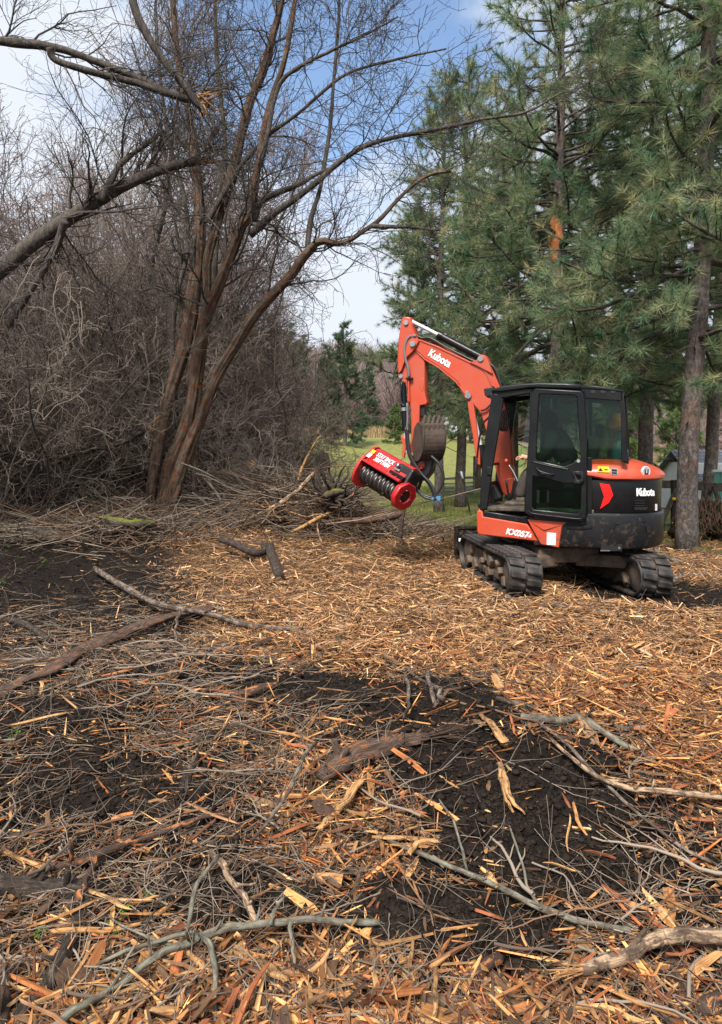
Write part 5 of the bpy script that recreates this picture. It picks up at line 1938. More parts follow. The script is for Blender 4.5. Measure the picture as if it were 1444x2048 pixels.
GREEN = (0.208, 0.272, 0.138)
pA = pine_mesh(101, 17.0, 3.1, 3.2, .165, 120, 46, .24, .0080, GREEN, ns=8)
pB = pine_mesh(102, 12.5, 2.5, 3.4, .165, 125, 45, .23, .0092, (0.194, 0.256, 0.132), ns=8)
pD = pine_mesh(104, 14.0, 4.2, 3.3, .165, 110, 45, .23, .0096, (0.182, 0.244, 0.126), ns=8)
pC = pD
p1 = at(1371, 1092, 12.35)
tp1 = pine('pine_tree', 'tall pine with thick scaly trunk at the right edge behind the excavator', p1[0], p1[1], 0.6, pA)
tp2 = pine('pine_tree', 'dark trunked pine just left of the thick right hand pine, behind the cab', (1288 - CX) / F * 16.6, 16.6, 2.2, pD)
tp3 = pine('pine_tree', 'pine behind the cab roof with an orange stripped patch on its trunk', (1103 - CX) / F * 15.6, 15.6, 4.0, pB, 1.02)
tp4 = pine('pine_tree', 'pine standing behind the muddy bucket, widest crown on the left of the grove', (878 - CX) / F * 19.3, 19.3, 1.2, pD, .76)
tp5 = pine('pine_tree', 'pine with a straight bare lower trunk between the bucket and the boom', (922 - CX) / F * 20.6, 20.6, 5.1, pC, .84)
tp6 = pine('pine_tree', 'pine beyond the right edge whose long bright boughs reach into view', 7.3, 10.9, 3.0, pA, .95)
tp7 = pine('pine_tree', 'pine filling the gap behind the cab and the boom', (1025 - CX) / F * 22.5, 22.5, 0.3, pB, .95)
tp8 = pine('pine_tree', 'pine in the back of the grove between the two right hand trunks', (1225 - CX) / F * 23.0, 23.0, 2.7, pB, 1.12)
tp9 = pine('pine_tree', 'pine in the back of the grove at far right behind the timber fence', (1420 - CX) / F * 21.0, 21.0, 4.4, pD, 1.1)
# orange patch where the bark has come off the third trunk
zz_ = np.linspace(0, 1, 14)
pz0, pz1 = at(1111, 525, 15.56), at(1112, 425, 15.56)
P_ = np.array([pz0 * (1 - t) + pz1 * t for t in zz_]) - np.array(tp3.location) - [0, .02, 0]
Rr_ = .145 * np.sin(np.pi * np.clip(zz_, .10, .90)) ** .35
link('stripped_patch', stems_mesh('stripped_patch', [(P_ / 1.02, Rr_)], M['pine_orange'], 14, .02), tp3).rotation_euler = (0, 0, -4.0)
# spruces and young pines in the distance
fA = pine_mesh(111, 7.0, .5, 1.9, .11, 110, 22, .19, .022, (0.075, 0.125, 0.062), ns=7, stubs=0, top_r=.05, taper=1.0)
fB = pine_mesh(112, 3.0, .15, 1.3, .05, 60, 26, .18, .020, (0.12, 0.18, 0.062), ns=6, stubs=0, top_r=.1)
for px, y, ms, s_, lb in ((690, 44, fA, 1.05, 'dark green spruce at the far edge of the meadow'),
                          (655, 62, fA, 1.10, 'far spruce beside the bare thicket beyond the meadow'),
                          (790, 46, fB, .80, 'small bright green young pine at the far side of the meadow'),
                          (735, 66, fA, .95, 'spruce on the slope behind the meadow, left of the excavator stick'),
                          (850, 58, fA, 1.0, 'spruce on the slope behind the excavator stick'),
                          (1350, 52, fB, 1.9, 'broad light green young pine beyond the timber fence'),
                          (1240, 50, fB, 2.0, 'broad light green young pine seen through the rear cab window'),
                          (940, 48, fB, 1.6, 'light green young pine seen between the pine trunks')):
    x = (px - CX) / F * y
    pine('spruce' if ms is fA else 'young_pine', lb, x, y, px * .1, ms, s_, None, 'conifer')
for px, y, s_ in ((585, 70, 1.5), (545, 78, 1.7), (500, 75, 1.6), (430, 72, 1.7), (610, 85, 1.4)):
    x = (px - CX) / F * y
    pine('spruce', 'distant dark conifer half hidden behind the thicket', x, y, px, fA, s_, 'distant conifers behind the thicket', 'conifer')

# ------------------------------------------------------------------ fence, shed, gate and other distant things


def wbox(name, a, b, w, h, mat, parent, bev=.01):
    """timber from a to b"""
    a, b = np.array(a, float), np.array(b, float)
    d = b - a
    q = Vector(d).to_track_quat('X', 'Z').to_matrix()
    m_ = box(name, tuple((a + b) / 2 - np.array(parent.location)), (float(np.linalg.norm(d)), w, h), mat, bev, q)
    return link(name, m_, parent)


YF = 15.0
f0 = at(1300, 1090, YF)
fen = thing('timber_fence', 'weathered timber fence with one thick top rail and braces behind the right hand pine', 'fence', (f0[0], f0[1], float(zt(f0[0], f0[1]))))
wbox('top_rail', at(1250, 967, YF), at(1352, 969, YF), .06, .16, M['post'], fen)
wbox('top_rail', at(1352, 970, YF - .02), at(1470, 976, YF - .3), .06, .17, M['post'], fen)
wbox('brace', at(1318, 1058, YF - .1), at(1353, 978, YF - .1), .06, .09, M['post'], fen)
wbox('brace', at(1406, 1020, YF - .1), at(1425, 972, YF - .1), .05, .07, M['post'], fen)
wbox('brace', at(1428, 972, YF - .25), at(1446, 1035, YF - .25), .06, .07, M['post'], fen)
wbox('fence_post', at(1348, 1085, YF - .06), at(1348, 960, YF - .06), .10, .10, M['dark_bark'], fen)
wbox('fence_post', at(1322, 1080, YF), at(1322, 1040, YF), .12, .12, M['moss'], fen)
for yy in (998, 1047):
    p = at(1350, yy, YF - .16)
    link('insulator', lathe('insulator', [(0.001, .055), (.03, .05), (.035, .02), (.022, 0), (.035, -.02), (.03, -.05), (.001, -.055)], M['yellow'], Matrix.Translation(tuple(p - np.array(fen.location))) @ Matrix.Rotation(math.pi / 2, 4, 'Y'), 14), fen)

YH = 26.0
hx0, hx1 = at(1383, 960, YH)[0], at(1520, 960, YH)[0]
zt0, zt1, zt2 = at(1400, 995, YH)[2], at(1400, 960, YH)[2], at(1400, 915, YH)[2]
shed = thing('shed', 'low shed with grey shingle roof and white wall behind the timber fence', 'shed', ((hx0 + hx1) / 2, YH + 1.5, zt0 - .6))
so = np.array(shed.location)
link('wall', box('wall', (0, 0, .6 + (zt1 - zt0) / 2), (hx1 - hx0 - .3, 3.0, zt1 - zt0 + 1.2), M['wallw'], .01), shed)
nR, nC = 9, 16
sh_me = None
for r in range(nR):
    t = (r + .5) / nR
    for c in range(nC):
        if sh_me is None:
            sh_me = box('shingle', (0, 0, 0), ((hx1 - hx0) / nC - .012, 2.1 / nR * 1.22, .022), M['shingle'], .003)
        so_ = link('shingle', sh_me, shed)
        so_.location = (hx0 - so[0] + (c + .5 + (.25 if r % 2 else -.2)) * (hx1 - hx0) / nC, -1.85 + 1.95 * t, zt1 - so[2] + (zt2 - zt1 + .25) * t + .02)
        so_.rotation_euler = (math.atan2(zt2 - zt1 + .25, 1.95) - .07 + g.normal() * .006, g.normal() * .006, g.normal() * .01)
V = np.array([(hx0 - so[0] - .1, -1.9, zt1 - so[2]), (hx1 - so[0] + .1, -1.9, zt1 - so[2]), (hx1 - so[0] + .1, .1, zt2 - so[2] + .25), (hx0 - so[0] - .1, .1, zt2 - so[2] + .25), (hx0 - so[0] - .1, 1.9, zt1 - so[2]), (hx1 - so[0] + .1, 1.9, zt1 - so[2])])
link('roof', np_mesh('roof', np.concatenate([V, V - [0, 0, .06]]), [np.array([[0, 1, 2, 3], [3, 2, 5, 4], [6, 9, 8, 7], [9, 10, 11, 8], [0, 6, 7, 1]]), np.array([[0, 3, 9], [0, 9, 6], [3, 4, 10], [3, 10, 9]])], M['shingle'], False), shed)
YG = 17.5
p0 = at(1436, 1030, YG)
gs = thing('garden_screen', 'green painted board screen at the right edge behind the fence brace', 'screen', (p0[0], p0[1], p0[2]))
for k in range(5):
    c = at(1432 + k * 13, 985, YG) - np.array(gs.location)
    link('board', box('board', tuple(c), (.145, .03, 1.0), M['tealwall'], .004), gs)
wbox('top_trim', at(1424, 942, YG - .05), at(1500, 940, YG - .05), .05, .06, M['wallw'], gs)

# farm gate of pipes behind the two middle pines
YGa = 24.0
ga = at(930, 1000, YGa)
gate = thing('pipe_gate', 'grey galvanised pipe farm gate behind the two middle pine trunks', 'gate', (ga[0], ga[1], float(zt(ga[0], ga[1]))))
gl = np.array(gate.location)
for yy in (959, 968, 976, 982, 988):
    a, b = at(884, yy, YGa), at(948, yy - 3, YGa)
    link('gate_rail', np_mesh('gate_rail', *tube1([a - gl, b - gl], .022, 8), M['galv']), gate)
link('gate_frame', np_mesh('gate_frame', *tube1(crom(np.array([at(884, 957, YGa), at(943, 954, YGa), at(947, 958, YGa), at(948, 990, YGa)]) - gl, 24), .024, 8), M['galv']), gate)
link('gate_post', np_mesh('gate_post', *tube1([at(884, 992, YGa) - gl, at(884, 955, YGa) - gl], .05, 10), M['post']), gate)
gb = at(955, 990, YGa + .3)
sb = thing('board_stack', 'pale timber panel standing beside the pipe gate behind the boom', 'panel', tuple(gb))
for k in range(4):
    c = at(948 + k * 4, 945, YGa + .3) - gb
    link('board', box('board', tuple(c), (.062, .03, 1.1), M['pale'], .005), sb)
tr = at(903, 948, 62)
trl = thing('trailer', 'small white trailer far off on the meadow seen between the pine trunks', 'trailer', (tr[0], tr[1], float(zt(tr[0], tr[1]))))
link('trailer_body', box('trailer_body', (0, 0, 1.15), (2.4, 1.6, 1.5), M['wallw'], .12), trl)
link('trailer_window', box('trailer_window', (.5, -.81, 1.4), (.7, .03, .4), M['plastic'], .01), trl)
for s in (-.5, .5):
    link('wheel', cyl('wheel', (s, -.85, .32), (s, -.65, .32), .32, M['hose'], 16), trl)
pl = thing('leaning_pole', 'thin black pole with pale tip leaning in the grass left of the cab', 'pole', tuple(gp(941, 1030)))
yp = float(pl.location.y)
a, b, c = np.array(pl.location), at(926, 958, yp + .3), at(922, 943, yp + .36)
link('pole_shaft', np_mesh('pole_shaft', *tube1([a - a, b - a], .02, 8), M['hose']), pl)
link('pole_tip', np_mesh('pole_tip', *tube1([b - a, c - a], .03, 8), M['wallw']), pl)
stp = at(645, 925, 27)
stn = thing('tree_stump', 'dark split stump standing in the sunlit meadow beyond the brush pile', 'stump', (stp[0], stp[1], float(zt(stp[0], stp[1]))))
zz = at(645, 903, 27)[2] - stn.location.z
for k, (dx, hh_, r) in enumerate(((-.2, .9, .10), (-.02, 1.0, .13), (.16, .95, .11), (.05, .7, .12))):
    link('stump_stem', np_mesh('stump_stem', *tube1([(dx, .05 * k, -.1), (dx + .02, .05 * k, zz * hh_ * .6), (dx - .03, .05 * k, zz * hh_)], [r * 1.2, r, r * .8], 9), M['dark_bark']), stn)

# ------------------------------------------------------------------ logs, branches and bark lying about
g = np.random.default_rng(77)
M['chip_fresh'] = bark('fresh_splinters', (0.36, 0.20, 0.08), (0.52, 0.32, 0.15), None, 0, 22, bd=0.004, stretch=(1, 1, 1))


def ground_path(pts, n, lift=0.75):
    """[(px, py, radius_px, extra lift in m)] laid on the soil"""
    Q = []
    for p in pts:
        w = gp(p[0], p[1])
        r = p[2] * (.74 if p[2] > 7 else .95) * w[1] / F
        up = (p[3] if len(p) > 3 else 0.0)
        # move towards the camera so that a lifted point still shows at its pixel
        if up:
            d = nrm(np.array([0, 0, HC]) - w)
            w = w + d * up / max(d[2], .08)
        Q.append((*w, r))
    C = crom(np.array(Q), n)
    C[:, 3] = np.maximum(C[:, 3], .003)
    base = zt(C[:, 0], C[:, 1])
    C[:, 2] = np.maximum(C[:, 2], base - .2 * C[:, 3]) + C[:, 3] * lift
    return C[:, :3], C[:, 3]


def wood(name, label, pts, mat, cat='branch', lift=.6, sides=12, flat=1.0, rough=.018, fr=(), side=(), n=None, endmat='fresh', group=None):
    n = n or max(12, 6 * len(pts))
    P, Rr = ground_path(pts, n, lift)
    kk = np.linspace(0, 1, len(P)) * len(pts) * 1.25
    amp = np.clip(.014 / Rr, .22, .9)
    sd = float(pts[0][0] * .37 + pts[0][1] * .11)
    for ax in range(3):
        P[:, ax] += amp * Rr * (1.3 if ax < 2 else .6) * (fbm(kk + sd, kk * 0 + 7.7 * ax, 91, 3))
    Rr = Rr * (1 + .22 * fbm(kk * 1.6 + sd, kk * 0, 95, 2))
    o0 = P[0].copy()
    o = thing(name, label, cat, tuple(o0), 0, group)
    me = stems_mesh('bark', [(P - o0, Rr)], M[mat], sides, rough)
    if flat != 1.0:
        co = np.empty(len(me.vertices) * 3, np.float32)
        me.vertices.foreach_get('co', co)
        co = co.reshape(-1, 3)
        ax = np.concatenate([np.repeat(P - o0, sides, 0), (P - o0)[[0, -1]]])
        co[:, 2] = ax[:, 2] + (co[:, 2] - ax[:, 2]) * flat
        me.vertices.foreach_set('co', co.ravel())
    link('bark', me, o)
    for e in fr:
        i, j = (0, 2) if e[0] == 0 else (-1, -3)
        fray('splintered_end', (P - o0)[i], P[i] - P[j], Rr[i] * e[1], e[2], e[3], M[endmat], o, g, e[4] if len(e) > 4 else .22)
    if cat in ('branch', 'stick', 'log') and len(pts) > 3:
        k = 3 + len(pts) // 2
        q, qr = grow((P - o0)[None], Rr[None], k, .12, .9, .03, .16, .5, 4, .5, 1.1, .15, .25, g, .6, .003)
        link('twig_stubs', stems_mesh('twig_stubs', list(zip(q, qr)), M[mat], 6, rough), o, kind='stuff')
    for sp in side:
        p2, r2 = ground_path(sp, 16, lift)
        kk = np.linspace(0, 1, 16) * 6 + sp[0][0]
        p2[:, 0] += r2 * 2.0 * fbm(kk, kk * 0 + 3, 97, 2)
        p2[:, 1] += r2 * 2.0 * fbm(kk, kk * 0 + 8, 98, 2)
        link('side_branch', stems_mesh('side_branch', [(p2 - o0, r2)], M[mat], 6, rough), o)
    return o


wood('bark_piece', 'long flat slab of dark reddish bark lying diagonally at left', [(-20, 1402, 16), (40, 1372, 24), (110, 1340, 27, .02), (180, 1300, 28, .06), (250, 1270, 26, .10), (320, 1245, 24, .08), (400, 1224, 21, .03), (428, 1216, 12)], 'slab_bark', 'bark slab', .30, 18, .32, .030, fr=((1, .7, 8, .18), (0, .8, 8, .25)), n=46, endmat='slab_bark')
wood('crooked_branch', 'crooked black branch bent like an elbow lying on bright wood chips', [(440, 1082, 7, .10), (470, 1092, 9, .10), (500, 1108, 11, .06), (522, 1110, 10, .06), (535, 1098, 11, .10), (546, 1120, 13, .08), (558, 1160, 15)], 'dark_bark', 'branch', .6, 10, 1, .01, n=36)
wood('split_log', 'short split orange piece of log in the middle of the dark soil', [(442, 1400, 14), (480, 1396, 17), (520, 1384, 17), (552, 1372, 11)], 'fresh_red', 'log piece', .5, 10, .8, .012, fr=((0, .8, 7, .10),), endmat='fresh')
wood('dark_log', 'thick wet black log end entering at the left edge of the foreground', [(-70, 1792, 30), (0, 1790, 30), (80, 1790, 28), (150, 1795, 24), (166, 1798, 15)], 'dark_bark', 'log', .75, 20, 1, .022, n=44)
wood('curved_log', 'curved dark branch with grey worn flank in the bottom left corner', [(182, 1800, 14), (165, 1840, 22), (140, 1890, 24), (110, 1950, 24), (75, 2010, 26), (30, 2060, 28)], 'dark_bark', 'log', .8, 18, 1, .022, fr=((0, .8, 8, .10),), n=36, side=([(128, 1905, 12), (112, 1955, 13), (96, 1990, 11)],))
wood('log_end', 'bark covered log end standing at the left edge of the bottom corner', [(-34, 2100, 36), (-8, 2040, 34), (2, 1985, 28), (6, 1950, 18)], 'slab_bark', 'log', .3, 18, 1, .030, n=24, fr=((1, .9, 9, .07),))
wood('lichen_branch', 'long curved grey green lichened branch across the bottom left', [(105, 2062, 12, .03), (160, 2018, 12, .05), (236, 1974, 11, .07), (310, 1918, 11, .09), (385, 1884, 11, .11), (450, 1860, 11, .11), (522, 1854, 10, .10), (600, 1844, 10, .08), (680, 1848, 9, .06), (762, 1850, 7, .03)], 'lichen', 'branch', .6, 12, 1, .014, n=70, fr=((1, .7, 5, .05),), endmat='lichen',
     side=([(400, 1878, 9, .12), (425, 1905, 9, .10), (432, 1960, 8, .06), (428, 2060, 8, .02)], [(395, 1880, 6, .12), (375, 1870, 5, .14), (250, 1905, 4, .08), (150, 1955, 3, .02)], [(384, 1882, 5, .13), (376, 1845, 5, .2), (400, 1770, 5, .26), (440, 1712, 4, .2)], [(540, 1852, 5, .11), (560, 1800, 4, .1)], [(360, 1898, 4, .1), (310, 1880, 3, .1), (240, 1850, 2.5, .06), (170, 1790, 2, .02)], [(580, 1848, 5, .1), (586, 1900, 4, .05), (590, 1960, 3, .02)]))
wood('debarked_branch', 'pale debarked branch with frayed end at the bottom right', [(1160, 1945, 15, .03), (1200, 1930, 17, .05), (1260, 1912, 18, .07), (1300, 1890, 19, .09), (1340, 1880, 19, .08), (1400, 1882, 19, .05), (1490, 1886, 19, .03)], 'pale', 'branch', .6, 16, 1, .020, n=56, fr=((0, 1.0, 18, .16, .14),), endmat='fresh')
wood('shattered_log', 'half buried dark log with shattered orange end in the centre foreground', [(640, 1566, 20), (668, 1548, 28), (700, 1530, 31), (760, 1505, 28), (815, 1488, 20), (850, 1478, 11)], 'slab_bark', 'log', .45, 20, .85, .030, n=44, fr=((1, 1.3, 30, .34, .20), (0, .9, 12, .16, .3)), endmat='fresh_red')
wood('splinter_plank', 'long orange splintered plank of wood pointing up right in the centre foreground', [(642, 1662, 10, .02), (670, 1630, 14, .04), (700, 1595, 14, .05), (726, 1562, 8, .04)], 'fresh', 'splinter', .6, 8, .5, .02, n=20, fr=((1, 1, 6, .10), (0, 1, 6, .10)))
wood('lichen_branch', 'thin straight grey green branch slanting across the black soil at right', [(775, 1683, 4, .02), (850, 1715, 5, .03), (930, 1748, 6, .04), (1010, 1785, 6, .04), (1090, 1825, 7, .03), (1170, 1847, 7, .03), (1265, 1865, 7, .02)], 'lichen', 'branch', .7, 10, 1, .020, n=40, side=([(935, 1750, 3, .04), (925, 1700, 3, .08), (905, 1640, 2.5, .05), (880, 1600, 2, .02)], [(1090, 1825, 3, .03), (1060, 1780, 3, .06), (1020, 1655, 2.5, .02)]), fr=((1, .9, 5, .06),))
wood('long_grey_branch', 'long thin grey branch lying across the bark slab and the chips', [(190, 1140, 5, .05), (260, 1185, 6, .08), (330, 1215, 6, .10), (420, 1232, 6, .08), (500, 1255, 6, .04), (600, 1266, 5, .03), (700, 1300, 5), (800, 1345, 4), (880, 1380, 3)], 'grey_twig', 'branch', .7, 10, 1, .020, n=50, side=([(360, 1222, 3, .12), (352, 1250, 3, .15), (350, 1285, 3, .05)],))
wood('root', 'gnarled grey root with knobbly end on the black soil right of centre', [(1045, 1442, 14), (1075, 1440, 12, .02), (1120, 1445, 10, .04), (1160, 1440, 10, .04), (1200, 1462, 9, .03), (1250, 1495, 8, .02), (1310, 1525, 6)], 'lichen', 'root', .5, 10, 1, .012, n=40)
wood('red_split_branch', 'reddish split branch lying across the left foreground', [(95, 1738, 12, .02), (150, 1728, 14, .03), (205, 1710, 14, .04), (260, 1690, 12, .04), (310, 1672, 9, .05), (400, 1640, 8, .04), (480, 1632, 6)], 'fresh_red', 'branch', .5, 10, .8, .012, n=40, side=([(190, 1712, 8, .05), (175, 1760, 9, .06), (160, 1800, 8, .03)],))
wood('forked_stick', 'pair of upright forked sticks stuck in the soil in the middle', [(868, 1410, 5), (862, 1380, 5, .05), (856, 1345, 4, .10)], 'grey_twig', 'stick', .6, 10, 1, .020, side=([(876, 1412, 7), (880, 1385, 6, .05), (868, 1378, 5, .06)], [(805, 1440, 4), (820, 1400, 4, .08), (812, 1350, 4, .15)]))
wood('broken_log', 'grey brown broken log with a pale end at the left edge', [(-40, 1062, 12, .03), (40, 1066, 13, .04), (100, 1072, 12, .05), (140, 1082, 10, .04), (150, 1086, 7, .03)], 'limb_bark', 'log', .6, 10, 1, .012, n=26, fr=((1, .9, 6, .12),), endmat='pale')
wood('mossy_log', 'log covered in bright yellow green moss at the foot of the big tree', [(178, 1040, 7, .10), (220, 1046, 9, .14), (270, 1053, 10, .14), (308, 1055, 7, .08)], 'moss', 'log', .6, 16, 1, .03, n=30)
wood('mossy_log', 'long mossy reddish log lying behind the excavator at the foot of the right pine', [(1322, 1094, 11), (1360, 1098, 13), (1410, 1108, 10), (1480, 1116, 10)], 'moss_red', 'log', .3, 16, 1, .03, n=24)
wood('pale_log', 'short pale barked branch end sticking out under the excavator tail', [(1296, 1105, 6), (1315, 1110, 8), (1340, 1120, 8), (1362, 1130, 6)], 'grey_twig', 'branch', .6, 10, 1, .01, fr=((1, 1, 6, .15),))
wood('debarked_stick', 'stout pale debarked stick leaning on the lichened branch', [(418, 1706, 8, .10), (440, 1730, 9, .10), (470, 1775, 9, .09), (495, 1820, 9, .08), (512, 1850, 9, .07)], 'pale', 'stick', .6, 10, 1, .010, n=20)
wood('wood_chunk', 'square reddish brown chunk of wood at the bottom right', [(930, 1962, 17), (965, 1938, 19), (1000, 1915, 18), (1015, 1904, 12)], 'fresh_red', 'wood chunk', .4, 7, .8, .012, fr=((0, .8, 5, .05),), endmat='fresh')
wood('bark_chunk', 'dark ridged chunk of bark standing in the bottom right corner', [(1330, 1900, 16), (1345, 1930, 20), (1365, 1970, 22), (1385, 2010, 18)], 'slab_bark', 'bark chunk', .3, 9, .8, .014)
wood('orange_chunk', 'orange chunk of split wood in the bottom right corner', [(1395, 2048, 26), (1420, 2020, 28), (1450, 1998, 26)], 'fresh_red', 'wood chunk', .4, 8, .8, .012)
wood('small_log', 'short dark mossy stub of log standing in the soil at left centre', [(366, 1590, 14), (372, 1570, 14, .05), (378, 1545, 13, .10), (382, 1530, 9, .13)], 'dark_bark', 'log', .4, 10, 1, .01)
wood('bare_root_stick', 'grey stick with fork lying right of centre under chips', [(990, 1400, 6), (1060, 1418, 8), (1140, 1432, 8), (1200, 1450, 8), (1260, 1462, 7), (1330, 1475, 5)], 'grey_twig', 'stick', .5, 8, 1, .01, n=30)
wood('curved_stick', 'curved pale splinter stick at the left edge of the foreground', [(-10, 1690, 5, .02), (35, 1718, 6, .04), (80, 1735, 6, .04), (100, 1758, 5, .02)], 'fresh', 'stick', .6, 8, .7, .01)
wood('thin_grey_stick', 'pale wavy thin stick standing up left of the centre splinter plank', [(505, 1685, 4, .02), (545, 1630, 4, .1), (580, 1580, 4, .16), (602, 1525, 4, .18), (632, 1488, 4, .14)], 'grey_twig', 'stick', .7, 7, 1, .008, n=26)
wood('long_twig', 'thin twig lying from the black soil to the right edge', [(1040, 1420, 4), (1120, 1480, 4, .04), (1200, 1560, 4, .05), (1290, 1640, 4, .04), (1370, 1700, 4, .02), (1450, 1740, 3)], 'grey_twig', 'branch', .7, 7, 1, .008, n=30)
wood('long_twig', 'fresh pale stick lying on chips at the right edge', [(1090, 1470, 4), (1170, 1540, 5, .05), (1260, 1580, 6, .06), (1350, 1590, 7, .05), (1450, 1600, 7, .03)], 'pale', 'branch', .7, 7, 1, .01, n=30)
wood('grey_log', 'grey branch lying in chips in front of the right hand track', [(945, 1212, 7), (985, 1204, 8), (1020, 1196, 6)], 'grey_twig', 'branch', .5, 8, 1, .01)
wood('grey_log', 'long grey brown stick lying in the mud behind the excavator tracks', [(1100, 1212, 5), (1160, 1222, 8), (1220, 1232, 8), (1300, 1240, 6)], 'grey_twig', 'branch', .5, 8, 1, .01)
wood('grey_log', 'bent pale stick lying in the grass right of the excavator track', [(1338, 1172, 6), (1362, 1158, 6), (1400, 1152, 5), (1440, 1148, 4)], 'grey_twig', 'branch', .6, 8, 1, .01)
wood('dark_root', 'dark crossed sticks at the left edge beside the bark slab', [(0, 1240, 5), (40, 1248, 7), (70, 1262, 8, .03), (100, 1285, 7)], 'dark_bark', 'branch', .5, 8, 1, .01)



wood('curved_splinter', 'pair of curved pale splinters on the black soil right of centre', [(1000, 1530, 6, .03), (1012, 1570, 7, .05), (1026, 1605, 5, .04), (1050, 1630, 2, .01)], 'fresh', 'splinter', .6, 8, .5, .02, side=([(1002, 1540, 5, .04), (1006, 1585, 5, .03), (1030, 1628, 3, .01)],))
wood('torn_chunk', 'torn triangular piece of orange wood at the upper edge of the black soil', [(962, 1432, 5, .02), (985, 1455, 12, .04), (1006, 1486, 13, .03), (1012, 1496, 6, .01)], 'fresh', 'wood chunk', .5, 9, .4, .03)
wood('torn_wood_piece', 'torn orange slab of wood lying under the lichened branch', [(462, 1905, 8, .02), (500, 1920, 16, .04), (545, 1945, 17, .04), (580, 1975, 9, .02)], 'fresh', 'wood chunk', .5, 9, .4, .03)
wood('yellow_splinter', 'long straight yellow splinter lying across the bottom centre', [(835, 1985, 5, .02), (820, 1930, 5, .03), (826, 1880, 4, .04)], 'fresh', 'splinter', .6, 8, .6, .02)
wood('yellow_splinter', 'long straight splinter standing out of chips at the bottom edge', [(866, 2060, 6, .02), (872, 1990, 6, .08), (870, 1935, 5, .10)], 'fresh', 'splinter', .6, 8, .6, .02)

# big pieces in the brush pile between the tree and the mulching head


def stick3(name, label, pts, Y, mat, dY=0, cat='branch', fr=(), endmat='fresh'):
    P, Rr = path([(a, b, max(1.2, r * .68)) for a, b, r in pts], Y, 30, .004, g, dY)
    o = thing(name, label, cat, tuple(P[0]))
    link('bark', stems_mesh('bark', [(P - P[0], Rr)], M[mat], 9, .01), o)
    for e in fr:
        i, j = (0, 2) if e[0] == 0 else (-1, -3)
        fray('splintered_end', (P - P[0])[i], P[i] - P[j], Rr[i] * e[1], e[2], e[3], M[endmat], o, g, .25)
    return o


stick3('debarked_branch', 'pale brown debarked branch slanting up in the brush pile', [(470, 1048, 5), (510, 1033, 6), (555, 1010, 8), (590, 985, 8), (615, 960, 8), (628, 945, 7)], 12.8, 'pale', .2, fr=((1, 1.2, 6, .12),))
stick3('splintered_stick', 'sharp pale splinter standing up at the top of the brush pile', [(592, 985, 4), (600, 948, 5), (608, 922, 4.5), (621, 894, 3), (634, 866, .6)], 13.4, 'fresh', 0, 'splinter')
stick3('torn_branch', 'torn orange ended branch sticking up in the brush pile nearest the big tree', [(560, 970, 5), (540, 955, 6), (522, 938, 6), (508, 925, 7)], 13.3, 'limb_bark', 0, fr=((1, 1.4, 9, .16),))
stick3('torn_branch', 'pale splintered slab lying low at the front of the brush pile', [(588, 1062, 5), (610, 1052, 7), (635, 1038, 7), (655, 1025, 5)], 12.3, 'fresh', .2, 'splinter', fr=((0, 1, 6, .12), (1, 1, 5, .10)))
stick3('torn_branch', 'short yellow piece of split wood at the left end of the brush pile', [(385, 1027, 5), (400, 1026, 6), (414, 1024, 5)], 12.6, 'fresh', 0, 'splinter')
stick3('arched_branch', 'bare curving stick at the left of the brush pile beside the trunk', [(408, 958, 4), (425, 975, 5), (440, 995, 5), (445, 1010, 4)], 12.8, 'grey_twig')
stick3('brush_log', 'dark fallen branch sloping down the left side of the brush pile', [(385, 985, 4), (420, 1015, 6), (455, 1040, 7), (490, 1060, 6)], 12.5, 'limb_bark')
stick3('brush_log', 'red brown frayed log lying at the right of the brush pile under the mulcher', [(680, 1040, 9), (710, 1042, 12), (750, 1040, 14), (785, 1035, 13), (800, 1030, 10)], 12.6, 'slab_bark', .1, 'log', fr=((0, 1.2, 12, .18), (1, 1.2, 12, .16)), endmat='fresh_red')
stick3('dark_stub', 'dark crooked stub standing under the octagonal mulcher plate', [(800, 1075, 9), (803, 1050, 8), (806, 1030, 6), (812, 1012, 4)], 12.4, 'dark_bark', 0, 'stump')
stick3('red_root', 'reddish bare root curving out of the pile left of the mulcher', [(690, 1000, 4), (705, 990, 5), (712, 975, 4), (722, 962, 3)], 12.6, 'fresh_red')
wad = thing('root_wad', 'dark upturned root wad with mossy top left of the mulching head', 'root wad', tuple(at(665, 1005, 12.9)))
ps = []
for k in range(46):
    a = g.uniform(0, 6.28)
    e = g.uniform(-.4, .9)
    d = np.array([math.cos(a) * math.cos(e), math.sin(a) * math.cos(e) * .6, math.sin(e)])
    q = [np.array([0, 0, .06]) + d * .05]
    for j in range(7):
        d = nrm(d + g.normal(size=3) * .3)
        q.append(q[-1] + d * g.uniform(.05, .15))
    ps.append(tube1(crom(np.array(q), 14), np.linspace(g.uniform(.02, .05), .005, 14), 6))
link('roots', np_mesh('roots', *merge(ps), M['dark_bark'], True), wad)
V, Fs = tube1(crom(np.array([(-.22, -.06, .08), (-.05, -.10, .16), (.12, -.08, .20), (.25, -.02, .14)]), 14), [.02, .05, .05, .06, .06, .07, .06, .07, .07, .06, .05, .05, .04, .02], 12)
V += fbm(V[:, 0] * 14, V[:, 2] * 14, 5)[:, None] * .03
link('moss_cushion', np_mesh('moss_cushion', V, Fs, M['moss'], True), wad)
wad2 = thing('root_heap', 'heap of hanging brown roots and straw behind the right hand pine', 'root heap', tuple(at(1405, 1070, 13.6)))
ps = []
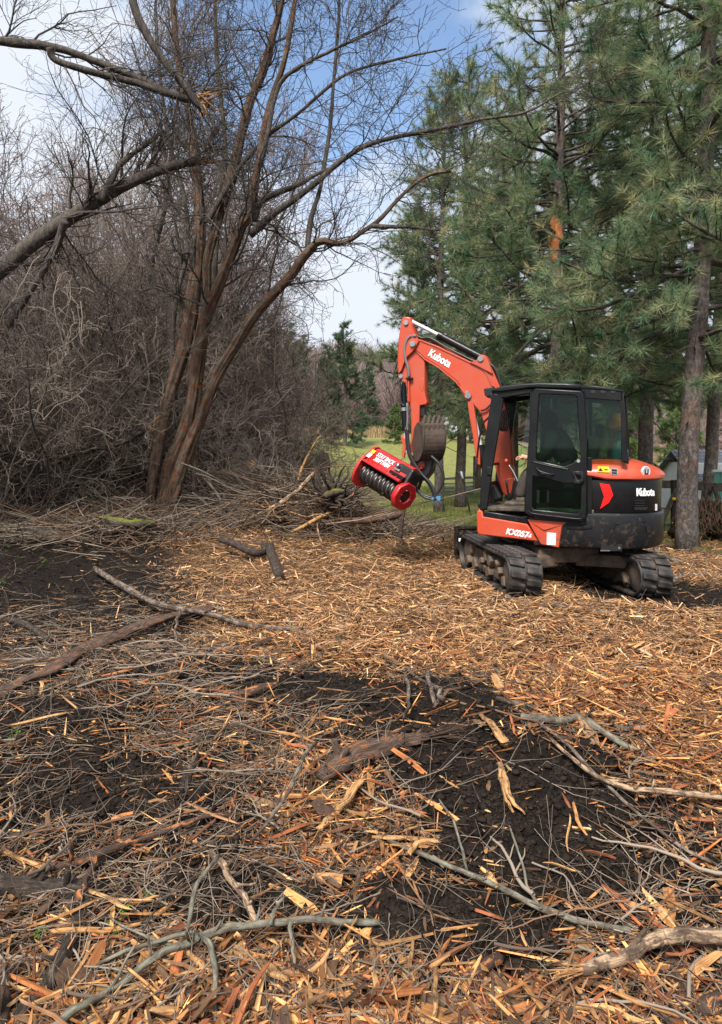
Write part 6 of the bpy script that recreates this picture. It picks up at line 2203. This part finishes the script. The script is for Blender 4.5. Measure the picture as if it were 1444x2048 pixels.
for k in range(260):
    x0, z0 = g.uniform(-.42, .42), g.uniform(.3, .72)
    q = np.array([(x0, g.uniform(-.2, .2), z0), (x0 + g.normal() * .08, g.uniform(-.3, .2), z0 * .6), (x0 + g.normal() * .16, g.uniform(-.35, .2), max(-.05, z0 * .15))])
    ps.append(tube1(crom(q, 6), np.linspace(g.uniform(.005, .016), .003, 6), 4, False))
V, Fs = merge(ps)
link('roots', np_mesh('roots', V, Fs, M['moss_red'], True), wad2)
V, Fs = tube1(crom(np.array([(-.40, .12, -.1), (-.1, .14, .34), (.2, .14, .38), (.45, .12, -.1)]), 16), .24, 12)
link('soil_core', np_mesh('soil_core', V, Fs, M['clod'], True), wad2)

# ------------------------------------------------------------------ splinters, chips, twigs and clods


def scatter(n, g, dens, r0=1.9, r1=17.0, ang=34, pw=1.0):
    """ground points in front of the camera, even per picture area, kept with probability dens(px, py)"""
    out = []
    tot = 0
    while tot < n:
        m = n * 3
        u = g.random(m)
        rr = (r0 ** -pw + u * (r1 ** -pw - r0 ** -pw)) ** (-1 / pw)
        th = g.uniform(-R_(ang), R_(ang), m)
        x, y = rr * np.sin(th), rr * np.cos(th)
        px, py = proj(x, y, zbase(x, y))
        ok = (g.random(m) < dens(px, py, x, y)) & (px > -120) & (px < 1560) & (py < 2160)
        # none under the excavator's tracks
        dx, dy = x - TC[0], y - TC[1]
        al, ac = dx * TD[0] + dy * TD[1], dx * TR[0] + dy * TR[1]
        ok &= ~((np.abs(al) < 1.25) & (np.abs(np.abs(ac) - GA) < .24))
        p = np.stack([x[ok], y[ok]], -1)
        out.append(p)
        tot += len(p)
    return np.concatenate(out)[:n]


def chip_shapes(n, g, N=3, full=False):
    """unit splinters: length along x = 1; returns (n, N*4, 3), faces"""
    xs = np.linspace(-.5, .5, N)
    base = np.array([[-.5, -.5], [.5, -.5], [.5, .5], [-.5, .5]])
    V = np.empty((n, N, 4, 3))
    for i, x in enumerate(xs):
        end = i in (0, N - 1)
        wv = g.uniform(.12, .75, (n, 1)) if end else g.uniform(.75, 1.0, (n, 1))
        V[:, i, :, 0] = x + (g.uniform(-.10, .10, (n, 4)) if end else 0)
        V[:, i, :, 1] = base[None, :, 0] * wv + g.normal(size=(n, 1)) * (.10)
        V[:, i, :, 2] = base[None, :, 1] * (g.uniform(.3, .9, (n, 1)) if end else 1) 
    bend = g.normal(size=(n, 1, 1)) * .9
    V[..., 2] += bend * (V[..., 0] ** 2)
    f = []
    for i in range(N - 1):
        for k in range(4):
            f.append((i * 4 + k, i * 4 + (k + 1) % 4, i * 4 + 4 + (k + 1) % 4, i * 4 + 4 + k))
    if full:
        f.append((3, 2, 1, 0))
        b = (N - 1) * 4
        f.append((b, b + 1, b + 2, b + 3))
    else:
        f = [q for q in f if q[0] % 4 != 0]      # the face lying on the soil
    return V.reshape(n, -1, 3), np.array(f)


def rotz(n, yaw, pitch, roll):
    cy, sy, cp, sp_, cr, sr = np.cos(yaw), np.sin(yaw), np.cos(pitch), np.sin(pitch), np.cos(roll), np.sin(roll)
    Rm = np.empty((n, 3, 3))
    Rm[:, 0, 0], Rm[:, 0, 1], Rm[:, 0, 2] = cy * cp, cy * sp_ * sr - sy * cr, cy * sp_ * cr + sy * sr
    Rm[:, 1, 0], Rm[:, 1, 1], Rm[:, 1, 2] = sy * cp, sy * sp_ * sr + cy * cr, sy * sp_ * cr - cy * sr
    Rm[:, 2, 0], Rm[:, 2, 1], Rm[:, 2, 2] = -sp_, cp * sr, cp * cr
    return Rm


TAN = np.array([[.48, .30, .155], [.45, .255, .125], [.58, .40, .24], [.36, .20, .105], [.46, .27, .12], [.30, .165, .085], [.40, .215, .09]])
ORG = np.array([[.50, .235, .082], [.42, .160, .052], [.57, .30, .115], [.30, .10, .038], [.60, .36, .16], [.19, .085, .042], [.52, .28, .10]])


def chip_cloud(name, pts, Lm, Wm, Tm, g, N, lift, cols, flat=.22, label=''):
    n = len(pts)
    V, f = chip_shapes(n, g, N)
    gr = np.stack([V[..., 0] * Lm[:, None], V[..., 1] * Wm[:, None], np.repeat(g.uniform(0, 40, (n, 1)), V.shape[1], 1)], -1)
    V = V * np.stack([Lm, Wm, Tm], -1)[:, None, :]
    Rm = rotz(n, g.uniform(0, 6.28, n), g.normal(size=n) * flat, g.normal(size=n) * .5)
    V = np.einsum('nij,nkj->nki', Rm, V)
    z = zt(pts[:, 0], pts[:, 1]) + lift
    V += np.stack([pts[:, 0], pts[:, 1], z], -1)[:, None, :]
    K = V.shape[1]
    Fq = (f[None] + (np.arange(n) * K)[:, None, None]).reshape(-1, 4)
    c = np.repeat(cols, K, 0)
    me = np_mesh(name, V.reshape(-1, 3), Fq, M['chip'], False, tint=c, grain=gr.reshape(-1, 3))
    return link(name, me, None, kind='stuff', label=label)


def chip_cols(pts, g):
    n = len(pts)
    y = pts[:, 1]
    t = sstep(4.2, 7.5, y)[:, None]
    a, b = ORG[g.integers(0, len(ORG), n)], TAN[g.integers(0, len(TAN), n)]
    pick = (g.random((n, 1)) < t)
    c = np.where(pick, b * 1.0, a * .86) * np.exp(g.normal(size=(n, 1)) * .34)
    wet = g.random((n, 1)) < .22
    return np.where(wet, c * np.array([.42, .36, .33]), c)


def dchip(px, py, x, y):
    return chips(px, py) * sstep(16.0, 14.0, y)


# the bulk: small chips everywhere
DARKB = np.array([[.11, .062, .034], [.16, .10, .06], [.075, .045, .03], [.20, .12, .065]])


def lift_of(p):
    return sstep(.3, .9, dchip(*proj(p[:, 0], p[:, 1], zbase(p[:, 0], p[:, 1])), 0, p[:, 1]))


def darker(c, g, share):
    n = len(c)
    return np.where(g.random((n, 1)) < share, DARKB[g.integers(0, 4, n)] * np.exp(g.normal(size=(n, 1)) * .25), c)


pts = scatter(52000, g, dchip, 3.6, 16.5, 34, .35)
n = len(pts)
Lc = np.minimum(np.exp(g.normal(size=n) * .55) * .085, .34)
chip_cloud('wood_chips', pts, Lc, np.minimum(Lc * np.exp(g.normal(size=n) * .75) * .080 + .003, .04), g.uniform(.003, .009, n), g, 2, g.uniform(.0, .06, n) * lift_of(pts), darker(chip_cols(pts, g), g, .22), .27, 'layer of pale tan wood chips and shreds covering the cleared ground')
pts = scatter(9000, g, dchip, 3.2, 16.0, 34, .35)
n = len(pts)
Lc = np.minimum(np.exp(g.normal(size=n) * .45) * .19, .5)
chip_cloud('wood_shreds', pts, Lc, g.uniform(.004, .011, n), g.uniform(.003, .007, n), g, 4, g.uniform(.01, .07, n) * lift_of(pts), darker(chip_cols(pts, g), g, .18), .25, 'long stringy shreds of wood over the chips on the cleared ground')
pts = scatter(14000, g, dchip, 1.9, 5.5, 36, .9)
n = len(pts)
Lc = np.exp(g.normal(size=n) * .7) * .062
chip_cloud('small_wood_chips', pts, np.minimum(Lc, .25), Lc * np.exp(g.normal(size=n) * .6) * .080 + .0016, g.uniform(.002, .008, n), g, 3, g.uniform(.0, .022, n), darker(chip_cols(pts, g), g, .28), .32, 'small orange brown wood chips scattered on the dark foreground soil')

# the larger splinters, each a thing of its own
splm = []
for k in range(26):
    gk = np.random.default_rng(500 + k)
    Vv, f = chip_shapes(1, gk, 6, True)
    Vv, L0_, W0_, T0_ = Vv[0], gk.uniform(.13, .34), gk.uniform(.009, .024), gk.uniform(.006, .014)
    t = np.clip((Vv[:, 0:1] + .5), 0, 1)
    Vv = Vv * np.array([1, 1, 1])
    gr = np.stack([Vv[:, 0] * L0_, Vv[:, 1] * W0_, np.full(len(Vv), gk.uniform(0, 40))], -1)
    Vv = Vv * np.array([L0_, W0_, T0_])
    Vv[:, 1] += .05 * L0_ * np.sin(Vv[:, 0] / L0_ * gk.uniform(2, 7) + gk.uniform(0, 6))
    me = np_mesh('wood_splinter', Vv, f, M['chip'], False, tint=np.repeat((ORG if k % 3 else TAN)[gk.integers(0, 6)][None] * gk.uniform(.6, 1.0), len(Vv), 0), grain=gr)
    splm.append((me, 'pale tan' if float(me.attributes['tint'].data[0].color[1]) > .20 else ('orange brown' if float(me.attributes['tint'].data[0].color[0]) > .22 else 'dark reddish brown')))
pts = scatter(270, g, lambda px, py, x, y: np.clip(chips(px, py) * 1.1 + .05, 0, 1), 2.0, 6.2, 34, .6)
for k, (x, y) in enumerate(pts):
    o = link('wood_splinter', splm[k % len(splm)][0])
    hue_ = splm[k % len(splm)][1]
    o.location = (x, y, float(zt(x, y)) + .012 + .02 * g.random())
    o.rotation_euler = (g.normal() * .5, g.normal() * .16, g.uniform(0, 6.28))
    s_ = g.uniform(.6, 1.15)
    o.scale = (s_ * g.uniform(.8, 1.4), s_, s_)
    o['label'] = 'torn ' + hue_ + ' wood splinter lying loose on the foreground soil'
    o['category'] = 'wood splinter'
    o['group'] = hue_ + ' wood splinters strewn over the foreground'

# twigs
TW = np.array([[.125, .094, .068], [.175, .138, .103], [.080, .057, .041], [.225, .18, .138], [.055, .037, .027], [.15, .082, .045]])


def twig_paths(pts, Ls, g, N=7, wander=.20, lift=.012, tilt=.10):
    n = len(pts)
    a = g.uniform(0, 6.28, n)
    d = np.stack([np.cos(a), np.sin(a)], -1)
    P = np.empty((n, N, 3))
    P[:, 0, :2] = pts
    for k in range(1, N):
        d = nrm(d + g.normal(size=d.shape) * wander)
        P[:, k, :2] = P[:, k - 1, :2] + d * (Ls / (N - 1))[:, None]
    z = zt(P[..., 0], P[..., 1])
    zs = z.mean(1, keepdims=True) * .6 + z * .4
    s = np.linspace(-.5, .5, N)[None]
    P[..., 2] = np.maximum(zs, z) + lift * g.random((n, 1)) + s * (Ls * np.abs(g.normal(size=n)) * tilt)[:, None] + np.abs(g.normal(size=(n, 1))) * .01
    return P


def twigs(name, pts, Ls, Rs, g, label, s=3, N=7, lift=.02, tilt=.10, tri=True):
    P = twig_paths(pts, Ls, g, N, .20, lift, tilt)
    Rr = Rs[:, None] * np.linspace(1, .45, N)[None]
    sets = [(P, Rr)]
    if tri:
        P2, R2 = grow(P, Rr, int(len(P) * 1.3), .15, .95, .05, .30, .6, 5, .3, 1.0, .2, 0, g, .5, .0012)
        P2[..., 2] = np.maximum(P2[..., 2], zt(P2[..., 0], P2[..., 1]) + .003)
        sets.append((P2, R2))
    c0 = TW[g.integers(0, len(TW), len(P))] * np.exp(g.normal(size=(len(P), 1)) * .25)
    cols = [np.repeat(c0, N * s, 0)]
    if tri:
        cols.append(np.repeat(TW[g.integers(0, 4, len(P2))], 5 * s, 0))
    V, Fs = merge([tubes(p, r, s) for p, r in sets])
    me = np_mesh(name, V, Fs, M['twig'], True, tint=np.concatenate(cols))
    return link(name, me, None, kind='stuff', label=label)


def dtwig(px, py, x, y):
    d = .35 + .65 * sstep(760, 300, px) * sstep(1020, 1200, py) * (1 - .45 * sstep(1500, 1800, py))
    d = d * (1 - .95 * soil(px, py)) * (1 - .45 * sstep(500, 800, px) * sstep(1060, 1090, py) * sstep(1330, 1250, py))
    return np.clip(d, 0, 1)


pts = scatter(3000, g, dtwig, 2.6, 14.5, 34, .3)
n = len(pts)
Ls = np.exp(g.normal(size=n) * .5) * .42
twigs('fallen_twigs', pts, np.minimum(Ls, 1.5), g.uniform(.0018, .005, n), g, 'grey brown twigs littering the cleared ground')
pts = scatter(750, g, lambda px, py, x, y: .05 + .95 * (1 - soil(px, py)), 1.9, 4.6, 36, .8)
n = len(pts)
twigs('fine_twigs', pts, np.exp(g.normal(size=n) * .5) * .17, g.uniform(.0011, .0028, n), g, 'fine thin twigs lying on the foreground soil')
# left slope and foot of the thicket: heaped dead sticks
pts = scatter(2300, g, lambda px, py, x, y: sstep(480, 250, px) * sstep(930, 960, py) * sstep(1120, 1050, py), 9.5, 15.5, 34, .2)
n = len(pts)
twigs('dead_sticks', pts, np.exp(g.normal(size=n) * .4) * .9, g.uniform(.005, .013, n), g, 'heaped dead sticks on the ground under the thicket', 3, 6, .30, .35)
# brush pile
n = 1300
pts = np.stack([np.clip(g.normal(size=n) * 1.25 - .95, -3.6, 1.2), g.normal(size=n) * .45 + 13.6], -1)
hgt = 1.15 * np.exp(-((pts[:, 0] + 1.15) / 1.25) ** 2) * np.exp(-((pts[:, 1] - 13.6) / .8) ** 2)
P = twig_paths(pts, np.exp(g.normal(size=n) * .4) * .95, g, 8, .22, .02, .30)
P[..., 2] += (hgt * g.random(n) ** .8)[:, None]
Rr = g.uniform(.005, .015, n)[:, None] * np.linspace(1, .4, 8)[None]
P2, R2 = grow(P, Rr, 2200, .1, .95, .12, .5, .55, 5, .3, 1.0, .22, .02, g, .4, .002)
V, Fs = merge([tubes(P, Rr, 4), tubes(P2, R2, 3)])
cc = np.concatenate([np.repeat(TW[g.integers(0, 6, n)] * 1.15, 8 * 4, 0), np.repeat(TW[g.integers(0, 6, 2200)], 5 * 3, 0)])
link('brush_pile', np_mesh('brush_pile', V, Fs, M['twig'], True, tint=cc), None, kind='stuff', label='tangled pile of cut branches between the big tree and the mulching head')
pal = []
for k in range(8):
    gk = np.random.default_rng(700 + k)
    q = np.cumsum(np.concatenate([[[0, 0, 0]], np.tile([.12, 0, 0], (9, 1)) + gk.normal(size=(9, 3)) * .035]), 0)
    pal.append(stems_mesh('pale_stick', [(q - q.mean(0), np.linspace(gk.uniform(.018, .03), .008, 10))], M['pale' if k % 3 else 'fresh'], 7, .015))
for k in range(44):
    x, y = float(np.clip(g.normal() * 1.2 - .8, -3.3, 1.4)), float(g.normal() * .35 + 13.0)
    o = link('pale_stick', pal[k % 8])
    o.location = (x, y, float(zt(x, y)) + .06 + .8 * g.random() * math.exp(-((x + 1.1) / 1.3) ** 2))
    o.rotation_euler = (g.uniform(0, 6), g.normal() * .45, g.uniform(0, 6.28))
    s_ = g.uniform(.35, 1.0)
    o.scale = (s_, s_ * .8, s_ * .8)
    o['label'] = 'pale freshly broken stick lying in the tangled brush pile'
    o['category'] = 'stick'
    o['group'] = 'pale broken sticks in the brush pile'
# brush on the right behind the mulcher
n = 260
pts = np.stack([g.uniform(.2, 1.9, n), g.normal(size=n) * .5 + 14.2], -1)
P = twig_paths(pts, np.exp(g.normal(size=n) * .4) * .6, g, 7, .22, .15, .5)
Rr = g.uniform(.003, .008, n)[:, None] * np.linspace(1, .4, 7)[None]
link('low_brush', np_mesh('low_brush', *tubes(P, Rr, 4), M['twig'], True, tint=np.repeat(TW[g.integers(0, 6, n)], 7 * 4, 0)), None, kind='stuff', label='low tangle of thin branches behind the mulching head')

# the larger loose twigs as things of their own
twm = []
for k in range(20):
    gk = np.random.default_rng(800 + k)
    N = 12
    a = 0.0
    q = np.zeros((N, 3))
    for j in range(1, N):
        a += gk.normal() * .22
        q[j] = q[j - 1] + np.array([math.cos(a), math.sin(a), gk.normal() * .10]) / (N - 1)
    q -= q.mean(0)
    Rr = np.linspace(gk.uniform(.008, .013), .004, N)
    P2, R2 = grow(q[None], Rr[None], 5, .2, .95, .12, .40, .6, 6, .35, .9, .15, 0, gk, .5, .003)
    P2[..., 2] *= .35
    V, Fs = merge([tubes(q[None], Rr[None], 7), tubes(P2, R2, 5)])
    tc_ = TW[gk.integers(0, 6)] * gk.uniform(.8, 1.2)
    hue_ = 'pale grey' if tc_[1] > .125 else ('dark brown' if tc_[1] < .065 else 'grey brown')
    twm.append((hue_, np_mesh('fallen_stick', V, Fs, M['twig'], True, tint=np.repeat(tc_[None], len(V), 0))))
pts = scatter(250, g, lambda px, py, x, y: dtwig(px, py, x, y) * .9 + .1 * sstep(1700, 1900, py), 2.2, 10.0, 34, .35)
for k, (x, y) in enumerate(pts):
    hue_, me_t = twm[k % len(twm)]
    o = link('fallen_stick', me_t)
    s_ = g.uniform(.35, .95) * (0.45 + .10 * min(y, 6))
    o.scale = (s_, s_, s_)
    o.location = (x, y, float(zt(x, y)) + .02 + .03 * g.random())
    o.rotation_euler = (g.normal() * .06, g.normal() * .06, g.uniform(0, 6.28))
    o['label'] = 'bent ' + hue_ + ' stick lying loose on the cleared ground'
    o['category'] = 'stick'
    o['group'] = hue_ + ' sticks strewn over the cleared ground'

# clods of wet soil
bm = bmesh.new()
bmesh.ops.create_icosphere(bm, subdivisions=1, radius=1.0)
ico = np.array([v.co[:] for v in bm.verts])
icf = np.array([[v.index for v in f.verts] for f in bm.faces])
bm.free()
pts = scatter(5000, g, lambda px, py, x, y: np.clip(.2 + soil(px, py), 0, 1), 1.9, 9.0, 35, .8)
n = len(pts)
s_ = np.minimum(np.exp(g.normal(size=n) * .5) * .009, .02)
V = ico[None] * (1 + g.normal(size=(n, len(ico), 1)) * .30) * s_[:, None, None] * np.array([1.2, 1.2, .8])
V += np.stack([pts[:, 0], pts[:, 1], zt(pts[:, 0], pts[:, 1]) + s_ * .2], -1)[:, None]
Fq = (icf[None] + (np.arange(n) * len(ico))[:, None, None]).reshape(-1, 3)
link('soil_clods', np_mesh('soil_clods', V.reshape(-1, 3), Fq, M['clod'], True), None, kind='stuff', label='crumbly clods of wet black soil in the foreground')

octv = np.array([[1, 0, 0], [-1, 0, 0], [0, 1, 0], [0, -1, 0], [0, 0, 1], [0, 0, -1.]])
octf = np.array([[0, 2, 4], [2, 1, 4], [1, 3, 4], [3, 0, 4], [2, 0, 5], [1, 2, 5], [3, 1, 5], [0, 3, 5]])
pts = scatter(46000, g, lambda px, py, x, y: np.clip(.12 + soil(px, py), 0, 1), 1.9, 11.5, 35, .5)
n = len(pts)
s_ = np.minimum(np.exp(g.normal(size=n) * .6) * .0055, .016) * (1 + .11 * np.maximum(pts[:, 1] - 4, 0))
V = octv[None] * (1 + g.normal(size=(n, 6, 1)) * .35) * s_[:, None, None]
V += np.stack([pts[:, 0], pts[:, 1], zt(pts[:, 0], pts[:, 1]) + s_ * .3], -1)[:, None]
octf = octf[:4]
Fq = (octf[None] + (np.arange(n) * 6)[:, None, None]).reshape(-1, 3)
link('soil_crumbs', np_mesh('soil_crumbs', V.reshape(-1, 3), Fq, M['clod'], False), None, kind='stuff', label='fine crumbs of black soil in the foreground')

# grass near the pines and small seedlings
n = 14000
xy = []
while len(xy) < n:
    x, y = g.uniform(-1.5, 9.5), g.uniform(11.2, 26)
    d = 1.0 if y > 16 and x < 6 else (.5 if x > 4.6 and y < 15 else .15)
    if fbm(np.array([x * 1.3]), np.array([y * 1.3]), 7)[0] + .35 > g.random() * 1.1 / d * .6:
        xy.append((x, y))
xy = np.array(xy)
h = g.uniform(.05, .16, n)
a = g.uniform(0, 6.28, n)
b = np.stack([xy[:, 0], xy[:, 1], zt(xy[:, 0], xy[:, 1])], -1)
sd_ = np.stack([np.cos(a), np.sin(a), 0 * a], -1) * .006
tip = b + np.stack([g.normal(size=n) * .04, g.normal(size=n) * .04, h], -1)
V = np.stack([b - sd_, b + sd_, tip], 1).reshape(-1, 3)
gc = np.array([.12, .19, .035])[None] * np.exp(g.normal(size=(n, 1)) * .3) * np.array([1, 1, 1])
gc[:, 0] *= g.uniform(.8, 1.7, n)
link('grass', np_mesh('grass', V, np.arange(3 * n).reshape(-1, 3), M['grass'], False, tint=np.repeat(gc, 3, 0)), None, kind='stuff', label='short green grass behind and beside the excavator')
n = 5000
x, y = g.uniform(-6, 3, n), g.uniform(56, 64, n)
b = np.stack([x, y, zt(x, y)], -1)
a = g.uniform(0, 6.28, n)
sd_ = np.stack([np.cos(a), np.sin(a), 0 * a], -1) * .05
tip = b + np.stack([g.normal(size=n) * .25, g.normal(size=n) * .25, g.uniform(.3, 1.0, n)], -1)
V = np.stack([b - sd_, b + sd_, tip], 1).reshape(-1, 3)
link('dry_grass', np_mesh('dry_grass', V, np.arange(3 * n).reshape(-1, 3), M['grass'], False, tint=np.repeat(np.array([.34, .25, .13])[None] * np.exp(g.normal(size=(n, 1)) * .25), 3, 0)), None, kind='stuff', label='tall dry grass along the far edge of the meadow')
pts = []
for px, py in ((585, 1797 - 0), (300, 1795), (330, 1830), (250, 1822), (60, 1838), (14, 1095), (90, 1125), (5, 1165), (35, 1470), (230, 1860), (80, 1870)):
    for k in range(7):
        w = gp(px + g.normal() * 7, py + g.normal() * 5)
        pts.append(w)
pts = np.array(pts)
V, Fq, c = needles(pts + [0, 0, .012], np.tile([0, 0, 1.], (len(pts), 1)), 6, .022, .014, g, .9, 0, (.10, .26, .03), .2, .0)
link('seedlings', np_mesh('seedlings', V, Fq, M['leafy'], False, tint=c), None, kind='stuff', label='tiny bright green seedlings sprouting on the soil at left')
